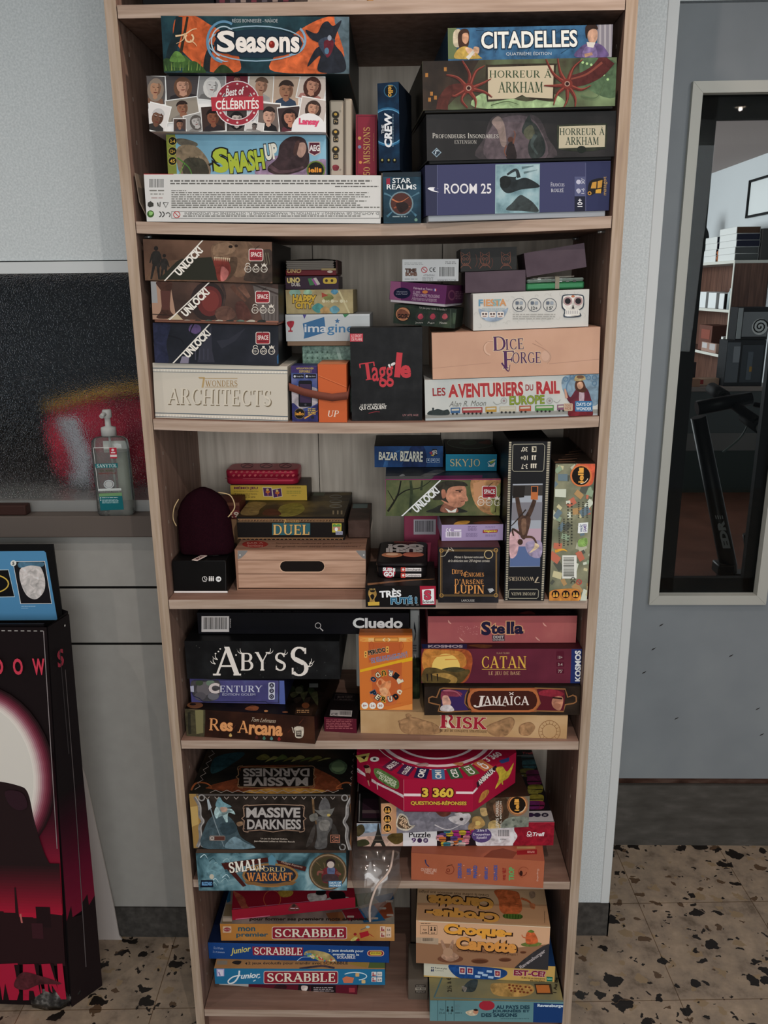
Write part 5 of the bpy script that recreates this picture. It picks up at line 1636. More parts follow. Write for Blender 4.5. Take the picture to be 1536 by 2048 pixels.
def art(f):
 f.bg(noise_mat('midnight_print',('15171c','20222a','2c2d36'),(14,14,14)))
 f.b([(160,600),(260,600),(240,720),(250,825),(165,820)],'22253a')
 f.b([(370,640),(385,605),(430,610),(440,640),(410,660)],'56446a')
 f.s([(250,670),(320,690),(340,720)],10,'14141a',3);f.s([(400,600),(380,650),(420,690)],8,'14141a',3)
 f.p([(420,825),(430,745),(470,690),(500,610),(505,760),(520,825)],'30303a')
 for k in range(4):
  f.r(405+k*24,745,412+k*24,810,'3a3a46')
 f.p([(530,700),(600,690),(700,625),(640,700),(560,745)],'2c2d36')
 f.p([(318,830),(330,790),(372,790),(368,830)],'7a7484')
 f.p([(880,790),(892,770),(892,832),(882,832)],'2c5478')
 unlock_title(f,330,775,470,625)
 unlock_marks(f,757,648,4,0)
game_box('unlockA','board_game_box','midnight blue box with a dim purple mansion, just above the cream box','board game','17181d',art,right=lambda f:f.bg('121317'),group=SH2)
def art(f):
 f.bg(noise_mat('rust_dusk_print',('2a201c','4a362e','684c40'),(12,12,12)))
 f.p([(145,355),(260,358),(300,590),(162,590)],'9c7c68')
 f.p([(145,355),(180,357),(190,480),(155,480)],'8c8c8c')
 f.b([(180,360),(270,360),(265,420),(262,520),(290,565),(185,568),(210,520),(212,420)],'402820')
 f.p([(205,410),(262,410),(258,520),(215,520)],'50302a')
 f.e(480,470,100,115,'2c2220');f.e(490,470,72,88,'5a2826');f.e(495,468,50,62,'6c302c')
 f.s([(560,370),(580,440),(560,520)],16,'3a2c28',10);f.s([(620,380),(650,420),(700,470)],30,'5a3c30',14)
 f.b([(520,540),(560,500),(620,510),(640,560),(560,590)],'5c4036');f.b([(640,490),(680,470),(720,520),(730,580),(660,580)],'4a2c26')
 f.s([(670,380),(720,450)],40,'6a4a3c',20)
 f.p([(740,370),(890,400),(890,585),(800,585),(760,470)],'5c5450')
 for k in range(4):
  f.s([(810+k*22,440),(808+k*22,580)],4,'38302c')
 f.s([(720,365),(890,430)],10,'3a302c')
 f.s([(160,545),(270,552)],4,'241a16')
 f.p([(240,588),(300,540),(340,588)],'b0a084')
 f.p([(165,575),(890,585),(890,600),(168,592)],'8a5c4c')
 for k in range(9):
  f.b([(270+k*62,590),(290+k*62,578),(320+k*62,582),(310+k*62,598)],('4c5a50','a8a090','2a2c28')[k % 3])
 unlock_title(f,318,535,465,385)
 unlock_marks(f,755,410,4,0)
game_box('unlockB','board_game_box','rusty brown box with a steam engine front, middle of three matching boxes','board game','3a2a24',art,tray=(.0045,.002,'7a5040'),right=lambda f:f.bg('14100f'),group=SH2)
def art(f):
 f.bg(noise_mat('amber_jungle_print',('3c2a20','63493a','7c604c'),(10,10,10)))
 f.b([(120,330),(200,250),(350,240),(400,350),(200,356),(120,345)],'5c4434')
 for x,s in ((180,1.0),(228,.78)):
  y=340-185*s+(12 if s< 1 else 10)
  f.e(x,y,11*s+2,14*s,'1e1a18',10)
  f.b([(x-24*s,y+30),(x,y+14),(x+24*s,y+28),(x+20*s,y+95*s),(x-20*s,y+95*s)],'24211e')
  f.s([(x-22*s,y+32),(x-36*s,y+85*s)],11*s,'24211e',7);f.s([(x+22*s,y+32),(x+36*s,y+85*s)],11*s,'24211e',7)
  f.s([(x-10*s,y+90*s),(x-28*s,y+178*s)],19*s,'24211e',10);f.s([(x+10*s,y+90*s),(x+18*s,y+178*s)],19*s,'24211e',10)
 f.p([(195,345),(300,240),(330,225),(500,215),(560,350)],'28281f')
 f.b([(500,160),(540,128),(620,122),(720,128),(760,200),(720,300),(640,330),(560,220),(510,225)],'6a5240')
 f.b([(520,150),(600,130),(640,170),(600,200),(515,205)],'806650')
 f.b([(515,225),(590,230),(625,240),(615,300),(580,345),(540,352),(525,290)],'6e2e26')
 f.b([(560,270),(600,300),(585,345),(555,350)],'a4605a')
 f.b([(600,225),(650,220),(640,300),(590,352),(615,290)],'4c3a2c')
 fs=[]
 for k in range(8):
  x=516+k*12
  fs.append([(x,214+k),(x+10,214+k),(x+5,238+k)])
 f.add(fs,'b8a488')
 f.e(612,155,12,9,'201510');f.e(645,150,10,8,'2a1c14')
 f.b([(690,330),(760,200),(850,180),(855,355),(720,355)],'3c3028')
 for k in range(3):
  f.s([(800+k*14,190),(812+k*14,260)],5,'6a6452',2)
 unlock_title(f,280,300,425,145)
 unlock_marks(f,717,167,0,6)
game_box('unlockC','board_game_box','amber brown box with a roaring dinosaur and two running figures, top left','board game','2c211b',art,right=lambda f:f.bg('100e0d'),group=SH2)
def art(f):
 f.bg(noise_mat('nebula_print',('20244a','3c4a7c','6a6c94'),(30,30,30)))
 f.p([(962,842),(1115,848),(1115,890),(964,885)],'3a2c5c')
 f.t('APPLICATION DÉJÀ',992,852,1094,868,'b09a4c',b=.02);f.t('DISPONIBLE !',1010,870,1080,885,'b09a4c',b=.02)
 for x,s in ((974,'Google Play'),(1044,'App Store')):
  f.rr(x,893,x+64,918,'1a1a20',4);f.e(x+10,906,6,7,'c4c4c8',8);f.t(s,x+20,902,x+60,911,'b8b8bc')
 f.b([(965,1000),(1000,960),(1118,980),(1118,1060),(1000,1100),(968,1080)],'9c9498')
 f.b([(970,1060),(1040,1110),(1118,1070),(1118,1165),(970,1160)],'2c2c5c')
 f.rr(1006,930,1084,1083,'14141a',10);f.p([(1012,950),(1078,952),(1078,1060),(1014,1058)],'3a2a44')
 f.t('STAR',1026,988,1066,1000,'c05a54',b=.02);f.t('REALMS',1020,1002,1072,1016,'c05a54',b=.02);f.e(1046,1070,6,6,'44444c')
 f.e(1012,1122,30,30,'14120f');f.t('iello',988,1112,1036,1132,'d09038',b=.03);f.ring(1012,1122,31,3,'6a5a3c')
 f.small(1060,1092,1108,1132,4,'b89c50',3);f.s([(1040,1150),(1118,1105)],9,'c08c40',2)
 f.rr(1078,1136,1096,1152,'22222c',3)
game_box('srapp','card_deck_box','narrow violet and white card box showing a phone, left of the orange one','card game','2a2c50',art,group=SH2)
def art(f):
 f.bg('bb5a30')
 f.s([(1122,905),(1290,975)],4,'9c4624',smooth=False)
 f.s([(1122,900),(1290,970)],2,'d07a4c',smooth=False)
 f.T('UP',1176,1104,1238,1140,'d8c8b8',sh=.2)
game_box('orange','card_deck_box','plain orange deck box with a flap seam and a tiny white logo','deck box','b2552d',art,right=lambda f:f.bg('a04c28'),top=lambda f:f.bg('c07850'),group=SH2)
M1=place('srapp')[0];M2=place('orange')[0]
strap=MB()
_r=mat('6c3c30',.6)
P=[Vector((-.1455,.0085,1.413)),Vector((-.12,.0068,1.404)),Vector((-.097,.0046,1.399)),Vector((-.072,.003,1.395)),Vector((-.047,.0022,1.398))]
ring=[]
Q=[P[-1]+Vector((.0018,0,.0015)),Vector((-.0445,.02,1.405)),Vector((-.043,.055,1.412)),Vector((-.0425,.094,1.414)),Vector((-.12,.095,1.413)),Vector((-.1440,.062,1.414)),Vector((-.1450,.03,1.414)),Vector((-.1458,.012,1.414))]
loop=P+Q
hh=.0065
strap.loft([[p+Vector((0,0,hh)),p+Vector((0,0,-hh)),p+Vector((0,.0008,-hh)),p+Vector((0,.0008,hh))] for p in loop+[loop[0]]],_r,False)
tag(strap.build('rubber_strap'),'brown rubber strap stretched round the violet and orange deck boxes','strap')
def art(f):
 f.bg(noise_mat('black_board_print',('171718','1e1e1f','2a2a2a'),(45,45,45),5,spread=(.4,.8)))
 f.p([(25,612),(97,612),(97,655),(28,655)],'b03c48')
 f.t('LE DROIT',36,617,90,632,'d8c4c0');f.t('DE PLAIRE',36,636,92,650,'d8c4c0')
 f.T('T',82,768,165,862,'b43840',rot=8)
 f.t('agg',146,790,262,902,'b43840',b=.015,rot=3)
 f.t('l',272,714,304,848,'b43840',b=.06,rot=-6)
 f.t('e',298,782,356,852,'b43840',b=.04)
 f.b([(232,782),(240,776),(246,794),(240,796)],'d4d0cc');f.b([(248,776),(268,766),(270,778),(252,786)],'d4d0cc')
 f.t('LE JEU DES RÉPLIQUES',86,988,216,1003,'d0ccc4',rot=2,b=.01)
 f.t('QUI CLAQUENT',78,1002,226,1024,'d8d4cc',rot=2,b=.02)
 f.s([(128,1042),(160,1034),(188,1034)],3,'96303a',2)
 f.t('LIV ATE AGE',312,1046,396,1057,'9c7070')
game_box('taggle','card_game_box','black box standing upright with a curly red title','card game','19191a',art,tray=None,right=lambda f:f.bg('101010'),top=lambda f:f.bg('202020'),group=SH2)
def art(f):
 f.bg(noise_mat('parchment_white_print',('aab0ae','bcbdb8','c8c6be'),(10,10,10)))
 f.p([(430,1050),(1366,1020),(1366,1056),(432,1086)],'8c8c86')
 f.s([(432,1075),(1366,1048)],10,'a8b0b2',smooth=False)
 f.b([(1175,850),(1260,830),(1366,828),(1366,990),(1250,990),(1180,930)],'7c94a4')
 f.ring(1270,910,80,8,'5c7890',ry=78,a0=100,a1=300)
 for x,y in ((1190,858),(1225,845),(1312,850),(1345,850),(1345,880)):
  f.ring(x,y,14,5,'56748c')
 f.t('LES',472,904,542,948,'8a2c30',rot=2,b=.02)
 f.t('A',556,886,612,956,'a03438',rot=2,b=.04,o='d8ccbc',ow=.02)
 f.t('VENTURIERS',610,876,962,954,'a03438',rot=2,b=.04,o='d8ccbc',ow=.02)
 f.t('DU',974,886,1016,920,'8a2c30',rot=2,b=.02)
 f.t('RAIL',1032,868,1158,938,'a03438',rot=2,b=.05,o='d8ccbc',ow=.02)
 f.t('EUROPE',888,946,1076,994,'7c8c34',rot=2,b=.03,o='3c4420',ow=.02)
 f.t('Alan R. Moon',566,974,762,1004,'6a6a64',rot=1.5,sh=.3)
 for x in (858,1104):
  f.ring(x,974,18,6,'9c9c98');f.e(x,974,7,7,'8c7c7c')
 f.s([(800,980),(820,995),(845,985)],4,'8c8c86',2);f.s([(1125,975),(1145,985),(1162,968)],4,'8c8c86',2)
 f.b([(450,1050),(455,1030),(480,1025),(500,1018),(530,1026),(556,1022),(558,1050)],'2c3434')
 f.r(470,1012,480,1030,'2c3434')
 for x0,x1,c in ((570,622,'3c5c80'),(632,742,'8c3438'),(758,818,'a8843c'),(834,924,'b0a894'),(940,1004,'a05038'),(1026,1126,'4c8040'),(1144,1184,'7c5468')):
  y=1052-(x0-450)*.03
  f.p([(x0,y-36),(x1,y-38),(x1,y-8),(x0,y-6)],c)
  f.p([(x0+6,y-30),(x1-6,y-32),(x1-6,y-22),(x0+6,y-20)],'b8b4a4')
  for k in range(max(2,int((x1-x0)/22))):
   f.e(x0+12+k*22,y-4,6,6,'2a2a28',8)
 f.b([(1210,1060),(1215,990),(1235,960),(1290,955),(1320,990),(1330,1058)],'6c2028')
 f.b([(1195,925),(1215,955),(1250,910),(1300,905),(1325,960),(1325,1000),(1235,1000),(1195,960)],'5c2430')
 f.s([(1195,960),(1190,930),(1185,910)],14,'b88c78',9)
 f.b([(1262,935),(1275,905),(1290,935),(1285,985),(1265,985)],'a8949c')
 f.b([(1240,900),(1245,870),(1275,862),(1292,885),(1300,920),(1280,930),(1250,920)],'4a2c20')
 f.b([(1252,880),(1275,872),(1284,895),(1270,912),(1255,905)],'c09478')
 f.b([(1238,866),(1245,840),(1285,838),(1296,858),(1270,866)],'a89468');f.e(1268,846,20,9,'6c4c38')
 f.rr(1180,988,1228,1028,'b8a088',5);f.t('TICKET',1186,994,1224,1006,'7c2c2c');f.t('RIDE',1188,1009,1220,1022,'7c2c2c')
 f.rr(1240,975,1334,1032,'3c6c94',5);f.t('DAYS OF',1248,984,1328,1002,'d0d8dc',b=.02);f.t('WONDER',1246,1008,1328,1026,'d0d8dc',b=.02)
game_box('rail','board_game_box','white box with red lettering and a little train running along its foot','board game','b4b4b0',art,group=SH2)
def art(f):
 f.bg(noise_mat('peach_print',('b48c76','be967e','c49c86'),(9,9,9)))
 f.s([(470,800),(785,770)],3,'a8826e',smooth=False);f.s([(1100,775),(1370,750)],3,'a8826e',smooth=False)
 f.ring(790,690,42,9,'c8a48e',a0=100,a1=330);f.ring(785,692,40,3,'98745f',a0=100,a1=330)
 f.e(1085,735,28,34,'b4917c');f.e(1080,732,22,28,'c09c88')
 f.s([(1010,665),(1080,700),(1110,740),(1090,775)],4,'a07c68',2);f.s([(1025,650),(1065,680)],3,'a07c68',1)
 f.T('D',800,628,866,704,'4a2a50',rot=2,o='c4ac90',ow=.05)
 f.T('ICE',866,640,962,698,'4a2a50',rot=3,o='c4ac90',ow=.05)
 f.T('F',852,705,912,800,'4a2a50',rot=2,o='c4ac90',ow=.05)
 f.T('ORGE',902,712,1054,772,'4a2a50',rot=1,o='c4ac90',ow=.05)
 f.s([(845,770),(880,815),(890,780)],9,'4a2a50',2)
game_box('dice','board_game_box','plain peach box with a purple blade-like title','board game','b68f79',art,top=lambda f:f.bg('b08a74'),group=SH2)
def art(f):
 f.bg('c0beb8')
 for k in range(40):
  a,b_=700+(k*97) % 600,385+(k*53) % 190
  f.ring(a,b_,8+k % 7,2,'b2b0aa',a0=k*40,a1=k*40+200,n=8)
 f.t('F',720,428,744,464,'5c88a0',b=.03);f.t('IESTA',748,426,870,464,'c08858',rot=1,b=.03)
 f.t('ST',797,426,842,463,'7c9c9c',rot=1,b=.03)
 f.r(736,474,864,490,'a8b0b0');f.t('DE LOS MUERTOS',740,476,860,488,'8c9498')
 f.b([(720,478),(760,490),(840,490),(880,474),(850,530),(795,548),(740,530)],'8a98a8')
 for x in (752,795,838):
  f.rr(x-19,494,x+19,526,'d0c8c0',8);f.e(x-8,506,6,6,'4c3c3c',8);f.e(x+8,506,6,6,'4c3c3c',8);f.r(x-10,517,x+10,521,'8c6c64')
 for x,s in ((939,'4-8'),(1021,'12+'),(1104,"15'")):
  f.ring(x,458,37,3,'4a5058');f.t(s,x-17,466,x+17,484,'3c4044',b=.02)
  f.rr(x-20,438,x-2,456,'5c6470',4);f.rr(x+2,438,x+20,456,'8c949c',4)
 f.small(905,506,1140,540,3,'9c9a94',4)
 f.b([(1168,420),(1185,402),(1270,402),(1288,420),(1285,470),(1262,490),(1270,520),(1182,524),(1182,490),(1168,470)],'38404a')
 f.b([(1174,424),(1188,408),(1268,408),(1282,424),(1279,466),(1256,488),(1262,514),(1188,518),(1190,488),(1174,466)],'c8c4bc')
 for x in (1200,1256):
  f.e(x,437,24,24,'a08484');f.e(x,437,16,16,'1f1c1e')
 f.p([(1228,455),(1222,478),(1236,478)],'2c2a2c')
 f.rr(1186,484,1264,512,'d4d0c8',6)
 for k in range(7):
  f.r(1192+k*10,488,1195+k*10,506,'8c8c90')
 f.e(1228,412,10,6,'b06848')
game_box('fiesta','board_game_box','white box with a decorated skull at its right end, on the peach box','board game','b6b4ae',art,group=SH2)
def art(f):
 f.bg(noise_mat('dark_leaf_print',('141a16','202a22','34402f'),(40,40,40)))
 f.e(312,508,42,40,'1c1410');f.e(312,507,38,36,'a06c4c');f.b([(280,500),(300,480),(330,490),(344,510),(320,535),(290,525)],'6c4030')
 f.t('GOSU',282,506,348,530,'201410',b=.05)
 for x,c in ((406,'a03c4c'),(472,'9c3848'),(537,'a84c54')):
  f.e(x,522,26,28,'2a2c28');f.b([(x-14,525),(x-6,508),(x+8,506),(x+16,524),(x,536)],c)
 for x,s in ((400,'Joueurs'),(463,'Âge'),(530,'Minutes')):
  f.t(s,x-20,548,x+20,560,'a8a49c')
 f.t('Un jeu pour toute la famille !',402,472,546,486,'b8b4a8',rot=-5)
 f.s([(570,480),(568,580)],4,'3a443a',smooth=False)
 f.s([(590,500),(588,560)],18,'3c4a3a',10)
game_box('goblin','card_game_box','dark green box with a copper medallion, tilted on top of the black box','card game','1a201b',art,right=lambda f:f.bg('242c25'),group=SH2)
def art(f):
 f.bg('54264e')
 f.p([(243,328),(300,333),(302,436),(243,430)],'7c4868')
 f.e(308,394,46,30,'12142c');f.t('Informations',280,382,336,390,'8c8c9c');f.t('la boîte "Tontons"',276,394,338,403,'8c8c9c')
 f.t('Fabriqué en France',370,364,472,380,'b49cac',rot=-4,b=.01)
 f.r(478,370,484,383,'3c4c8c');f.r(484,371,489,384,'c8bcc0');f.r(489,371,494,384,'a03c48')
 f.t('© 2005',368,382,406,394,'b49cac',rot=-4);f.e(432,388,15,9,'b06c3c')
 f.t('77780 LORREZ PLOUGRAS',366,400,510,416,'b49cac',rot=-4)
 f.t('Informations à conserver',364,418,496,430,'a48c9c',rot=-4);f.t('Cette boîte sert de rangement',360,428,496,440,'a48c9c',rot=-4)
 f.p([(243,430),(545,455),(545,468),(243,442)],'b8aeb4')
def art2(f):
 f.bg('48203f')
 f.e(575,405,20,28,'6a3c54');f.e(575,405,13,19,'48203f');f.ring(655,410,14,3,'8a6a7c',ry=26)
 f.small(595,385,640,430,5,'7c5468',3)
game_box('purple','card_game_box','purple box with a dark oval sticker, slanting on the dark green box','card game','502449',art,tray=(.0045,.001,'b0a8ac'),right=art2,group=SH2)
def art(f):
 f.bg('b4b6b6')
 f.small(320,230,430,246,2,'8c8e8e',2);f.small(540,224,600,240,2,'7c7e7e',3)
 f.t('TIME',324,262,384,282,'4c342c',b=.05,o='201814',ow=.03);f.t('BOMB',326,282,388,302,'6a4c40',b=.05,o='201814',ow=.03)
 f.ring(427,269,17,4,'9c3a40');f.s([(415,258),(439,280)],4,'9c3a40')
 f.ring(466,268,12,4,'3a3a3a',a0=70,a1=290);f.ring(484,268,12,4,'3a3a3a',a0=70,a1=290);f.r(474,266,484,270,'3a3a3a')
 f.t('ATTENTION !',422,294,484,303,'4c4c4c');f.small(416,308,480,330,3,'8a8c8c',5)
 f.bar(500,248,598,316,'b8baba','33332f',6)
 f.t('WWW.IELLO.COM',496,321,598,330,'4c4c4c');f.small(322,316,400,326,1,'8a8c8c',6)
game_box('timebomb','card_game_box','small white box with a barcode, on the slanting purple box','card game','a4a6a6',art,group=SH2)
def plum(f):
 f.bg(noise_mat('plum_card_print',('4a3a42','54444c','5a4a50'),(20,20,20)))
game_box('brownlow','deck_box','plain plum brown deck box lying level under the sketched black one','deck box','4c3c42',plum,group=SH2)
game_box('browntilt','deck_box','plain plum brown deck box propped at a slant over the green tin','deck box','4c3c42',plum,group=SH2)
def art(f):
 f.bg('2c2b29')
 for x in (650,755,868):
  c='7c4c3c'
  f.ring(x,215,26,3,c,ry=30,n=14);f.s([(x-24,200),(x-26,172),(x-8,186)],3,c,smooth=False);f.s([(x+6,186),(x+22,172),(x+24,200)],3,c,smooth=False)
  f.ring(x-9,210,8,2,c,n=8);f.ring(x+10,210,8,2,c,n=8);f.s([(x-10,232),(x,238),(x+10,232)],3,c)
  f.s([(x-30,262),(x-14,246),(x+16,246),(x+30,262)],3,c)
 for k in range(6):
  f.s([(705+k*17,185+(k % 2)*20),(712+k*17,225),(700+k*18,255)],2,'6c4034')
game_box('drawing','deck_box','black deck box with faint orange cat sketches','deck box','262523',art,group=SH2)
M,w,d,h,qf,qt,qr=place('greentin')
e=empty('card_tin',M)
mb=MB();mb.box(-w/2,w/2,0,d,0,h*.56,mat('2f6a44',.3,.2),.003,3);mb.build('base',e)
mb=MB();mb.box(-w/2+.001,w/2-.001,-.0006,d+.0006,h*.56+.0004,h-.0032,mat('8c9a90',.3,.2),.003,3)
p=Print(qf,frame3('front',w,d,h))
for k in range(7):
 p.r(1000+k*38,316,1018+k*38,334,('4a4a48','b0b4b0','6a6c68')[k % 3])
stamp(mb,p);mb.build('lid',e)
mb=MB();
mb.loft([[(a*.0035+.003,b_,c) for a in (-1,1)] for b_,c in ((-.0012,.001),(-.0012,h-.002),(.003,h+.0002),(d,h+.0002))],mat('8c8474',.7),False)
mb.build('elastic_band',e)
tag(e,'small flat green and grey tin held shut by an elastic band','game tin',SH2)
for k,(dx,dy,rz) in enumerate(((-.006,.018,6),(.004,.016,-6))):
 mb=MB();mb.box(-.03,.03,0,.06,.0002+.0012*k,.0012+.0012*k,mat('a49c90',.6))
 o=mb.build('playing_card',None,M @ Matrix.Translation((dx,dy,h-.0026)) @ Matrix.Rotation(math.radians(rz),4,'Z'))
 tag(o,('pale loose card lying directly on the flat green tin','pale loose card lying crosswise on the other loose card, above the green tin')[k],'card','loose cards on the green tin')
def art(f):
 f.bg('b9bcbc')
 f.p([(932,548),(1420,545),(1420,556),(932,560)],'c4c6c6')
 f.b([(940,590),(978,586),(975,615),(960,626),(944,612)],'9c2c38');f.r(955,622,964,640,'9c2c38');f.r(946,640,972,648,'9c2c38')
 f.p([(1030,600),(1155,562),(1165,650),(1060,682),(1036,688),(1040,660)],'3c6890')
 f.t('ima',1040,604,1170,650,'c8ccce',b=.015)
 f.t('gine',1172,604,1326,668,'4878a0',b=.012)
 f.p([(1231,570),(1236,580),(1247,581),(1238,588),(1241,599),(1231,593),(1221,599),(1224,588),(1215,581),(1226,580)],'3c6890')
 f.p([(1030,548),(1052,548),(1040,574)],'4c4484');f.p([(1262,546),(1300,546),(1275,566)],'3c7c50')
 f.p([(934,703),(1420,703),(1420,732),(936,732)],'7c6450')
game_box('imagine','board_game_box','white box with a blue speech bubble title, partly behind the upright black box','board game','acafaf',art,tray=(.0085,.001,'7c6450'),group=SH2)
def art(f):
 f.bg(noise_mat('sand_map_print',('8c7c5c','a4946c','b0a078'),(40,40,40)))
 for x,y,r,c in ((985,420,34,'7c9c8c'),(1120,510,36,'4c8c88'),(1180,450,30,'7a7c48'),(1215,415,22,'4c7c94'),(1160,525,30,'b08c5c'),(1215,520,30,'5c8894'),(1060,420,26,'8cac90')):
  f.b([(x-r,y),(x,y-r*.8),(x+r,y),(x,y+r*.8)],c)
 f.s([(1240,410),(1300,540)],10,'c0b48c',smooth=False);f.p([(1140,420),(1178,436),(1142,450)],'9c4434')
 f.t('HAPPY',972,434,1108,484,'c4a03c',rot=-2,b=.05,o='3c2c1c',ow=.06);f.t('CITY',988,474,1090,514,'c4a03c',b=.05,o='3c2c1c',ow=.06)
 for x,s in ((1152,'30'),(1202,'10+'),(1255,'2-5')):
  f.e(x,470,10,10,'c8c0a0');f.t(s,x+12,464,x+34,477,'d0c8ac',b=.02)
game_box('happy','card_game_box','sand coloured box with green trees and chubby yellow lettering','card game','94845f',art,group=SH2)
def art(f):
 f.bg('33222f')
 f.t('UNO',940,334,1014,364,'c4b06c',rot=3,b=.04,o='8c7c5c',ow=.03);f.t('DUEL',966,364,1018,384,'b8b0a8',b=.03)
 f.p([(1060,340),(1085,336),(1098,376),(1072,380)],'3c6c44');f.p([(1080,342),(1100,338),(1128,374),(1104,380)],'8c4c84');f.p([(1092,338),(1108,334),(1132,372),(1116,378)],'b0a8a0')
 f.rr(1148,334,1228,370,'b89c3c',14);f.e(1168,352,8,9,'3a2c20');f.e(1200,352,8,9,'3a2c20')
game_box('uno','card_deck_box','flat dark violet card box with a yellow rounded tab','card game','30202c',art,group=SH2)
M,w,d,h,qf,qt,qr=place('unored')
e=empty('card_deck_box',M)
mb=MB();cm=[mat('7c746c',.7),mat('8c847a',.7),mat('6a625a',.7)]
for k in range(14):
 z0=h*.36+k*h*.55/14
 mb.box(-w/2+.001+(k*7 % 5)*.0004,w/2-.004-(k*3 % 4)*.0006,.001,d-.004,z0,z0+h*.55/14-.0002,cm[k % 3])
mb.build('cards',e)
mb=MB();mb.box(-w/2,w/2,0,d,0,h*.35,mat('5c1c22'),.001,1)
mb.box(w/2-.0012,w/2+.002,.0,d,h*.1,h*.95,mat('4a3430',.7),.0005,1)
p=Print(qf,frame3('front',w,d,h));p.t('UNO',940,284,1022,308,'a8885c',b=.04,sh=.2);p.r(1138,280,1222,292,'a08a60');p.e(1188,300,16,7,'b0a094');stamp(mb,p)
mb.build('box',e)
mb=MB();mb.loft([[(-w/2,.002,h*.94),(-w/2,d*.9,h*.94)],[(-w*.2,.0,h),(-w*.2,d*.9,h)],[(w*.2,.001,h*1.02),(w*.2,d*.9,h*1.02)],[(w/2+.001,.004,h*.95),(w/2+.001,d*.9,h*.95)]],mat('847a6e',.8),False)
mb.build('torn_flap',e)
tag(e,'worn open card box with grey card edges showing, topmost above the sand coloured box','card game',SH2)
mb=MB()
mb.box(-.132,-.040,.098,.178,1.3545,1.4755,noise_mat('mint_foil',('587064','749082','8ca898'),(200,200,200),2,.25),.002,2)
for i in range(5):
 for j in range(2):
  mb.box(-.124+i*.009,-.121+i*.009,.0974,.0978,1.452+j*.01,1.455+j*.01,mat('465c50'))
mb.face([(-.072,.0976,1.4725),(-.066,.0976,1.4725),(-.058,.0976,1.44),(-.064,.0976,1.44)],mat('9cb4a8'))
tag(mb.build('card_game_box'),'pale mint patterned box standing at the back behind the orange deck box','card game',SH2)
# ------------------------------------------------------------------ third shelf
GAIN=1.55
SH3='games on the third shelf'
def art(f):
 f.r(160,1072,520,1090,'c4bcb8')
 f.ring(374,996,16,3,'c8c4c0');f.s([(374,986),(374,996),(382,1000)],3,'c8c4c0',smooth=False)
 for x in (404,416,428):
  f.e(x,983,4,4,'c8c4c0',8);f.r(x-4,988,x+4,1010,'c8c4c0')
 f.e(461,997,17,17,'d0ccc8');f.t('18',450,990,472,1004,'1a1a1a',b=.03)
 f.small(362,1012,388,1016,1,'8c8884')
 f.s([(506,884),(506,1068)],3,'2c2a2a',smooth=False)
def art2(f):
 f.ring(405,822,112,5,'a8a4a0',ry=30);f.small(235,812,262,842,4,'8c8884');f.ring(470,820,40,4,'a8a4a0',ry=16,a0=-60,a1=120)
game_box('black18','card_game_box','glossy black box with tiny white age icons, under the velvet bag','card game','0e0d0d',art,top=art2,group=SH3,rough=.3)
def art(f):
 wood=noise_mat('printed_plank',('8c6c58','9c7c68','a88874'),(9,9,160),4,.5)
 f.p([(560,806),(1410,806),(1400,1080),(570,1080)],'7c5c4a')
 f.p([(580,820),(1388,820),(1380,1050),(590,1050)],wood)
 for y in (878,965):
  f.s([(580,y),(1390,y)],4,'5c4234',smooth=False)
 f.s([(585,1056),(1385,1056)],7,'2c1c16',smooth=False)
 for s,x in ((1,582),(-1,1386)):
  f.p([(x,818),(x+s*64,818),(x+s*48,840),(x+s*20,866),(x,872)],'6c6a68');f.e(x+s*14,846,5,5,'a8a4a0')
 f.rr(842,880,1130,955,'b09078',36);f.rr(848,884,1126,950,'120c0a',33)
def art2(f):
 f.bg(noise_mat('printed_plank_top',('6c5040','7c5c4c','866654'),(9,160,9),4,.5))
 f.e(690,779,82,22,'7c2824');f.t('BAR À',640,764,740,776,'a87c70',rot=0);f.t('bonbons',645,780,740,794,'a87c70')
 f.t('Savoir-vivre, culture et gourmandise !',820,768,1290,782,'3a2420',sh=.3);f.t('En grand, vous serez excellentissimes !',820,786,1350,802,'3a2420',sh=.3)
 f.p([(1268,600),(1450,600),(1450,745),(1255,745)],'5c4236')
game_box('crate','board_game_box','box printed like a wooden plank crate with a dark handle slot','board game','6c5040',art,top=art2,right=lambda f:f.bg('4c3a30'),group=SH3)
def art(f):
 f.bg('14100e')
 for y in (620,738):
  f.p([(580,y-1),(1248,y-1),(1248,y),(580,y+1)],'a07c58')
  for k in range(34 if y< 700 else 25):
   st=19.6 if y< 700 else 26.4
   x=584+k*st;hh=14 if y< 700 else 22;a=st*.82
   f.s([(x,y+hh),(x,y+3),(x+a,y+3),(x+a,y+hh-2),(x+a*.45,y+hh-2),(x+a*.45,y+hh*.55)],2.6,'9c7450',smooth=False)
  f.p([(580,y+17+(6 if y> 700 else 0)),(1248,y+17+(6 if y> 700 else 0)),(1248,y+19+(6 if y> 700 else 0)),(580,y+19+(6 if y> 700 else 0))],'a07c58')
 f.p([(798,646),(1036,646),(1036,720),(798,720)],'2c5258')
 f.T('7',868,622,884,648,'b08c50');f.T('WONDERS',880,626,968,642,'a07c48')
 f.T('DUEL',806,656,1030,718,'c09c60',o='5c3c20',ow=.03)
 f.r(1174,647,1232,704,'a89c3c');f.r(1180,660,1226,690,'a0705c');f.e(1200,684,10,12,'d0ccc4')
 f.p([(1178,656),(1190,650),(1200,658),(1212,650),(1228,656),(1228,668),(1178,668)],'4c7c3c')
 f.r(1196,696,1240,718,'8c8c9c');f.small(1200,702,1236,714,2,'4c4c5c')
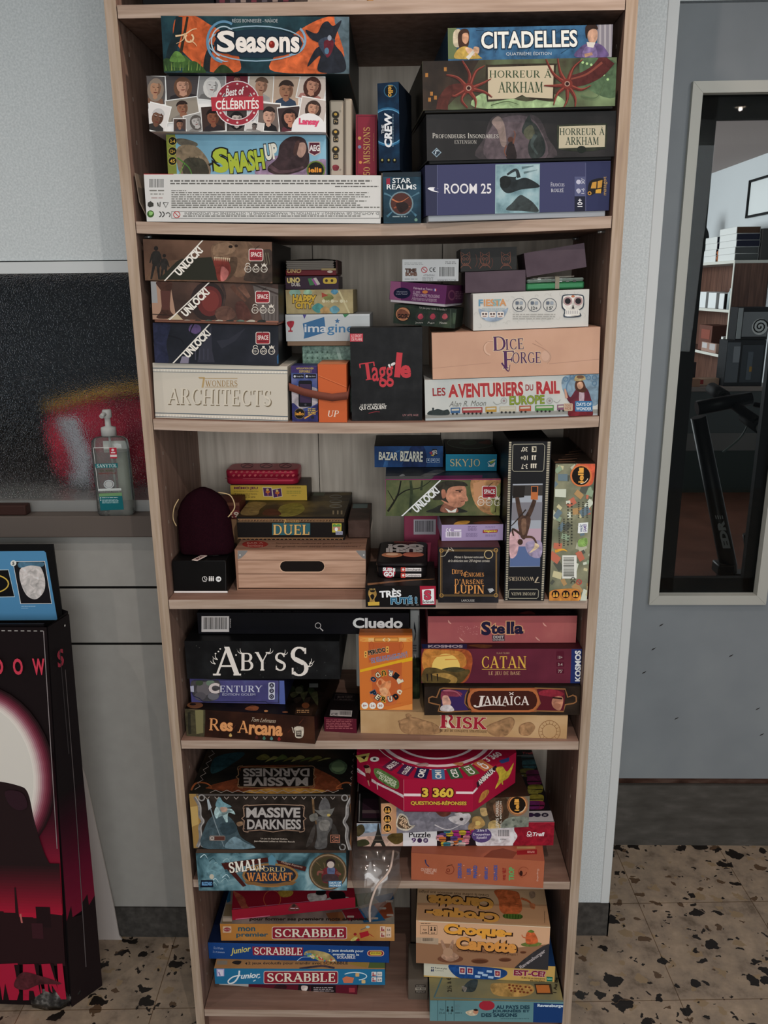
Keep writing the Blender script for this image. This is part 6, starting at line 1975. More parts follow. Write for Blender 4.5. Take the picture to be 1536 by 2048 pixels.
def art2(f):
 f.bg(noise_mat('gold_scene_print',('1f1a10','3c3220','6a5a34'),(14,14,14)))
 f.b([(600,590),(650,520),(760,520),(720,560),(700,595)],'7c6840')
 f.b([(840,600),(850,540),(960,520),(1000,560),(940,600)],'7a7234');f.b([(740,595),(760,560),(820,560),(850,595)],'4c2a1c')
 for k in range(3):
  f.ring(1195,480+k*30,40,6,'6c6a60',ry=12)
 for x in (1180,1208,1232):
  f.t('1',x-5,568,x+5,592,'8c7c60')
 f.p([(1060,455),(1130,455),(1120,475),(1050,475)],'4c5240')
game_box('duel','board_game_box','black box with Greek key borders in bronze and a teal title panel','board game','16110e',art,top=art2,right=lambda f:f.bg('2c2622'),group=SH3)
def art(f):
 f.bg('b4943c')
 f.t('MÉMO·JEU',558,416,706,438,'5c2040',b=.04);f.t('JEU DE MÉMOIRE ET D\'OBSERVATION',556,442,708,452,'4a3428')
 f.t('40 images posées à l\'envers,',560,458,702,470,'4a3828',b=.02);f.t('à retourner',600,467,656,477,'4a3828');f.t('et à grouper par paires',580,478,690,489,'4a3828',b=.02)
 for x,y,r in ((768,452,-8),(828,458,4)):
  f.p([(x-33,y-26+r*.6),(x+25,y-32-r*.3),(x+32,y+24-r*.5),(x-26,y+30+r*.3)],'c8b8a0')
  f.p([(x-30,y-23+r*.6),(x+22,y-29-r*.3),(x+29,y+21-r*.5),(x-23,y+27+r*.3)],'4a2850')
  f.b([(x-14,y),(x,y-14),(x+14,y-2),(x,y+8)],'c06c30');f.e(x-2,y-15,8,8,'b8a060');f.s([(x,y+5),(x+2,y+22)],5,'b86048')
 f.small(886,420,978,430,2,'6c5a2c');f.small(886,444,982,450,1,'5c6a30');f.small(886,456,980,462,1,'5c6a30');f.small(918,472,950,478,1,'7a6a34')
game_box('memo','card_game_box','yellow box with two small tilted purple pictures, under the red tin','card game','a4873a',art,right=lambda f:f.bg('3a3028'),top=lambda f:f.bg('4c4440'),group=SH3)
M,w,d,h,qf,qt,qr=place('redtin')
e=empty('card_game_tin',M)
red=mat('8c1c30',.3,.15)
mb=MB()
mb.loft([[(a,b_+d/2,z) for a,b_ in rrect(w-2*i,d-2*i,.014,5)] for i,z in ((.002,0),(.0005,.002),(.0005,h*.52))],red,True)
mb.build('base',e)
mb=MB()
mb.loft([[(a,b_+d/2,z) for a,b_ in rrect(w-2*i,d-2*i,.014,5)] for i,z in ((.0,h*.5),(0,h-.004),(.001,h-.001),(.004,h))],red,True)
p=Print(qf,frame3('front',w,d,h))
for k in range(12):
 for j in range(2):
  x=540+k*34+j*16;y=324+j*22
  p.b([(x-9,y),(x,y-6),(x+10,y-3),(x+4,y+5),(x-3,y+9)],'a04848')
p.r(500,362,958,365,'6a1424');p.r(614,366,832,369,'b04a54');p.r(614,372,832,374,'6a1424')
stamp(mb,p)
p=Print(qt,frame3('top',w,d,h))
for cx in (640,760,880):
 p.ring(cx,285,40,4,'4a1c2c',ry=16);p.s([(cx-30,298),(cx,280),(cx+36,292)],5,'4c2030',2)
stamp(mb,p)
mb.build('lid',e)
tag(e,'rounded red metal tin with a hinged lid, topmost above the yellow box','game tin',SH3)
mb=MB()
mb.box(-.0575,-.016,.112,.243,1.1112,1.146,noise_mat('dark_brown_print',('241a16','33241e','40302a'),(30,30,30)),.001,1)
mb.box(-.054,-.024,.2,.235,1.1462,1.1464,mat('4c5a58'))
_b=mb.build('card_game_box')
tag(_b,'dark brown box squeezed behind the bronze bordered box, at its right','card game',SH3)
mb=MB();mb.box(-.318,-.272,.148,.262,1.0291,1.138,mat('8c6c50',.6),.001,1)
tag(mb.build('deck_box'),'tan cardboard box hidden behind the velvet bag, beneath the dark red one','deck box',SH3)
mb=MB();mb.box(-.322,-.272,.15,.214,1.1383,1.172,mat('45201c',.5),.001,1)
p=Print((0,0,100,0,100,100,0,100),lambda u,v,o:(-.322+u*.05,.15-o,1.172-v*.034))
p.t('9',62,55,86,90,'c8b8a8',b=.03);p.e(86,70,18,25,'6c3030');p.t('9',76,55,96,88,'c8b8a8',b=.03);p.r(0,0,100,18,'5c3a2c')
stamp(mb,p)
tag(mb.build('deck_box'),'dark red box showing a white 9, peeking out behind the velvet bag','deck box',SH3)
def art(f):
 f.bg('0f0d0d')
 f.b([(104,990),(110,965),(128,955),(146,968),(152,995),(140,1018),(142,1040),(112,1040),(114,1018)],'94743c');f.e(128,966,17,14,'100e0e');f.b([(116,1000),(128,990),(140,1002),(128,1022)],'100e0e')
 f.p([(102,1036),(168,1034),(168,1054),(104,1056)],'b0903c');f.t('2019',112,958,144,968,'c0a060')
 f.t('TRÈS',168,960,292,1008,'d0cccc',rot=3,b=.04)
 f.t('FUTÉ !',232,1000,382,1046,'2c5a74',rot=2,b=.045,o='a8c0cc',ow=.03)
 f.p([(396,912),(488,905),(488,1050),(402,1052)],'8c1c30')
 f.p([(410,965),(478,960),(480,1046),(414,1046)],'d4d0cc');f.t('S',422,968,462,1024,'a03044',b=.06,o='1c1818',ow=.03);f.t('Schmidt',414,1026,478,1042,'2a2626',b=.03)
 for x in (320,350,378):
  f.r(x,1050,x+14,1053,'8c8888')
game_box('fute','card_game_box','black box sticking out over the shelf edge with a red square at its right end','card game','0f0d0d',art,top=lambda f:(f.bg('171312'),f.s([(100,935),(300,915),(480,905)],12,'6a4a34',3)),group=SH3)
M,w,d,h,qf,qt,qr=place('sushi')
e=empty('card_game_tin',M)
blk=mat('141112',.28,.2)
mb=MB()
mb.loft([[(a,b_+d/2,z) for a,b_ in rrect(w-2*i,d-2*i,.012,5)] for i,z in ((.003,0),(.0015,.002),(.0015,h*.86))],blk,True)
p=Print(qf,frame3('front',w,d,h))
p.e(222,868,36,32,'8c2434');p.t('SUSHI',186,842,256,862,'d4ccc8',b=.05,rot=-4);p.t('GO!',192,864,250,892,'d4ccc8',b=.06)
for y,s in ((852,'Simultané'),(885,'Combinaisons')):
 p.rr(288,y-14,316,y+14,'a83c34',4);p.e(302,y,7,7,'d4c4bc');p.r(314,y-9,405,y+9,'c8c0bc');p.t(s,320,y-6,400,y+6,'2c2424',b=.02)
for it in p.items:
 mb.face([(lambda q:(q[0],q[1]+.0012,q[2]))(p.to3d(u,v,.0002+it[1]*1.5e-5)) for u,v in it[0]],it[2])
mb.build('base',e)
mb=MB()
mb.loft([[(a,b_+d/2,z) for a,b_ in rrect(w-2*i,d-2*i,.012,5)] for i,z in ((.0,h*.74),(0,h-.003),(.0015,h-.0008),(.004,h))],blk,True)
p=Print(qt,frame3('top',w,d,h))
p.t('SUSHI',205,728,415,752,'a09894',rot=180,b=.06);p.t('GO!',215,706,420,732,'a09894',rot=180,b=.07)
p.e(240,768,60,14,'8c5c44');p.e(360,766,60,14,'8c5040');p.e(240,764,36,7,'b09078');p.small(250,684,390,704,3,'7c3c38')
stamp(mb,p)
mb.build('lid',e)
tag(e,'black rounded metal tin with a red round logo, on the lower black box','game tin',SH3)
def art(f):
 f.bg(noise_mat('black_cloth_print',('131215','1a191c','222126'),(30,30,30)))
 g='8c6c3c'
 f.box(514,738,836,1002,3,g);f.box(522,745,828,995,2,'6a5230')
 for x,y in ((520,742),(830,740),(520,998),(830,996)):
  f.ring(x,y,12,4,g)
 f.t('Mettez à l\'épreuve votre sens',594,772,760,790,'b8b0a4',sh=.3);f.t('de la déduction avec 250 énigmes corsées.',558,793,796,812,'b8b0a4',sh=.3)
 f.T('D',580,848,598,876,'b87c44');f.T('ÉFIS',598,848,642,874,'b87c44');f.T('ET',632,874,650,886,'b87c44')
 f.T('É',650,858,672,892,'b87c44');f.T('NIGMES',674,868,762,890,'b87c44')
 f.T("D'A",596,904,656,938,'b87c44');f.T('RSÈNE',658,902,758,932,'b87c44')
 f.T('LUPIN',594,940,762,986,'c08448',o='6c4424',ow=.02)
 f.p([(782,960),(810,956),(820,968),(796,984)],'9c9c9c');f.s([(786,962),(800,978)],2,'3a3a3a')
 f.t('LAROUSSE',634,1020,708,1033,'9c9894')
 f.ring(788,764,26,5,'a08c64')
 f.s([(515,775),(540,770),(560,735),(590,745),(570,722),(555,715),(562,740),(545,760)],3,'b0a894',2)
game_box('lupin','card_game_box','upright black box framed in thin gold with copper lettering','card game','141316',art,top=lambda f:f.bg('3a1c18'),group=SH3)
def art(f):
 f.bg('8c7c9c')
 f.ring(555,625,9,3,'d0c8d4',a0=70,a1=290);f.ring(572,625,9,3,'d0c8d4',a0=70,a1=290);f.r(564,623,572,627,'d0c8d4')
 f.bar(544,634,634,668,'c0b8c4','2c2830',8);f.r(592,622,634,631,'c0b8c4')
 f.small(672,604,722,632,4,'5c4c6c');f.small(660,642,730,666,4,'6a5a7a',3);f.small(770,606,832,616,2,'6a5a7a',5);f.small(770,652,836,664,2,'6a5a7a',6)
 f.p([(756,626),(842,622),(838,640),(756,642)],'7c2430');f.t('Gigamic',762,625,836,640,'c0b840',b=.03)
game_box('lilac','card_game_box','lilac box turned to its barcode side, on the gold framed black box','card game','84748f',art,top=lambda f:(f.bg('1c1010'),f.b([(590,595),(620,575),(680,575),(660,592)],'a07834'),f.b([(700,585),(800,570),(850,585),(760,592)],'4c2018')),group=SH3)
def art(f):
 f.bg(noise_mat('park_print',('2c3424','4a5034','6a6444'),(20,20,20)))
 f.b([(690,340),(780,335),(870,335),(870,525),(760,525),(700,450)],'a47850');f.p([(700,360),(760,345),(780,470),(710,480)],'b0805c')
 f.b([(820,400),(875,360),(880,525),(800,525)],'7a7a48')
 f.s([(215,520),(270,430),(290,345)],12,'15150f',8);f.s([(260,440),(320,400),(400,385),(460,345)],8,'15150f',3);f.s([(250,460),(215,400)],6,'15150f',3)
 f.s([(345,345),(350,420),(340,525)],14,'283020',18);f.s([(410,345),(405,400)],10,'283020',14)
 f.s([(825,525),(835,470),(855,420)],6,'2c2418',3);f.s([(835,470),(800,440)],4,'2c2418',2)
 f.b([(440,525),(480,500),(530,480),(620,500),(660,525)],'23241f')
 f.b([(515,520),(540,470),(600,490),(610,525)],'7c5040')
 f.b([(505,400),(540,365),(610,360),(655,380),(662,425),(655,455),(650,480),(620,497),(580,492),(535,470),(508,440)],'a8745c')
 f.b([(655,420),(672,455),(652,460)],'a8745c')
 f.b([(470,450),(485,380),(540,348),(640,350),(668,375),(610,375),(560,390),(545,440),(560,470),(520,455)],'2f2c24')
 f.b([(520,400),(540,398),(545,435),(525,445)],'94604c')
 f.s([(600,402),(640,398)],6,'2c1c18');f.e(625,408,8,4,'2c1c18');f.s([(630,462),(652,460)],4,'5c2c28')
 f.p([(540,500),(560,525),(600,525),(608,500),(575,518)],'c8c4bc')
 f.r(198,336,880,341,'7c2458');f.r(196,338,204,527,'7c2458');f.r(866,330,880,526,'6a2c4c')
 unlock_title(f,345,500,485,370)
 unlock_marks(f,750,374,-1,-18)
def art2(f):
 f.bg(noise_mat('dim_grey_print',('1c1f22','2c3034','3a3c3e'),(25,25,25)))
 f.p([(190,320),(520,320),(480,345),(195,345)],'6a6a68');f.b([(400,320),(480,285),(540,290),(460,320)],'6c6c68')
 f.p([(480,318),(890,312),(890,340),(460,340)],'6c2450');f.p([(755,305),(870,303),(870,330),(752,332)],'2c303c')
 f.b([(280,320),(300,308),(312,318)],'8c9090')
game_box('holmes','board_game_box','box with a dark-haired man in profile before a park, magenta edges','board game','28281f',art,top=art2,right=lambda f:f.bg('4c1c38'),group=SH3)
def art(f):
 f.bg(noise_mat('haunted_blue_print',('14264a','1f3f6a','2f527c'),(14,14,14)))
 f.b([(300,268),(330,200),(350,150),(420,150),(430,268)],'16264a');f.s([(200,268),(220,210),(290,170)],26,'2f5684',6)
 f.t('BAZAR',164,182,272,228,'c4c0b0',b=.03,o='12203a',ow=.05,rot=-2);f.t('BIZARRE',286,178,414,236,'c4c0b0',b=.03,o='12203a',ow=.05,rot=-2)
 f.p([(468,165),(494,165),(496,200),(470,204)],'141418');f.t('GIG',470,170,494,196,'b8b4b0',b=.03,rot=-80);f.p([(450,186),(466,178),(468,200)],'8c2c38');f.p([(458,200),(480,196),(474,206)],'a89034')
 for x in (446,473,500):
  f.box(x-11,218,x+11,242,2,'a0acb8');f.e(x,228,5,5,'a0acb8',8)
game_box('bazar','card_game_box','dark blue box with ragged white lettering, topmost left of the cyan one','card game','142340',art,top=lambda f:(f.bg('08090c'),f.e(290,105,40,8,'1f2226'),f.e(420,100,22,7,'1f2226')),right=lambda f:f.bg('16223a'),group=SH3)
def art(f):
 f.bg('1a6c84')
 f.r(540,190,862,200,'22809a')
 f.T('SKYJO',570,222,740,268,'b4a884',o='123844',ow=.03);f.T('SKYJO',572,224,738,266,'1a4a58',) if False else None
 f.s([(785,262),(820,262)],6,'c4ccc8');f.b([(782,238),(800,256),(825,240),(818,262),(795,264)],'c4ccc8');f.b([(795,240),(815,222),(825,230),(805,248)],'8c9c3c');f.s([(788,236),(830,226)],4,'c4ccc8')
game_box('skyjo','card_game_box','cyan blue box with a small bowl emblem at the right of its lettering','card game','186076',art,top=lambda f:(f.bg('0c100e'),f.ring(690,130,140,6,'4c5c50',ry=36),f.e(690,130,128,30,'1f2a24'),f.b([(620,130),(690,110),(720,130),(680,145)],'38503f'),f.b([(730,130),(790,115),(800,140)],'5c2a20'),f.t('SKYJO',580,168,800,180,'3a4440',rot=180)),group=SH3)
def art(f):
 f.bg('18181a')
 for x0,x1,xb0,xb1 in ((903,918,884,896),(1124,1140,1086,1098)):
  n=90
  fs=[]
  for k in range(n):
   t0,t1=k/n,(k+.55)/n
   a0,b0,a1,b1=x0+(xb0-x0)*t0,x1+(xb1-x1)*t0,x0+(xb0-x0)*t1,x1+(xb1-x1)*t1
   fs.append([(a0,124+904*t0),(b0,124+904*t0),(b1,124+904*t1),(a1,124+904*t1)])
  f.add(fs,'a49c88')
 g='8c8878'
 f.s([(926,145),(932,138),(1098,136),(1108,146),(1102,282),(1094,292),(932,292),(922,282),(926,145)],3.5,g,smooth=False)
 f.t("30'",974,154,1010,180,'c0b8a8',rot=180,b=.01);f.t('10+',970,202,1010,228,'c0b8a8',rot=180,b=.01);f.t('3-7',974,250,1010,278,'c0b8a8',rot=180,b=.01)
 f.r(1034,150,1060,182,'b0a894');f.p([(1038,156),(1056,156),(1038,176),(1056,176)],'2a2824')
 for x,y in ((1038,215),(1052,215),(1032,262),(1044,262),(1056,262)):
  f.r(x-4,y-14,x+3,y+12,'c0b8a8');f.r(x-3,y-14,x+6,y-8,'c0b8a8')
 f.p([(926,364),(1096,362),(1080,834),(908,836)],'8c9098')
 f.p([(924,372),(1096,370),(1094,430),(922,432)],'33302e')
 f.p([(922,470),(1094,468),(1090,570),(919,572)],'6c6a70')
 f.p([(919,620),(1088,618),(1084,720),(914,722)],'a08894')
 f.p([(914,720),(1084,718),(1080,832),(909,834)],'4c5c80')
 f.b([(912,640),(960,650),(950,760),(910,780)],'b08c90');f.b([(1000,700),(1086,690),(1084,780),(1020,770)],'8c8098')
 f.p([(930,375),(996,375),(990,440),(924,445)],'201c1a');f.p([(1030,376),(1070,376),(1068,455),(1028,452)],'a05c34');f.p([(1034,380),(1064,380),(1064,410),(1034,410)],'241c1a')
 f.s([(950,440),(960,500),(975,560)],22,'3c2c24',30);f.s([(1050,455),(1030,510),(1005,560)],22,'3c2c24',30)
 f.b([(958,555),(1025,555),(1012,640),(990,680),(965,650)],'46332a');f.b([(975,570),(1000,565),(1000,640),(980,650)],'6a5040')
 f.e(968,694,15,17,'38281f');f.s([(1000,665),(1040,670),(1062,705)],16,'46332a',9);f.s([(970,650),(925,620),(930,660)],14,'3c2c24',8)
 f.b([(1052,700),(1076,715),(1060,735),(1018,758),(1046,725)],'c8b090')
 f.s([(1000,510),(930,590),(915,600)],8,'2c241f',3)
 f.T('7',1048,892,1078,926,'a0927c',rot=180);f.T('WONDERS',902,892,1046,914,'a0927c',rot=180)
 f.s([(902,970),(908,962),(1064,962),(1072,970),(1070,1006),(1062,1014),(906,1014),(900,1006),(902,970)],3.5,g,smooth=False)
 f.T('ANTOINE BAUZA',918,980,1056,996,'a49c88',rot=180)
game_box('wonders','board_game_box','tall black box stood upright, upside down, with a bronze figure at dusk','board game','161618',art,right=lambda f:f.bg('0c0c0d'),top=lambda f:f.bg('0c0c0d'),group=SH3,edge='3a3a38')
def art(f):
 f.bg(noise_mat('paper_chaos_print',('4c5444','6c6c58','8c8a70'),(22,22,22)))
 r=random.Random(5)
 for k in range(64):
  t=r.random();x=1150+r.random()*220;y=260+t*740;s=12+r.random()*26
  c=('a0a08c','7c8c74','9c7c54','5c6c74','b0a884','4a4c44','a8604c','b4b8a8')[k % 8]
  a=r.random()*3
  f.p([(x+s*math.cos(a+q),y+s*1.1*math.sin(a+q)) for q in (0,1.1,3.1,4.3)],c)
 f.b([(1290,250),(1390,246),(1385,340),(1360,372),(1290,370),(1255,320)],'a84c34')
 f.e(1313,316,62,62,'b8683c');f.e(1313,316,52,54,'15100d');f.tv('iell',1296,290,1328,356,'c89040',b=.03);f.r(1302,270,1328,290,'c89040');f.ring(1310,316,46,4,'c8b8a0',a0=20,a1=90)
 for x,y0,y1 in ((1212,560,720),(1235,470,720),(1186,580,720),(1256,470,715)):
  f.small(x,y0,x+9,y1,14,'33342c',x)
 for x in (1296,1320,1344):
  f.small(x,465,x+9,560,8,'3a3a30',x)
 f.p([(1298,585),(1354,580),(1350,640),(1294,642)],'c8ccc8');f.tv('WAKÂZ',1304,592,1322,636,'3a4a6c',b=.03);f.tv('GAMES',1326,590,1344,636,'5c4a7c',b=.03)
 f.b([(1300,680),(1345,670),(1345,712),(1300,718)],'7c9c54');f.tv('Gozo',1328,672,1346,712,'3a4a2c')
 f.s([(1165,745),(1210,735),(1235,745)],18,'c88c34',3)
 f.bar(1206,768,1288,900,'c4c4bc','38382f',9,vert=True)
 f.ring(1268,925,13,4,'2c2c28',a0=160,a1=380);f.ring(1268,905,13,4,'2c2c28',a0=160,a1=380)
 f.ring(1302,920,16,4,'a83c3c');f.s([(1290,910),(1314,930)],4,'a83c3c')
 f.b([(1136,975),(1200,960),(1290,960),(1312,990),(1290,1030),(1135,1030)],'b07434')
 for x in (1168,1226,1282):
  f.icon(x,990,26,'1c130e','c08838','b06c3c')
game_box('iello','board_game_box','tall box of jumbled papers with a round orange and black logo, far right end','board game','4c4238',art,right=lambda f:f.bg('7a3430'),top=lambda f:(f.bg('1f1814'),[f.s([(1165+k*20,240-k*14),(1280+k*12,236-k*16)],7,('5c4434','6c5040','3c2c24')[k % 3],2) for k in range(7)]),group=SH3)
mb=MB();mb.box(.050,.121,.166,.250,1.0291,1.1415,mat('8c3a50'),.001,1)
p=Print((332,533,500,533,500,660,332,660),lambda u,v,o:(.0585+u*.0585,.166-o,1.1405-v*.044))
p.bar(362,558,488,648,'b0a8ac','3a3438',10);stamp(mb,p)
tag(mb.build('card_game_box'),'pink box showing a white barcode label, at the back above the black tin','card game',SH3)
vel=noise_mat('maroon_velvet',('17060c','1b070d','20080f'),(500,500,500),2,.95,bump=.2,spec=.05)
e=empty('drawstring_bag',Matrix.Translation((-.3215,.078,1.0945)))
mb=MB()
rings=[]
prof=[(0,.050,.022),(.004,.0525,.026),(.02,.052,.026),(.05,.0505,.025),(.08,.049,.023),(.098,.042,.02),(.112,.031,.017),(.121,.018,.012),(.126,.006,.005)]
for z,rx,ry in prof:
 rings.append([((rx*(1+.02*math.sin(5*a+z*60)))*math.copysign(abs(math.cos(a)) **.8,math.cos(a))-.002,ry*(1+.07*math.sin(7*a+z*20))*math.sin(a),z) for a in [2*math.pi*k/36 for k in range(36)]])
mb.loft(rings,vel)
mb.build('pouch',e)
gold=mat('a8906c',.4,.3)
mb=MB()
mb.tube(spline([(-.047,-.004,.105),(-.055,-.01,.09),(-.058,-.012,.07),(-.053,-.012,.055)]),.0012,gold)
mb.build('cord',e)
mb=MB()
mb.tube(spline([(.028,-.006,.118),(.05,-.006,.112),(.058,-.01,.092),(.050,-.014,.078),(.046,-.018,.074)]),.0012,gold)
mb.build('cord',e)
mb=MB()
mb.box(-.006,.006,-.034,-.003,.0,.0009,mat('b8a8a0',.6),M=Matrix.Translation((.0,-.022,.0012)) @ Matrix.Rotation(math.radians(-22),4,'Z'))
p=Print((0,0,100,0,100,200,0,200),lambda u,v,o:tuple(Matrix.Translation((.0,-.022,.0012)) @ Matrix.Rotation(math.radians(-22),4,'Z') @ Vector((-.006+u*.012,-.003-v*.031,.001+o))))
p.tv('NOIR',22,40,82,180,'4a2c30',rot=-90,b=.04);stamp(mb,p)
mb.build('hang_tag',e)
tag(e,'dark maroon velvet drawstring bag with gold cord, standing on the glossy black box','bag')
# ------------------------------------------------------------------ fourth shelf
GAIN=1.5
SH4='games on the fourth shelf'
def art(f):
 f.bg(noise_mat('ember_print',('140c0a','28150f','3c2216'),(14,14,14)))
 f.b([(138,780),(150,768),(260,772),(275,800),(270,955),(250,968),(145,955)],'3a3526');f.p([(205,780),(262,785),(262,940),(215,950)],'6a6444')
 f.s([(165,800),(170,950)],20,'24221a');f.e(205,770,52,16,'4a4030')
 for k in range(9):
  f.s([(300+k*77,850+(k*41) % 100),(330+k*77,840+(k*23) % 90)],6,'4a2418',2)
 f.T('R',304,842,374,924,'c08454',rot=-3,o='3c1c10',ow=.03);f.t('es',376,868,464,930,'c08454',rot=-3,b=.04,o='3c1c10',ow=.04)
 f.T('A',498,858,572,940,'c08454',rot=-3,o='3c1c10',ow=.03);f.t('rcana',574,888,804,958,'c08454',rot=-3,b=.04,o='3c1c10',ow=.04)
 f.t('Tom Lehmann',590,840,758,868,'a89884',rot=-4,sh=.4)
 for x,y,c in ((448,956,'a08450'),(626,972,'44201c'),(678,976,'3a5a4c'),(728,978,'3c5c5a'),(780,982,'7c2420')):
  f.b([(x,y-14),(x+11,y+4),(x,y+12),(x-11,y+4)],c)
 f.b([(880,910),(900,896),(935,898),(948,912),(940,970),(895,972),(886,930)],'b0a494');f.r(896,925,932,965,'1c1410');f.t('SAND',900,930,928,942,'b0a494',b=.03);f.t('CASTLE',900,945,928,956,'b0a494',b=.03)
 f.p([(886,896),(896,910),(906,894),(916,908),(926,894),(938,908),(944,896),(944,916),(886,916)],'b0a494');f.s([(868,900),(880,940)],5,'b0a494')
def art2(f):
 f.bg(noise_mat('dark_temple_print',('060504','100a07','1f140d'),(18,18,18)))
 f.e(205,752,55,22,'5c3c28');f.e(190,746,22,8,'14100c')
 f.b([(545,780),(590,755),(640,765),(620,790)],'6a3c22');f.e(690,792,14,7,'9c6c44');f.e(820,800,20,5,'6a4028')
 f.p([(895,770),(1015,770),(1000,825),(885,815)],'241812');f.small(900,785,990,810,2,'94704c',3)
 for k in range(8):
  f.b([(830+k*24,640+(k*37) % 110),(870+k*24,620+(k*37) % 110),(890+k*22,645+(k*31) % 110),(850+k*24,665+(k*37) % 100)],('1f2414','2a2a1a','1a1410')[k % 3])
 f.e(915,650,26,24,'3a3a2a');f.e(960,755,26,20,'4c2a18')
 f.p([(985,605),(1045,605),(1045,632),(985,632)],'5c5c58')
game_box('resarcana','board_game_box','ember brown box turned askew with glowing orange lettering, bottom left','board game','1c100c',art,top=art2,right=lambda f:f.bg('120a07'),group=SH4)
def art(f):
 f.bg(noise_mat('violet_sky_print',('2c2a4c','43406c','5a6c8c'),(10,10,10)))
 f.b([(180,590),(260,575),(360,580),(380,640),(350,715),(230,720),(185,660)],'3c3a3c')
 f.e(265,640,50,48,'5a5558');f.e(240,690,40,28,'4c484c');f.e(330,690,38,26,'5c5a60');f.e(310,600,30,20,'5c6c5c');f.e(235,600,26,18,'36402f')
 f.p([(780,575),(822,575),(822,760),(785,755)],'4a568c')
 f.s([(195,580),(770,578),(778,590),(775,735),(700,738),(690,728),(260,728),(235,705),(195,690),(180,660),(190,640)],6,'23233c',smooth=False)
 f.p([(172,622),(196,618),(198,662),(172,660)],'9c9cac')
 f.t('C',298,600,372,672,'b8aca8',b=.05,o='4a4048',ow=.03);f.T('ENTURY',376,618,664,662,'b4b4c0');f.t('ÉDITION GOLEM',392,666,616,686,'a4a4b4')
 f.rr(706,596,750,714,'b0b0bc',8)
 for y,s in ((616,'A'),(653,'2'),(692,'O')):
  f.e(728,y,16,16,'2a2838');f.t(s,720,y-8,736,y+8,'b0b0bc')
game_box('century','board_game_box','violet blue box with grey rounded stones and silver lettering, under the black one','board game','2c2c50',art,right=lambda f:f.bg('161628'),top=lambda f:f.bg('15131c'),group=SH4)
def art(f):
 f.bg(noise_mat('black_deep_print',('0c0c0d','121213','1a1b1c'),(25,25,25)))
 r=random.Random(2)
 for k in range(26):
  x,y=180+r.random()*960,340+r.random()*220
  f.e(x,y,2.5,2.5,'4c4c4a',6)
 c='ccc4bc'
 f.T('A',328,352,520,548,c);f.T('B',518,394,604,514,c);f.T('Y',614,388,716,514,c);f.T('S',752,392,826,516,c);f.T('S',858,352,980,552,c)
 for x,y,k in ((345,470,-1),(360,440,-1),(975,490,1),(985,470,1),(705,400,1),(530,400,-1),(805,410,1)):
  f.s([(x,y),(x+14*k,y-16),(x+16*k,y-38)],7,c,2);f.s([(x,y),(x+24*k,y-8),(x+34*k,y-22)],6,c,2)
 for x,y in ((378,366),(346,398),(366,384),(486,408)):
  f.e(x,y,6,5,c,8)
game_box('abyss','board_game_box','thick black box with large bone-white coral lettering','board game','0e0e0f',art,right=lambda f:f.bg('08080a'),top=lambda f:f.bg('0a0a0b'),group=SH4,edge='3a3a3a')
def art(f):
 f.bg(noise_mat('night_card_print',('09090b','0c0b0f','100f13'),(12,12,12)))
 f.bar(-818,124,-655,218,'b8b0ac','3a3634',12);f.small(-650,140,-644,195,9,'b0a8a4')
 f.ring(-130,180,18,4,'a8a09c');f.s([(-118,194),(-100,212)],6,'a8a09c')
 f.t('Cluedo',75,134,370,196,'d4ccc8',b=.035)
def art2(f):
 f.bg('08070a')
 f.t('Le jeu des grands détectives',-560,92,-120,104,'3a3638',b=.02);f.ring(330,88,60,3,'33302f',ry=10)
game_box('cluedo','board_game_box','wide flat black box with barcode at left and bold white word at right','board game','0e0c12',art,top=art2,right=lambda f:f.bg('3a2c20'),group=SH4,edge='3c3a3c')
def art(f):
 par=noise_mat('old_map_print',('94734f','a4835c','ae8f6a'),(12,12,12))
 f.bg(par)
 for pts in ([(350,745),(420,720),(500,740),(560,760),(600,800),(560,822),(420,825),(360,800)],[(860,780),(940,740),(1010,720),(1030,760),(980,830),(900,830)],[(1060,770),(1120,750),(1150,780),(1110,830),(1060,820)],[(385,705),(410,700),(415,720),(395,728)],[(340,745),(355,740),(352,758)]):
  f.b(pts,'7c5c40');f.b([(x*.94+.06*pts[0][0]+8,y*.94+.06*pts[0][1]+4) for x,y in pts],'8c6a4a')
 f.ring(1237,805,66,4,'805c3c');f.ring(1237,805,44,3,'805c3c')
 for k in range(16):
  a=k*math.pi/8
  f.s([(1237+44*math.cos(a),805+44*math.sin(a)),(1237+64*math.cos(a),805+64*math.sin(a))],4,'805c3c',1)
 f.T('R',590,700,684,786,'8c1c2c',rot=-1,b=.03,o='c8b49c',ow=.03);f.T('isk',684,720,864,790,'8c1c2c',rot=-2,b=.03,o='c8b49c',ow=.03)
 f.b([(622,716),(650,722),(640,750),(655,785),(625,775),(632,745)],'d0bca4')
 f.T('Le jeu de conquête stratégique',588,792,866,812,'3a2a1c',rot=-1.5)
game_box('risk','board_game_box','wide parchment map box lying at the bottom right under the others','board game','94734f',art,top=lambda f:f.bg('a08462'),right=lambda f:f.bg('5c4630'),group=SH4)
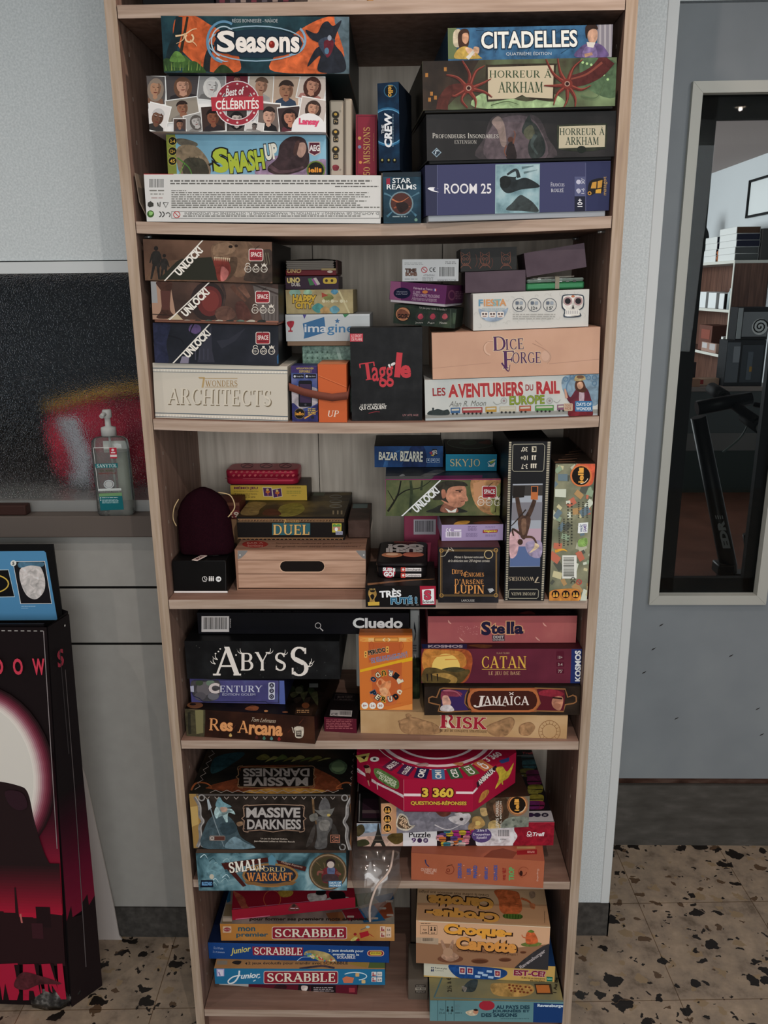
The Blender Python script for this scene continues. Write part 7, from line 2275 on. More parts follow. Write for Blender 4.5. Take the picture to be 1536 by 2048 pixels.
def art(f):
 f.bg('b8652c')
 f.r(118,250,428,276,'c88c44')
 for k in range(3):
  f.r(168,256+k*7,200,259+k*7,'d8b888');f.r(350,256+k*7,392,259+k*7,'d8b888')
 f.box(204,252,345,275,3,'7c3c18');f.t('( )',252,254,298,274,'d8b888',b=.03)
 f.s([(120,256),(150,264),(120,274)],4,'c06030',smooth=False);f.s([(425,256),(400,264),(425,274)],4,'c06030',smooth=False)
 f.p([(168,280),(366,278),(366,345),(170,400)],'a8522a')
 f.ring(186,300,14,4,'a04c24',ry=26);f.ring(362,300,14,4,'a04c24',ry=26)
 f.t('PERUDO',166,318,270,346,'1c1814',rot=11,b=.05,o='c8b090',ow=.03)
 for x,y in ((152,350),(280,322)):
  f.rr(x-9,y-20,x+9,y+20,'c89448',5);f.e(x,y-8,4,4,'2c2018',8);f.e(x,y+8,4,4,'2c2018',8)
 f.t('UN JEU DE BLUFF PLACÉ',174,350,400,368,'5c7ca0',rot=10,b=.02);f.t('DE REBONDISSEMENTS !',184,366,400,384,'5c7ca0',rot=10,b=.02)
 f.p([(118,440),(428,364),(428,386),(118,456)],'c89820')
 f.p([(185,440),(366,396),(360,640),(196,640)],'a8522a')
 f.ring(276,545,110,16,'b05c30',a0=200,a1=340);f.ring(276,545,110,16,'b05c30',a0=20,a1=160)
 f.b([(215,520),(240,490),(270,510),(300,505),(300,540),(290,560),(300,600),(262,620),(225,600),(245,575),(228,545)],'c47c50');f.b([(232,560),(262,545),(285,570),(262,600)],'d0946a');f.e(236,516,11,15,'9c4c28')
 cols=('2c4c68','14161a','b89434','2c4c68','14161a','b8b0a0')
 for k,ch in enumerate('PERUDO'):
  a=math.radians(150-k*25)
  x,y=274+88*math.cos(a),540+76*math.sin(a)
  if True:
   f.t(ch,x-12,y-15,x+12,y+15,'d0c0a0' if k % 2 else '14161a',rot=-62+k*25,b=.03,o=cols[k],ow=.08)
  a=math.radians(-150+k*25)
  x,y=274-0+88*math.cos(a),535+76*math.sin(a)
  f.t('ODUREP'[k],x-12,y-15,x+12,y+15,'d0c0a0' if k % 2 else '14161a',rot=180+62-k*25,b=.03,o=cols[k],ow=.08)
 f.p([(260,680),(428,640),(428,680)],'c88040');f.p([(118,640),(118,680),(240,680)],'c07838')
 for x,s in ((147,'8+'),(193,'2-6'),(239,'30')):
  f.e(x,652,20,20,'d8ccc4');f.t(s,x-11,645,x+11,659,'8c3c24',b=.03)
 f.p([(428,545),(428,625),(330,640),(372,560)],'b8652c')
game_box('perudo','board_game_box','upright orange box with a yellow diagonal band, on the parchment map box','board game','ac5f2c',art,right=lambda f:f.bg('8c4420'),group=SH4)
def art(f):
 f.bg(noise_mat('carved_dark_print',('14100c','201813','2c221a'),(25,25,25)))
 b_='7c5434'
 f.p([(765,552),(1170,548),(1160,690),(775,692)],'8c4a28')
 f.rr(752,552,1180,692,'9c5a34',60);f.rr(768,566,1164,680,'381812',52)
 f.s([(525,608),(545,600),(570,606),(590,556),(610,550),(760,556),(742,590),(736,640),(772,684),(610,690),(580,686),(590,650),(545,640),(525,634),(525,608)],8,b_,smooth=False)
 f.s([(1395,600),(1375,592),(1345,604),(1330,556),(1150,550),(1176,590),(1184,640),(1146,684),(1320,688),(1330,648),(1380,640),(1396,630),(1395,600)],8,b_,smooth=False)
 f.p([(598,560),(752,562),(734,600),(734,640),(760,680),(600,684)],'30204c')
 f.b([(600,570),(650,556),(720,580),(700,600),(640,600),(600,620)],'6c2c3c');f.s([(610,565),(680,570),(715,600)],6,'9c5c68',2)
 f.b([(605,600),(635,595),(650,620),(655,640),(640,660),(610,660)],'b08474');f.b([(600,655),(650,650),(672,684),(598,684)],'a8a0a0')
 f.p([(1160,556),(1325,560),(1330,600),(1320,684),(1158,680),(1186,640)],'4c1620')
 f.b([(1180,570),(1250,556),(1320,580),(1300,600),(1240,600),(1180,590)],'74202c');f.b([(1262,605),(1310,600),(1318,630),(1300,680),(1266,670),(1250,640)],'9c6a54');f.s([(1255,606),(1312,612)],9,'1c1210');f.e(1280,655,22,16,'8c5c48')
 f.T('J',792,596,850,664,'c8bcb4',sh=.2);f.T('AMAICA',846,598,1116,650,'c8bcb4',b=.01);f.s([(800,660),(900,650),(980,655)],6,'c8bcb4',2);f.s([(1000,575),(1024,590)],4,'c8bcb4');f.s([(1024,575),(1000,590)],4,'c8bcb4')
game_box('jamaica','board_game_box','dark carved-frame box with a hatted portrait at each end','board game','1a1410',art,right=lambda f:f.bg('100c09'),group=SH4)
def art(f):
 f.bg(noise_mat('dusk_red_print',('481a28','56202e','602434'),(10,10,10)))
 f.b([(497,320),(640,318),(760,330),(780,420),(720,525),(497,523)],'8c4424');f.b([(497,330),(600,325),(720,340),(740,420),(600,460),(497,440)],'a86c30')
 f.e(626,430,84,84,'d0ac5c');f.s([(540,365),(700,350)],10,'b87c3c',3);f.s([(620,382),(720,378)],8,'b87c3c',2)
 f.b([(497,440),(560,430),(640,450),(760,440),(750,480),(690,525),(497,525)],'4c3c20');f.b([(540,470),(620,460),(690,490),(680,525),(640,525),(650,500)],'8c6c38')
 f.b([(600,440),(680,425),(740,440),(690,456)],'3a3420')
 for x in (515,540,575):
  f.s([(x,465),(x+3,510)],9,'201812',5)
 f.T('CATAN',838,362,1100,432,'c09840',o='4c1820',ow=.02);f.r(838,437,1100,441,'b08c40');f.T('LE JEU DE BASE',878,452,1064,474,'b49068');f.t('KLAUS TEUBER',926,338,1002,348,'a07c60')
 for y,s in ((346,''),(368,'10+'),(410,'3-4'),(450,"75'")):
  f.rr(1278,y-14,1324,y+14,'4a1424',5)
  if s:
   f.t(s,1288,y-9,1314,y+9,'a89c94')
 f.p([(1368,320),(1450,318),(1440,524),(1360,524)],'1f2a58');f.tv('KOSMOS',1388,328,1424,510,'d0d0d8',b=.04)
def art2(f):
 f.bg('36141a');f.p([(480,290),(750,290),(750,318),(490,318)],'1c2448');f.t('KOSMOS',520,296,726,312,'b4b4bc',b=.04);f.b([(760,300),(820,292),(900,300),(860,315)],'5c3a20')
game_box('catan','board_game_box','deep red box with a yellow setting sun and a blue end strip','board game','4a1c28',art,top=art2,right=lambda f:f.bg('161c38'),group=SH4)
def art(f):
 f.bg(noise_mat('rose_print',('8a454a','96504f','a05c58'),(9,9,9)))
 for x,y,a in ((646,158,1),(720,262,-1),(1170,258,-1),(1210,174,0)):
  f.b([(x-12+4*a,y-12),(x+2,y),(x+12,y+12),(x-4,y+6)],'c48c80')
 f.t('S',834,156,892,238,'1c1830',b=.05,o='c08c68',ow=.05);f.t('te',890,172,976,230,'1c1830',b=.045,o='c08c68',ow=.05);f.t('ll',984,156,1030,230,'1c1830',b=.05,o='c08c68',ow=.05);f.t('a',1030,180,1084,230,'1c1830',b=.045,o='c08c68',ow=.05)
 f.p([(898,236),(972,232),(974,270),(902,274)],'3c2c34');f.t('DIXIT',906,240,968,256,'a89c98',b=.03);f.t('UNIVERSE',904,260,970,269,'a89c98',b=.02)
 r=random.Random(4)
 for k in range(36):
  f.e(690+r.random()*130,180+r.random()*60,2,2,'b8807c',6)
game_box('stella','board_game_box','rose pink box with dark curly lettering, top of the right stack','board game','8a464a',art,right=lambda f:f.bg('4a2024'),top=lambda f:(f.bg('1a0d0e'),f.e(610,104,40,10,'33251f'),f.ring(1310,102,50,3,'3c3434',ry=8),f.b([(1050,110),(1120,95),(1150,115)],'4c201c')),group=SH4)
def art(f):
 f.bg('4c1422');f.small(1100,850,1284,918,6,'8c4c50',3,.45)
def art2(f):
 f.bg('100a0b');f.p([(1160,676),(1300,684),(1296,724),(1152,718)],'2c2626');f.p([(1164,680),(1296,688),(1292,720),(1157,714)],'120c0d');f.t('JEU DE TAROT',1176,690,1280,708,'5c504c');f.t('78 CARTES',1190,710,1270,716,'5c504c')
 f.p([(1130,785),(1278,790),(1272,832),(1124,824)],'a8a09c');f.t('CE',1134,806,1180,822,'2a2626',b=.02);f.bar(1185,792,1274,826,'a8a09c','2a2626',4)
game_box('tarot','card_deck_box','small black and dark red tarot card pack with a torn flap, on bare shelf','card game','120c0d',art,top=art2,right=lambda f:f.bg('1c0a0e'),group=SH4)
mb=MB();mb.box(.0615,.0800,.118,.168,.7898,.958,mat('9c9c98',.5),.002,2)
p=Print((0,0,100,0,100,100,0,100),lambda u,v,o:(.0615+u*.0185,.118-o,.958-v*.168))
p.s([(86,6),(86,94)],5,'34343a',smooth=False);p.s([(40,18),(60,28),(44,38)],10,'26262a',3);p.s([(36,60),(60,70)],12,'26262a',4);p.e(50,80,14,3,'7c2c30');p.small(30,44,70,54,3,'4c4c50')
stamp(mb,p)
tag(mb.build('card_game_box'),'narrow grey-white box with small black drawings, at the back right of the upright orange box','card game',SH4)
mb=MB();mb.box(-.048,.060,.122,.168,.7898,.918,mat('94948f',.5),.002,2)
tag(mb.build('board_game_box'),'plain grey-white box at the back, just showing left of the upright orange box','board game',SH4)
mb=MB();mb.box(.066,.0795,.07,.112,.7905,.858,noise_mat('dark_plant_print',('0c0f0a','1c2414','3a3f28'),(40,40,40)),.001,1)
tag(mb.build('card_game_box'),'small dark leafy box wedged between the orange box and the carved-frame box','card game',SH4)
# ------------------------------------------------------------------ fifth shelf
GAIN=1.55
SH5='games on the fifth shelf'
def art(f):
 f.bg(noise_mat('ice_wave_print',('1c2c30','36525a','587880','7c9498'),(22,22,22),5,dist=1.2))
 for k in range(12):
  x,y=180+(k*83) % 170,840+(k*57) % 200
  f.s([(x,y),(x+30,y-22),(x+52,y+6)],8,('a4b8bc','7c989c','2c4248')[k % 3],2)
 f.b([(225,905),(270,880),(340,905),(360,960),(310,975),(240,960)],'5c7c84');f.e(262,975,16,18,'a8a090')
 f.p([(185,1000),(272,1000),(274,1050),(180,1052)],'0c1220');f.t('BLIZZARD',192,1012,266,1038,'5c88b0',b=.05)
 f.p([(330,880),(660,838),(668,870),(355,925)],'3a1714');f.p([(350,900),(390,890),(510,1040),(485,1048)],'3a1714');f.p([(724,856),(940,905),(930,938),(735,884)],'3a1714')
 f.e(680,965,190,85,'241c1c');f.ring(680,965,200,16,'7c5a34',ry=86);f.p([(490,1010),(870,1010),(840,1035),(690,1040),(520,1032)],'6c4c2c');f.e(680,960,170,66,'1c2838')
 f.T('SMALL',384,858,636,936,'d4c4b8',rot=7,b=.03,o='2a100e',ow=.04)
 f.T('WORLD',566,908,788,938,'b89c6c',o='1c1410',ow=.04)
 f.T('WAR',512,946,660,1006,'b0703c',b=.03,o='2c1810',ow=.04);f.T('CRAFT',662,946,838,1004,'b0703c',b=.03,o='2c1810',ow=.04)
 f.t('Philippe Keyaerts',756,880,912,900,'a08878',rot=-14,sh=.2)
 f.p([(690,815),(720,845),(715,895),(670,890),(665,840)],'4c7484')
 f.ring(1093,940,138,24,'4c3c2c',ry=132);f.ring(1093,940,130,8,'7c6850',ry=124);f.e(1093,940,114,108,'3a3422')
 for k in range(7):
  f.s([(1010+k*26,870+(k*47) % 90),(1040+k*22,900+(k*31) % 90)],7,'5c4a34',2)
 f.b([(1050,935),(1090,905),(1140,910),(1170,950),(1150,1010),(1060,1015)],'5c2024');f.b([(1090,910),(1140,912),(1135,965),(1095,965)],'4c5470');f.b([(1065,960),(1150,960),(1165,1010),(1060,1010)],'38282a')
 f.e(1112,875,34,30,'241a1c');f.e(1112,888,26,24,'a89890');f.s([(1060,945),(1025,940),(1020,965)],20,'6c4038',12);f.s([(1150,940),(1185,960)],22,'6c4038',14)
 f.p([(1096,1005),(1192,1003),(1192,1048),(1098,1050)],'3a6484');f.t('DAYS OF',1104,1010,1186,1026,'b8c4c8',b=.03);f.t('WONDER',1102,1030,1188,1044,'b8c4c8',b=.03)
game_box('small','board_game_box','icy teal box with crooked wooden title boards, overhanging the shelf edge at left','board game','24363a',art,top=lambda f:f.bg('40342c'),group=SH5)
def scroll_frame(f,x0,y0,x1,y1,c,w):
 f.s([(x0+40,y0),(x0+8,y0+6),(x0+2,y0+28),(x0+16,y0+20)],w,c,3);f.s([(x1-40,y0),(x1-8,y0+6),(x1-2,y0+28),(x1-16,y0+20)],w,c,3)
 f.s([(x0+40,y1),(x0+8,y1-6),(x0+2,y1-28),(x0+16,y1-20)],w,c,3);f.s([(x1-40,y1),(x1-8,y1-6),(x1-2,y1-28),(x1-16,y1-20)],w,c,3)
 f.s([(x0+5,y0+24),(x0+10,(y0+y1)/2-16),(x0-8,(y0+y1)/2),(x0+10,(y0+y1)/2+16),(x0+5,y1-24)],w,c,smooth=False)
 f.s([(x1-5,y0+24),(x1-10,(y0+y1)/2-16),(x1+8,(y0+y1)/2),(x1-10,(y0+y1)/2+16),(x1-5,y1-24)],w,c,smooth=False)
def art(f):
 f.bg(noise_mat('black_tile_print',('15110e','211b17','2c2521'),(40,40,40),3))
 f.p([(100,385),(165,385),(185,560),(165,770),(128,772)],'84683c');f.p([(1240,385),(1300,385),(1285,800),(1240,798),(1262,600)],'5c3f2a')
 f.p([(105,480),(160,470),(170,600),(120,620)],'a08450')
 m,dk='6a6664','2c2826'
 f.s([(150,392),(1260,394)],10,'4a4542',smooth=False)
 f.s([(140,405),(175,470),(178,540),(200,580),(178,620),(182,700),(160,765)],24,m,smooth=True);f.s([(1262,405),(1232,470),(1228,540),(1208,585),(1230,630),(1226,700),(1252,790)],24,m,smooth=True)
 f.s([(146,405),(182,470),(186,540),(206,580),(186,620),(190,700),(168,765)],6,'94908c');f.s([(1256,405),(1226,470),(1220,540),(1202,585),(1222,630),(1218,700),(1244,790)],6,'94908c')
 for x,y in ((190,412),(1212,412),(205,742),(1196,764)):
  f.ring(x,y,24,9,m);f.ring(x,y,24,3,'94908c')
 for k in range(14):
  x=214+k*69
  f.s([(x,404),(x+16,422),(x+32,404)],5,'8c8078',smooth=False)
 f.b([(205,770),(215,620),(270,540),(340,520),(420,580),(470,690),(560,770)],'36444a');f.b([(360,770),(420,690),(500,730),(570,770)],'5c7078')
 f.b([(290,470),(305,420),(322,408),(345,440),(405,475),(340,482)],'5c7c84');f.b([(300,475),(280,520),(300,560),(330,500),(400,490),(430,530),(380,520),(375,600),(340,540)],'94acac')
 f.b([(325,480),(372,482),(368,510),(335,512)],'94786a');f.s([(235,430),(290,600),(350,760)],8,'6a7478',5,smooth=False);f.p([(228,425),(240,420),(262,480),(240,500)],'8c9498')
 f.b([(320,600),(420,590),(440,650),(350,680)],'28363c');f.b([(440,590),(480,580),(484,605),(452,615)],'6c5440')
 f.b([(1030,500),(1040,440),(1070,410),(1100,440),(1105,500)],'4c4a4a');f.b([(1020,500),(1120,490),(1140,480),(1110,540),(1060,545),(1020,520),(985,485)],'5c5a56');f.e(1098,535,12,10,'a08c50')
 f.b([(1010,560),(1060,545),(1120,560),(1120,620),(1090,680),(1080,765),(1000,770),(1015,680)],'4a4846');f.b([(1030,580),(1100,575),(1095,640),(1040,640)],'686460')
 f.s([(985,420),(992,520),(1010,600)],16,'5c4630',10,smooth=False);f.b([(960,540),(1010,520),(1020,560),(975,580)],'5c5a54');f.b([(935,760),(975,640),(1005,600),(985,720)],'37322f');f.b([(1120,600),(1150,620),(1190,760),(1130,700)],'2c2826')
 f.p([(505,470),(905,466),(925,540),(915,650),(500,655),(485,560)],'141010')
 scroll_frame(f,485,462,928,655,'7c6454',8);f.s([(520,466),(700,458),(890,464)],7,'7c6454');f.s([(520,648),(610,640),(700,654),(790,640),(890,648)],6,'7c6454',smooth=False)
 f.t('MASSIVE',510,480,895,552,'948e8a',b=.035,o='3a3432',ow=.03);f.t('DARKNESS',516,564,900,636,'948e8a',b=.03,o='3a3432',ow=.03)
 f.t('Un jeu de Raphaël Guiton,',612,697,804,711,'a09488',rot=-1,b=.02);f.t('Jean-Baptiste Lullien et Nicolas Raoult',564,716,856,730,'a09488',rot=-1,b=.02)
 f.rr(245,680,360,718,'6c625c',12);f.r(282,686,355,712,'4c2c26');f.ring(266,699,14,5,'a49c94')
 f.box(1110,674,1178,732,5,'94604c');f.t('CM',1122,684,1168,700,'9c6450',b=.03);f.t('ON',1122,708,1168,724,'9c6450',b=.03)
def art2(f):
 f.bg(noise_mat('ember_gloom_print',('0a0a0a','161410','2c1f14'),(9,9,9)))
 f.b([(230,340),(420,280),(480,260),(470,190),(700,180),(900,180),(1000,200),(1180,300),(1100,370),(500,375)],'4a2414');f.b([(480,370),(700,345),(1000,350),(1060,375),(700,385)],'7a5a28')
 f.b([(280,130),(420,90),(500,100),(380,190),(260,240)],'14282c');f.b([(1100,180),(1170,140),(1230,180),(1200,240),(1130,235)],'33422f');f.e(1165,190,48,38,'4a5a40')
 for k in range(8):
  f.b([(580+k*62,130+(k*29) % 30),(640+k*62,100+(k*17) % 30),(680+k*62,130),(620+k*62,145)],('4a4420','5c5830','38401f')[k % 3])
 for k in range(13):
  for s,xb,xf in ((1,250,130),(-1,1290,1290)):
   pass
 f.p([(470,200),(995,190),(985,330),(450,340)],'0d0a08');scroll_frame(f,445,185,1000,345,'5a4430',7);f.s([(480,190),(740,200),(980,186)],6,'5a4430',smooth=False);f.s([(450,336),(720,346),(985,330)],6,'5a4430',smooth=False)
 f.t('MASSIVE',490,268,950,330,'6a6460',rot=180,b=.035,o='2a2624',ow=.03);f.t('DARKNESS',486,204,960,262,'6a6460',rot=180,b=.03,o='2a2624',ow=.03)
 for s,pts in ((1,[(115,360),(150,310),(220,310),(262,340),(220,345)]),(-1,[(1290,350),(1250,310),(1200,310),(1150,345),(1200,350)])):
  f.s(pts,14,'6a3a20',5)
 n=12
 L0,L1,R0,R1=(140,355),(262,75),(1268,340),(1300,80)
 for a,b_,dx in ((L0,L1,30),(R0,R1,-24)):
  pts=[]
  for k in range(n+1):
   t=k/n
   pts.append((a[0]+(b_[0]-a[0])*t+(dx if k % 2 else 0),a[1]+(b_[1]-a[1])*t))
  f.s(pts,4,'7a706a',smooth=False)
 pts=[(250+k*40,360 if k % 2 else 378) for k in range(24)]
 f.s(pts,4,'7a706a',smooth=False)
game_box('massive','board_game_box','thick dark fantasy box with a wizard and a goblin between grey scrollwork','board game','1c1712',art,top=art2,right=lambda f:f.bg('2c2018'),group=SH5)
def art(f):
 f.bg(noise_mat('salmon_print',('8c4c34','96533a','9c5a40'),(8,8,8)))
 f.s([(524,735),(530,760),(548,778)],9,'2a2c4c',5);f.t('OUVERTURE',498,788,594,808,'c0a494',rot=-4);f.t('FACILE',520,808,576,822,'c0a494',rot=-4)
 f.ring(672,795,30,4,'6c2c1c',a0=-60,a1=150);f.ring(664,800,12,5,'6c2c1c');f.s([(655,775),(690,765)],4,'3c1c14')
 for x,s,y0,y1 in ((735,'DESSOUS',757,848),(790,'LES',788,826),(830,'PINARD',770,848),(895,'SÉRIEUX',776,856),(955,'CONNARDS',768,862)):
  f.tv(s,x-12,y0,x+12,y1,'3c4c80',rot=90,b=.05,o='8c3a2c',ow=.02)
 f.tv('VEUT',998,784,1020,820,'7c1c1c',b=.04);f.tv('VIVRE',1000,826,1018,862,'7c1c1c',b=.03);f.tv('TROP',1036,780,1070,862,'5c8c54',b=.05)
 f.ring(1122,810,26,5,'6c3020',a0=0,a1=180);f.e(1112,818,10,16,'2c1410');f.ring(1128,812,34,3,'7c3c28',a0=100,a1=330)
 f.t('D',1212,790,1222,802,'c0a494',rot=90);f.tv('Dujardin',1208,806,1220,866,'c0a494')
 for k in range(8):
  f.e(760+(k*47) % 230,770+(k*31) % 80,5,3,'b87c64',8)
def art2(f):
 f.bg('8c4c38');f.p([(880,720),(930,680),(1000,665),(1090,690),(1060,728)],'6c3424');f.p([(1085,680),(1210,672),(1210,702),(1086,706)],'7c1c20');f.small(1150,682,1196,698,2,'b08078');f.p([(1086,655),(1200,655),(1200,668),(1086,668)],'9c8058')
game_box('ouverture','board_game_box','salmon orange box with vertical blue words, at the bottom right','board game','8c4c36',art,top=art2,right=lambda f:f.bg('6a3624'),group=SH5)
def art(f):
 f.bg('c4bcbc')
 f.p([(105,514),(300,510),(386,508),(386,655),(106,657)],'8c8484');f.b([(105,600),(240,590),(388,600),(388,656),(105,657)],'b09080');f.b([(105,520),(200,512),(260,516),(220,560),(105,570)],'7c8c9c')
 f.b([(104,530),(140,520),(152,560),(120,590),(104,585)],'3c3420');f.b([(290,600),(330,570),(388,575),(388,620),(340,640)],'4c3c1c');f.b([(104,620),(160,610),(180,640),(110,655)],'33331f')
 f.p([(232,512),(238,512),(246,560),(262,610),(284,655),(262,655),(248,632),(222,632),(208,655),(188,655),(210,610),(226,560)],'28241f');f.r(218,584,252,590,'4c443a');f.r(204,612,268,619,'4c443a')
 f.r(388,560,596,655,'ccc6c6');f.t('Puzzle',424,564,558,598,'1c181c',b=.02);f.t('9',440,600,468,630,'4c2c5c',b=.03)
 f.e(490,616,15,15,'33203f');f.e(527,616,15,15,'3f2a50');f.t('#',520,608,534,624,'ccc6c6')
 r=random.Random(9)
 f.p([(596,540),(850,540),(852,655),(596,655)],'1c1418')
 for k in range(26):
  x,y=610+r.random()*240,555+r.random()*95
  c=('94246c','a8902c','b09c94','2c6470','a85c2c','4c3a6c','b8707c')[k % 7]
  f.b([(x-22,y+4),(x-18,y-12),(x+18,y-12),(x+22,y+4),(x+14,y+14),(x-14,y+14)],c);f.s([(x-22,y+3),(x+22,y+3)],4,'2c2020')
 f.b([(852,655),(850,560),(900,540),(1060,540),(1090,590),(1075,655)],'c4bcbc')
 f.e(870,582,62,46,'4c3c68');f.t('Doppelter',818,570,924,588,'c8c0cc',b=.01);f.t('Spaß!',838,590,902,608,'c8c0cc',b=.01);f.t('2in1',840,544,900,560,'c8c0cc',b=.02)
 f.bar(964,545,1046,598,'c4bcbc','2c282a',13);f.t('90001',984,604,1020,612,'4c4448')
 f.b([(1075,655),(1090,590),(1070,545),(1110,505),(1320,495),(1316,652)],'7c1424')
 f.ring(1163,572,14,4,'d0c4c4',n=12);f.ring(1156,584,9,3,'d0c4c4',n=10);f.ring(1172,584,9,3,'d0c4c4',n=10);f.t('Trefl',1182,564,1254,588,'d0c4c4',b=.03,sh=.25)
def art2(f):
 f.bg('181214')
 f.p([(118,320),(370,330),(300,500),(116,500)],'1c1a1a');f.s([(122,330),(116,500),(300,505)],7,'8c8884',smooth=False);f.p([(140,360),(330,360),(300,480),(136,480)],'34202a');f.p([(136,430),(310,430),(306,450),(136,450)],'5c4c4c')
 for k,(x,y,c) in enumerate(((1160,110,'1c3438'),(1165,150,'2c5258'),(1150,200,'5c5424'),(1190,210,'5c1c40'),(1195,250,'6c2048'),(1200,300,'6c6424'),(1170,330,'7c7430'),(1205,360,'7c7028'),(1210,400,'6c1c40'),(1180,400,'5c2050'))):
  f.b([(x-45,y+8),(x-38,y-22),(x+38,y-22),(x+46,y+8),(x+30,y+26),(x-30,y+26)],c);f.s([(x-44,y+6),(x+44,y+4)],6,'120c0e')
 f.t('Trefl',1118,74,1184,90,'8c3c40',b=.03);f.s([(1088,98),(1192,100)],4,'8c8484',smooth=False)
 f.e(1135,305,14,12,'a0989c');f.tv('Duo Spannung',1098,215,1122,292,'a0989c',rot=80)
 f.p([(1060,440),(1300,436),(1314,500),(1040,502)],'aca4a4')
 for x,c in ((1172,'33203c'),(1212,'2c2436'),(1260,'241c2c')):
  f.e(x,462,22,13,c)
 f.t('#',1250,455,1270,470,'aca4a4')
game_box('trefl','jigsaw_puzzle_box','wide white and red jigsaw puzzle box with an iron tower and macaroons','jigsaw puzzle','8c1a28',art,top=art2,right=lambda f:f.bg('a09898'),tray=None,group=SH5)
def art(f):
 f.bg(noise_mat('mushroom_print',('3c342c','57503f','6c645a'),(12,12,12)))
 f.b([(340,400),(560,400),(720,450),(800,520),(760,560),(340,575)],'6c6870')
 f.b([(560,400),(640,390),(680,450),(620,470)],'5c3026')
 f.p([(248,392),(345,388),(348,575),(255,578)],'a87c5c')
 for y in (430,485,540):
  f.icon(291,y,28,'1c130c','b8843c','c89c6c')
 f.b([(350,480),(370,450),(410,470),(430,520),(460,525),(420,555),(370,550),(345,525)],'b0a494');f.b([(358,485),(372,462),(405,478),(422,525),(440,528),(415,545),(372,540),(352,520)],'4a3a2c')
 f.t('LAPIN',362,476,418,500,'c4a484',rot=-40,b=.04);f.t('BLANC',362,512,424,534,'c4a484',rot=-40,b=.04)
 f.b([(665,480),(720,460),(790,450),(800,480),(760,520),(700,510)],'b4acac');f.e(745,486,12,10,'2c2428');f.s([(580,520),(660,550),(740,520)],7,'b4acac',3);f.b([(700,455),(740,445),(760,465)],'b4acac')
 f.b([(860,420),(900,420),(905,460),(870,465)],'a08458');f.b([(810,480),(860,470),(890,520),(830,545)],'947444');f.e(845,510,18,14,'b89c5c');f.b([(790,520),(830,500),(820,550),(790,555)],'8c6c44')
 f.b([(900,380),(1000,345),(1040,400),(1020,500),(930,510)],'3c2c20');f.b([(940,400),(985,380),(1000,440),(960,470)],'6c4c38');f.b([(915,505),(960,495),(985,545),(915,548)],'ac905c')
 f.b([(995,545),(1010,490),(1080,470),(1160,480),(1160,545)],'6c7064')
 for x,y in ((1020,520),(1065,490),(1075,530),(1110,500)):
  f.e(x,y,9,8,'4c5048')
 f.tv('LEWIS CARROLL',956,372,974,540,'b8b0a4',b=.02);f.tv('PAUL MAFAYON',980,376,992,545,'a8a094',b=.02)
 f.icon(1090,398,58,'17100b','c89040','b07444',' ');f.ring(1090,398,66,5,'8c5c3c');f.tv('iell',1070,375,1100,435,'c89040',b=.03);f.r(1072,362,1098,376,'c89040');f.ring(1094,400,46,4,'c8b8a0',a0=10,a1=80)
game_box('lapin','board_game_box','mushroom brown box with a white rabbit, slanted between puzzle and octagonal box','board game','3c322a',art,top=lambda f:f.bg('2a1c16'),group=SH5)
x,y,z,yaw,roll,w,d,h,qf,qt,qr=BOX['octf']
e=empty('quiz_game_box',Matrix.Translation((x,y,z)))
ap=w/2*(1+math.sqrt(2))
R8=w/2/math.sin(math.pi/8)
octp=[(R8*math.cos(math.radians(-112.5+45*k)),ap+R8*math.sin(math.radians(-112.5+45*k))) for k in range(8)]
crim=mat('8c1230',.35)
mb=MB()
mb.prism(octp,.003,h,crim)
def side_print(k,quad):
 a,b_=Vector(octp[k]),Vector(octp[(k+1) % 8])
 nrm=Vector(((b_-a).y,-(b_-a).x)).normalized()
 return Print(quad,lambda u,v,o:(a.x+(b_.x-a.x)*u+nrm.x*o,a.y+(b_.y-a.y)*u+nrm.y*o,h-(h-.003)*v))
p=side_print(0,(370,245,810,240,812,450,370,450))
p.r(365,335,480,352,'c8b4b4');p.r(700,318,815,334,'c8b4b4')
p.t('3 360',484,296,684,358,'c0a03c',b=.05,o='3c0c14',ow=.07);p.t('QUESTIONS-RÉPONSES',414,378,770,412,'b89438',b=.04,o='3c0c14',ow=.06)
p.r(370,240,372,450,'b87c80')
stamp(mb,p)
p=side_print(7,(103,108,370,245,370,450,103,300))
p.s([(103,215),(200,285),(370,352)],14,'c8b4b4',smooth=False);p.s([(103,232),(370,362)],4,'c8b4b4',smooth=False)
p.b([(200,205),(235,198),(320,240),(344,270),(335,310),(280,300),(215,255)],'54703c');p.t('DÉCOUVERTE',212,232,336,254,'c8ccb0',rot=-27,b=.03);p.t('DU MONDE',226,258,330,282,'c8ccb0',rot=-27,b=.03)
p.b([(150,190),(170,182),(182,215),(170,240),(152,230)],'a88068');p.b([(140,190),(165,182),(175,195),(150,205)],'2c1414');p.b([(150,240),(175,235),(185,280),(160,280)],'6c1420');p.s([(165,280),(172,315)],8,'a88068',4);p.s([(190,270),(215,290),(220,330)],8,'b8a4a0',5)
stamp(mb,p)
p=side_print(1,(810,240,1050,165,1050,320,812,450))
p.s([(810,325),(840,300)],14,'c8b4b4');p.p([(832,265),(945,185),(960,215),(840,300)],'241420');p.t('ANIMAUX',838,226,948,262,'c8c0b8',rot=33,b=.05)
p.b([(950,215),(985,215),(1010,250),(1040,215),(1020,280),(985,300),(950,330),(970,270)],'a89030');p.s([(985,290),(990,315)],9,'a89030',5);p.b([(850,395),(870,340),(905,325),(915,345),(880,385)],'a06c34')
stamp(mb,p)
def top8(u,v,o):
 return (-.2+.4*u,.4*(1-v),h+o)
p=Print((0,0,400,0,400,400,0,400),top8)
cx,cy=200,400-ap*1000
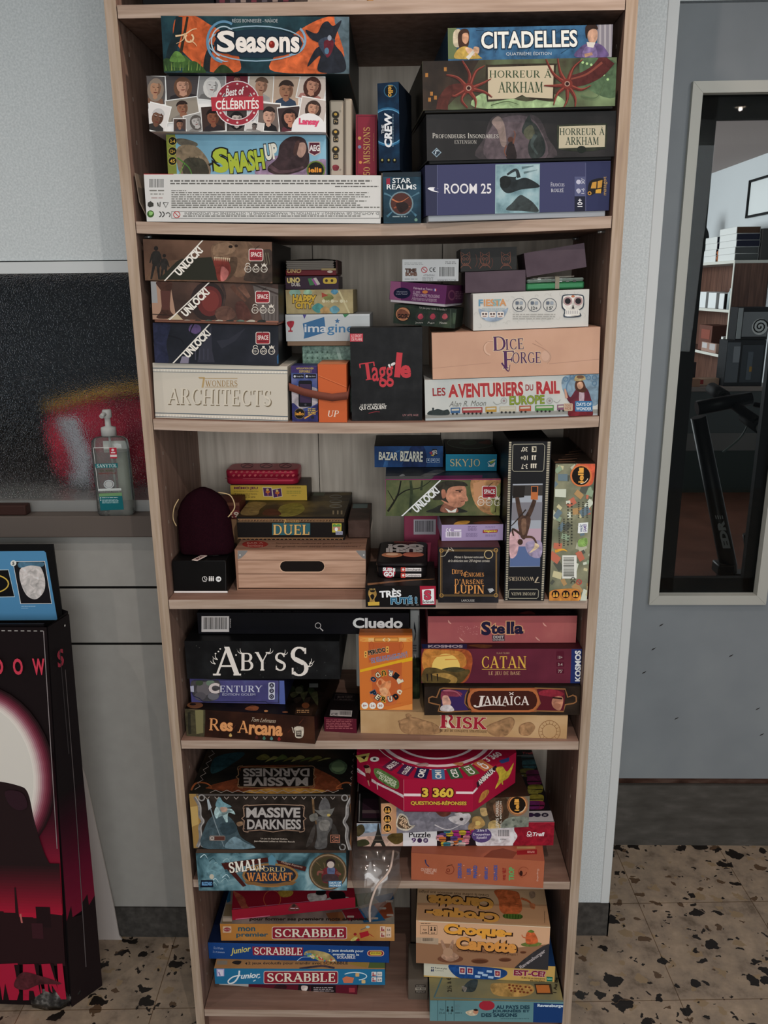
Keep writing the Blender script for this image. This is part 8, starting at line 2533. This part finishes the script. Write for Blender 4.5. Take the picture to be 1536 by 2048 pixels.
p.ring(cx,cy,118,8,'c8b4b4',n=40);p.ring(cx,cy,128,2,'c8b4b4',n=40);p.e(cx,cy,92,92,'7c1028',40);p.ring(cx,cy,92,6,'c8bcbc',n=40)
names=('ADULTE','COLLÈGE','CM2','CM1','CE2','CE1','CP')
cols=('4c1c34','3a1c3c','1c1c3c','3c6488','2c4c34','4a5c34','a8643c')
for k in range(7):
 a=math.radians(128-k*12.7)
 X,Y=cx+142*math.cos(a),cy+142*math.sin(a)
 dx,dy=math.cos(a),math.sin(a)
 q=lambda s,t_:(X+dx*s-dy*t_,Y+dy*s+dx*t_)
 p.p([q(-17,-12),q(17,-12),q(17,12),q(-17,12)],cols[k]);p.t(names[k],X-14,Y-6,X+14,Y+6,'d0c8c4',rot=-math.degrees(a)+(180 if True else 0),b=.03)
p.e(cx-122,cy+92,9,9,'c8c4c0');p.e(cx-122,cy+92,3.5,3.5,'241c1c');p.p([(cx-160,cy+80),(cx-132,cy+70),(cx-136,cy+98),(cx-150,cy+104)],'b0a058');p.p([(cx-150,cy+84),(cx-138,cy+80),(cx-142,cy+94)],'241410')
p.t('3 360',cx+90,cy+74,cx+130,cy+90,'c8b8b4',rot=38,b=.04);p.p([(cx+120,cy+96),(cx+142,cy+84),(cx+140,cy+98),(cx+124,cy+106)],'2c3c6c')
p.b([(cx-40,cy+108),(cx-20,cy+104),(cx-18,cy+114),(cx-36,cy+116)],'a0807c');p.b([(cx+30,cy+106),(cx+50,cy+102),(cx+46,cy+114)],'a06c44')
stamp(mb,p)
mb.build('lid',e)
mb=MB();mb.prism([(a*.985,ap+(b_-ap)*.985) for a,b_ in octp],0,.003,mat('6c0e24'));mb.build('tray',e)
tag(e,'crimson eight-sided quiz box with yellow numerals, resting on the slanted brown box','board game',SH5)
mp=bpy.data.materials.new('clear_plastic_film')
mp.use_nodes=True
nt=mp.node_tree
out=nt.nodes['Material Output']
tr=nt.nodes.new('ShaderNodeBsdfTransparent');tr.inputs[0].default_value=(.90,.89,.88,1)
gl=nt.nodes.new('ShaderNodeBsdfGlossy');gl.inputs['Roughness'].default_value=.12;gl.inputs[0].default_value=(.9,.85,.82,1)
df=nt.nodes.new('ShaderNodeBsdfDiffuse');df.inputs[0].default_value=(.55,.5,.47,1)
m1=nt.nodes.new('ShaderNodeMixShader');m1.inputs[0].default_value=.10
m2=nt.nodes.new('ShaderNodeMixShader');m2.inputs[0].default_value=.05
nt.links.new(tr.outputs[0],m1.inputs[1]);nt.links.new(gl.outputs[0],m1.inputs[2]);nt.links.new(m1.outputs[0],m2.inputs[1]);nt.links.new(df.outputs[0],m2.inputs[2]);nt.links.new(m2.outputs[0],out.inputs['Surface'])
e=empty('plastic_bag',Matrix.Translation((-.008,-.004,.4219)))
mb=MB()
rows=[]
r=random.Random(3)
prof=[(.060,.05,.050,.02),(.056,.02,.052,.026),(.05,.0,.050,.03),(.02,-.012,.047,.026),(-.004,-.026,.040,.018),(-.03,-.03,.026,.014),(-.05,-.031,.012,.009),(-.066,-.032,.003,.003)]
for z,yy,rx,ry in prof:
 rows.append([(rx*(1+.1*math.sin(4*a+z*90))*math.cos(a)+(-.012 if z< -.02 else 0),yy+ry*(1+.28*math.sin(6*a+z*140))*math.sin(a)-.0,z) for a in [2*math.pi*k/40 for k in range(40)]])
mb.loft(rows,mp,True)
mb.build('film',e)
mb=MB()
mb.tube(spline([(.034,.02,.058),(.03,-.02,.056),(.022,-.036,.048),(.004,-.044,.03),(-.006,-.05,.008),(-.012,-.048,-.02),(-.013,-.04,-.05),(-.0125,-.035,-.064)]),[.0026]*30+[.0018]*13 if False else .0022,mat('b09c90',.4),8)
mb.build('twisted_strip',e)
tag(e,'crumpled clear plastic bag hanging over the shelf edge beside the icy teal box','plastic bag')
# ------------------------------------------------------------------ bottom shelf
GAIN=1.8
SH6='games on the bottom shelf'
def art(f):
 f.bg('4c1420');f.p([(190,690),(435,690),(435,775),(190,760)],'9c9894');f.b([(640,740),(700,760),(660,800),(600,790)],'2c1418')
 f.p([(780,740),(860,750),(850,805),(770,800)],'1a1416');f.b([(800,755),(840,760),(830,790),(800,785)],'b0a098');f.p([(860,750),(1030,752),(1030,812),(860,806)],'171114');f.small(880,765,1020,800,3,'8c8080',4);f.r(1120,770,1160,800,'7c2c34')
game_box('redbase','board_game_box','flat dark red box lying lowest, mostly hidden under the stacked word games','board game','45121c',art,group=SH6)
def badge(f,x0,y0,x1,y1):
 f.rr(x0,y0,x1,y1,'b09c94',12);f.rr(x0+4,y0+4,x1-4,y1-4,'741a28',10)
def art(f):
 f.bg('1c5a7c')
 f.p([(215,640),(268,640),(268,690),(218,692)],'8c84a8');f.p([(224,646),(262,646),(262,688),(224,688)],'b4b0bc');f.s([(230,660),(240,686)],8,'6c5c8c');
 f.s([(372,652),(366,690),(340,728),(306,740),(296,722),(330,694),(380,684)],11,'b8bcc4',8)
 f.t('unior',384,668,512,704,'b8bcc4',b=.03,sh=.35,rot=4)
 for k in range(9):
  f.e(450+(k*31) % 66,694+(k*23) % 44,3.4,3.4,'a8b4bc',8)
 badge(f,538,654,1046,742);f.T('SCRABBLE',562,668,1026,728,'c4b4a4',b=.02,o='3a0c14',ow=.02)
 f.ring(1160,690,84,7,'a8b8c4',ry=30,a0=-150,a1=70);f.p([(1075,705),(1100,690),(1155,700),(1145,735),(1085,735)],'a86044');f.rr(1164,668,1190,692,'b08c5c',4);f.rr(1206,715,1232,738,'b09464',4)
 for x,y,s in ((1290,675,''),(1328,675,'5-10'),(1290,712,''),(1328,712,'2-4')):
  f.rr(x-17,y-16,x+17,y+16,'b4b0ac',3)
  if s:
   f.t(s,x-12,y-5,x+12,y+8,'2c2c30',b=.02)
  else:
   f.e(x-6,y-6,5,5,'7c2430',8);f.b([(x-12,y+12),(x-6,y-2),(x+2,y+12)],'7c2430');f.b([(x+2,y+12),(x+7,y),(x+12,y+12)],'7c2430')
def art2(f):
 f.bg('946c44');f.t('2 jeux évolutifs pour grandir avec SCRABBLE',430,592,1112,616,'2c2826',b=.02);f.p([(408,604),(424,594),(424,614)],'2c2826');f.b([(320,600),(345,585),(385,590),(365,612)],'2a2420');f.p([(220,585),(290,585),(288,612),(216,612)],'7c7060');f.p([(1100,605),(1260,580),(1240,635)],'8c7034');f.p([(1260,590),(1370,580),(1366,635),(1250,635)],'4c5a30')
 f.s([(780,640),(930,622),(1020,636)],14,'3a3038')
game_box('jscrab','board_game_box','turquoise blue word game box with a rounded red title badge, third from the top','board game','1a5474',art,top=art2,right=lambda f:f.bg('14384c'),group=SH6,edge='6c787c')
def art(f):
 f.bg('14366a')
 f.t('5 à 10 ans',196,490,262,506,'8c98ac',rot=-3);f.t('2 à 4 joueurs',190,518,270,534,'8c98ac',rot=-3)
 f.t('Junior',314,490,450,542,'b0a454',rot=8,sh=.3,b=.02)
 f.p([(460,488),(808,494),(806,552),(466,546)],'741a2c');f.T('SCRABBLE',474,494,800,544,'c4b4a8',rot=-.6,b=.02)
 r=random.Random(8)
 f.b([(815,545),(830,518),(900,515),(990,540),(1040,600),(950,602),(900,575),(840,550)],'8c7c50')
 for k in range(40):
  t=r.random();x=830+t*190;y=528+t*50+r.random()*24
  f.rr(x-6,y-6,x+6,y+6,('a83c34','b0a058','3c6c8c','b4a494','6c8c4c')[k % 5],2)
 f.s([(760,590),(800,560),(850,558)],5,'8ca0b8',3)
 f.t('2 jeux évolutifs pour',982,506,1220,528,'b4bcc8',rot=-1,b=.02);f.t('grandir avec le',1010,532,1190,550,'b4bcc8',rot=-1,b=.02);f.T('SCRABBLE',1040,550,1164,568,'c0c4cc',b=.02)
 f.rr(1244,512,1360,552,'b08c74',20);f.rr(1250,516,1354,548,'741a2c',17);f.rr(1262,520,1344,544,'a89434',12);f.t('JEUX SPEAR',1270,526,1336,538,'3c2018',b=.02)
game_box('jblue','board_game_box','navy blue word game box with worn pale edges, second in its stack','board game','12305c',art,top=lambda f:f.bg('0e1830'),right=lambda f:f.bg('0e1c38'),group=SH6,edge='5c6878')
def art(f):
 f.bg(noise_mat('orange_cream_print',('8c5a2c','96652f','a07444'),(9,9,9)))
 f.rr(258,350,316,394,'a88c74',4);f.e(287,372,24,14,'741a24');f.t('MATTEL',266,366,308,378,'b0948c')
 f.t('mon',362,356,480,384,'26424c',b=.03);f.t('premier',350,392,568,430,'26424c',b=.03)
 badge(f,594,352,1106,438);f.T('SCRABBLE',614,368,1084,424,'c4b4a4',b=.02,o='3a0c14',ow=.02)
 f.p([(1190,395),(1250,380),(1258,412),(1200,432)],'8c1c24');f.e(1180,442,13,11,'7c1a20');f.e(1162,404,11,9,'7c1a20');f.s([(1200,375),(1250,352)],5,'4c5a58');f.e(1248,354,14,9,'8c9894');f.s([(1255,400),(1292,424)],6,'8c1c24',2);f.b([(1130,445),(1160,420),(1180,430),(1150,450)],'b0a058')
 for x,y,s in ((1350,367,''),(1390,372,'3-6'),(1350,407,''),(1390,407,'1+')):
  f.rr(x-18,y-18,x+18,y+18,'b8a08c',3)
  if s:
   f.t(s,x-11,y-6,x+11,y+8,'2c241c',b=.02)
  else:
   f.e(x-6,y-6,5,5,'741a24',8);f.b([(x-12,y+12),(x-6,y-2),(x+2,y+12)],'741a24');f.b([(x+2,y+12),(x+7,y),(x+12,y+12)],'741a24')
def art2(f):
 f.bg(noise_mat('grey_board_print',('4c4640','6a645c','7c7468'),(20,20,20)))
 f.p([(250,330),(280,200),(330,200),(320,330)],'6c5c44');f.p([(285,190),(310,180),(312,110),(280,110)],'1c4a64')
 f.rr(258,282,320,318,'a89888',3)
 for q,c in (([(1180,235),(1290,205),(1370,310),(1220,325)],'1f4a6c'),([(1285,200),(1400,170),(1428,280),(1360,300)],'6c3420'),([(1070,240),(1180,225),(1230,305),(1110,312)],'5c1420'),([(960,262),(1070,250),(1100,312),(990,316)],'5c3c24'),([(1290,150),(1420,120),(1425,165),(1330,190)],'163a58'),([(1160,130),(1280,120),(1280,190),(1160,220)],'243c20')):
  f.p(q,c)
 for x,y in ((1350,228),(1295,296),(1400,275),(1130,285),(1395,180)):
  f.rr(x-24,y-7,x+24,y+7,'8c8278',6)
 f.t('pour former ses premiers mots en jouant',440,290,1258,318,'231d18',b=.04,sh=.1)
game_box('monpremier','board_game_box','orange cream word game box, top of the stack under the red lid','board game','7c5430',art,top=art2,right=lambda f:f.bg('2c2420'),group=SH6,edge='8c7a60')
def art(f):
 f.bg('7c1424');f.s([(345,302),(580,278)],4,'a8687c',smooth=False);f.b([(705,240),(740,190),(785,230),(760,246)],'5c2c28');f.b([(728,215),(745,196),(756,214)],'2c2220')
 f.small(720,225,775,236,1,'b09098')
def art2(f):
 f.bg('701220');f.s([(325,232),(900,175),(1160,160)],3,'a8607c',smooth=False)
 f.b([(330,110),(400,150),(420,200),(440,230),(400,240),(360,180)],'7c3c2c');f.ring(595,165,60,4,'9c4c2c',ry=62);f.b([(640,110),(735,110),(720,145),(660,150)],'8c702c')
 f.b([(840,130),(960,130),(950,180),(860,186)],'a49c98');f.b([(970,160),(1110,150),(1125,195),(1000,220)],'9c9490');f.b([(900,108),(960,108),(950,135),(900,135)],'141012');f.b([(990,115),(1080,115),(1090,165),(1000,165)],'141012')
game_box('redcat','board_game_box','bright red flat box set askew on top of the word games','board game','701220',art,top=art2,group=SH6)
def art(f):
 f.bg(noise_mat('pale_blue_print',('48686c','527478','5c8084'),(7,7,7)))
 for x in (326,381,437):
  f.s([(x,852),(x,994)],3,'26383c',smooth=False)
 f.t('Age',340,910,368,926,'26383c');f.t('2½-6',334,934,374,948,'26383c',b=.02);f.t('1-4',398,936,422,950,'26383c',b=.02)
 for x in (394,424):
  f.e(x,902,6,6,'1c282a',8);f.b([(x-8,930),(x,908),(x+8,930)],'1c282a')
 f.small(444,885,480,925,4,'4c6468');f.small(444,938,490,950,1,'33484c')
 f.b([(515,935),(560,920),(600,925),(590,955),(545,960)],'a89880');f.e(585,932,18,16,'9c6c54');f.b([(568,920),(585,912),(602,922),(585,928)],'241814')
 f.e(660,890,54,34,'84202c');f.p([(640,862),(685,862),(670,926),(650,926)],'84202c') if False else None
 f.t('AU PAYS DES',722,888,954,914,'1c3440',b=.045);f.t('JOURNÉES ET',696,914,954,942,'1c3440',b=.045);f.t('DES SAISONS',622,942,868,968,'1c3440',b=.045);f.small(754,978,952,984,1,'33484c')
 f.p([(980,872),(1222,880),(1216,1016),(976,1004)],'14305c');f.t('Ravensburger',1006,880,1196,906,'a8b4bc',rot=-1,b=.04)
def art2(f):
 f.bg(noise_mat('faded_scene_print',('4c5044','6c6444','8c7848'),(6,6,6)))
 f.s([(300,838),(360,690),(400,500)],10,'3a5054',smooth=False);f.s([(300,838),(1216,862)],10,'4a5c5a',smooth=False);f.s([(1216,862),(1120,500),(1065,250)],10,'3a5054',smooth=False)
 f.tv('2½ à 6',388,700,420,800,'221e18',rot=94,b=.03)
 f.b([(490,790),(520,740),(560,715),(600,720),(580,790),(530,800)],'2c3434');f.b([(490,760),(525,770),(510,800)],'6c6860')
 f.b([(690,745),(800,740),(960,750),(980,800),(900,830),(720,820)],'8c7040');
 for k in range(16):
  f.e(815+(k*37) % 160,752+(k*23) % 56,9,7,'5c2c1c',8)
 f.p([(985,745),(1100,745),(1112,815),(1000,815)],'2c241c');f.p([(995,752),(1085,752),(1095,806),(1006,806)],'94582c');f.tv('1 Au Be',1118,700,1142,806,'221e18',rot=84,b=.03)
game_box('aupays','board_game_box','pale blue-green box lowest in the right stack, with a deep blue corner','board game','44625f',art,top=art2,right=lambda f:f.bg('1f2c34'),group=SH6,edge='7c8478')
def art(f):
 f.bg('a8884c')
 f.p([(228,600),(430,605),(450,700),(230,684)],'a8a494');f.b([(400,615),(520,618),(760,640),(800,680),(720,715),(560,718),(450,690)],'183a6c')
 f.t('4 ans et plus',305,630,390,645,'2a2c30',b=.02,rot=-4);f.t('2 joueurs',308,648,366,658,'2a2c30',rot=-4)
 for x in (284,295):
  f.e(x,632,4,4,'26304c',8);f.b([(x-5,656),(x,638),(x+5,656)],'26304c')
 for x,y in ((495,652),(548,654),(735,672)):
  f.p([(x-22,y-26),(x+22,y-22),(x+20,y+26),(x-20,y+22)],'a8a4a8');f.p([(x-16,y-18),(x+16,y-15),(x+15,y+16),(x-15,y+14)],'741c34');f.e(x,y,8,9,'a87c68')
 for x,y in ((600,690),(650,680),(690,695),(620,665),(680,655)):
  f.p([(x-18,y-8),(x+20,y-4),(x+16,y+12),(x-20,y+8)],'8ca0b8')
 f.t('QUI EST-CE?',780,642,1062,688,'7c1830',b=.05,o='b0a0a0',ow=.03,rot=-2) if False else f.t('EST-CE?',846,650,1062,690,'6c1c34',b=.05,o='b4a0a0',ow=.03,rot=-3)
 f.t('LE JEU DE LA DEVINETTE',896,700,1060,712,'4c3c24',rot=-4,b=.02);f.t('MYSTÈRE',958,716,1058,726,'4c3c24',rot=-4,b=.02)
 f.p([(1068,692),(1110,695),(1108,726),(1070,724)],'1c5c48');f.t('Hasbro',1072,702,1106,714,'8cb0a0',b=.02)
game_box('estce','board_game_box','yellow and white box with small portrait cards, squeezed second from the bottom','board game','94783f',art,top=lambda f:f.bg('1c3458'),right=lambda f:f.bg('14284c'),group=SH6)
def art(f):
 f.bg('b08a6c')
 f.p([(165,455),(330,465),(600,478),(880,494),(1090,470),(1080,660),(165,600)],'7c5a42')
 f.p([(180,425),(330,432),(330,475),(176,462)],'94806c')
 f.b([(470,495),(640,505),(760,520),(640,530),(480,515)],'6c4a36')
 for x,y,rx,ry in ((613,587,60,18),(785,578,44,14),(909,526,22,8)):
  f.e(x,y,rx,ry,'5c3826');f.e(x,y+4,rx*.86,ry*.7,'482a1c')
 f.b([(835,655),(1082,470),(1076,656),(1070,662)],'2c2a2c');f.p([(832,652),(1084,466),(1082,658)],'2c2a2c');f.t('Ravensburger',870,560,1078,592,'8c8484',rot=35,b=.03)
 f.t('Croque-',366,342,830,432,'c08434',rot=-3.5,b=.06,o='241410',ow=.045,off=(4,4));f.t('Carotte',448,432,866,520,'b47a3c',rot=-4,b=.06,o='241410',ow=.045,off=(4,4))
 f.t('Gravis la colline mais attention aux pièges !',456,522,872,540,'4c3424',rot=-4)
 f.small(210,328,278,336,1,'2a221c');f.box(206,344,264,402,2,'4c3a2c');f.box(264,344,322,404,2,'4c3a2c');f.t('Age',224,366,250,380,'33281f');f.t('4-99',218,388,254,398,'33281f',b=.03);f.t('2-4',280,390,306,400,'33281f',b=.03)
 for x in (282,306):
  f.e(x,358,5,5,'1f1814',8);f.b([(x-7,378),(x,362),(x+7,378)],'1f1814')
 f.bar(214,426,302,456,'9c8874','33281f',14)
 f.e(412,572,88,26,'5c3a2a');f.b([(350,560),(370,530),(410,520),(450,535),(470,565),(410,590)],'8c6c58');f.b([(345,450),(358,445),(385,500),(375,530),(360,500)],'8c6c58');f.b([(425,445),(436,450),(425,505),(405,525),(405,490)],'8c6c58');f.e(396,525,34,30,'94745c')
 f.b([(895,470),(960,455),(1035,465),(1000,485),(920,486)],'5a6430');f.b([(930,465),(930,400),(958,380),(990,400),(1010,450),(985,468)],'a04c28');f.b([(940,385),(962,372),(985,386),(962,392)],'4a5c24');f.s([(930,430),(905,420),(900,405)],7,'a04c28',4)
 f.s([(195,312),(640,330),(1098,355)],8,'b8a890',smooth=False)
def art2(f):
 f.bg('a0805f')
 f.p([(180,110),(1060,105),(1068,200),(180,190)],'a48666');f.p([(188,190),(1070,205),(1095,345),(188,305)],'9c7656')
 f.t('Carotte',258,148,708,228,'b4803c',rot=180-4,b=.06,o='1f120e',ow=.045,off=(-4,-4));f.t('Croque-',246,228,748,312,'b4803c',rot=180-4,b=.06,o='1f120e',ow=.045,off=(-4,-4))
 f.t('Gravis la colline mais attention aux pièges',195,114,676,138,'3a2a1c',rot=177)
 f.b([(715,105),(860,112),(890,160),(900,240),(850,275),(790,270),(750,240),(740,170)],'a0502c');f.b([(780,268),(895,272),(890,300),(785,295)],'33481c')
 for k in range(6):
  f.s([(788+k*20,266),(790+k*19,298)],7,'4a6428',5)
 f.s([(895,160),(945,180),(975,215)],16,'a0502c',10);f.b([(955,195),(990,200),(985,235),(960,225)],'a0603c');f.s([(770,150),(800,158)],4,'6c3018',2);f.s([(850,200),(880,206)],4,'6c3018',2)
 f.b([(950,120),(985,115),(990,150),(960,160)],'7c6450');f.small(1052,250,1058,330,12,'4c3828')
game_box('croque','board_game_box','thick tan box with chubby orange-yellow title and an orange carrot, top of right stack','board game','94704f',art,top=art2,right=lambda f:f.bg('1c2434'),group=SH6,edge='b4a488')
def art(f):
 f.bg('4c443c')
 for y,s,c,b_ in ((748,'SORRY','1c1816','6c645c'),(768,'WE ARE','8c8478','1c1816'),(788,'FRENCH','1c1816','6c645c')):
  f.r(174,y,242,y+18,c);f.t(s,178,y+3,238,y+15,b_ if c=='1c1816' else '1c1816',b=.04)
game_box('sorry','card_game_box','small grey box lettered in black bars, front left of the tan stack','card game','4c443c',art,group=SH6)
GAIN=1.8
mb=MB();mb.box(.062,.0748,.136,.232,.0918,.342,mat('3a3028',.6),.001,1)
mb.box(.0616,.0636,.1354,.2326,.12,.33,mat('1f1814',.6))
tag(mb.build('card_game_box'),'tall thin dark brown box standing behind the small grey one','card game',SH6)
GAIN=1.0
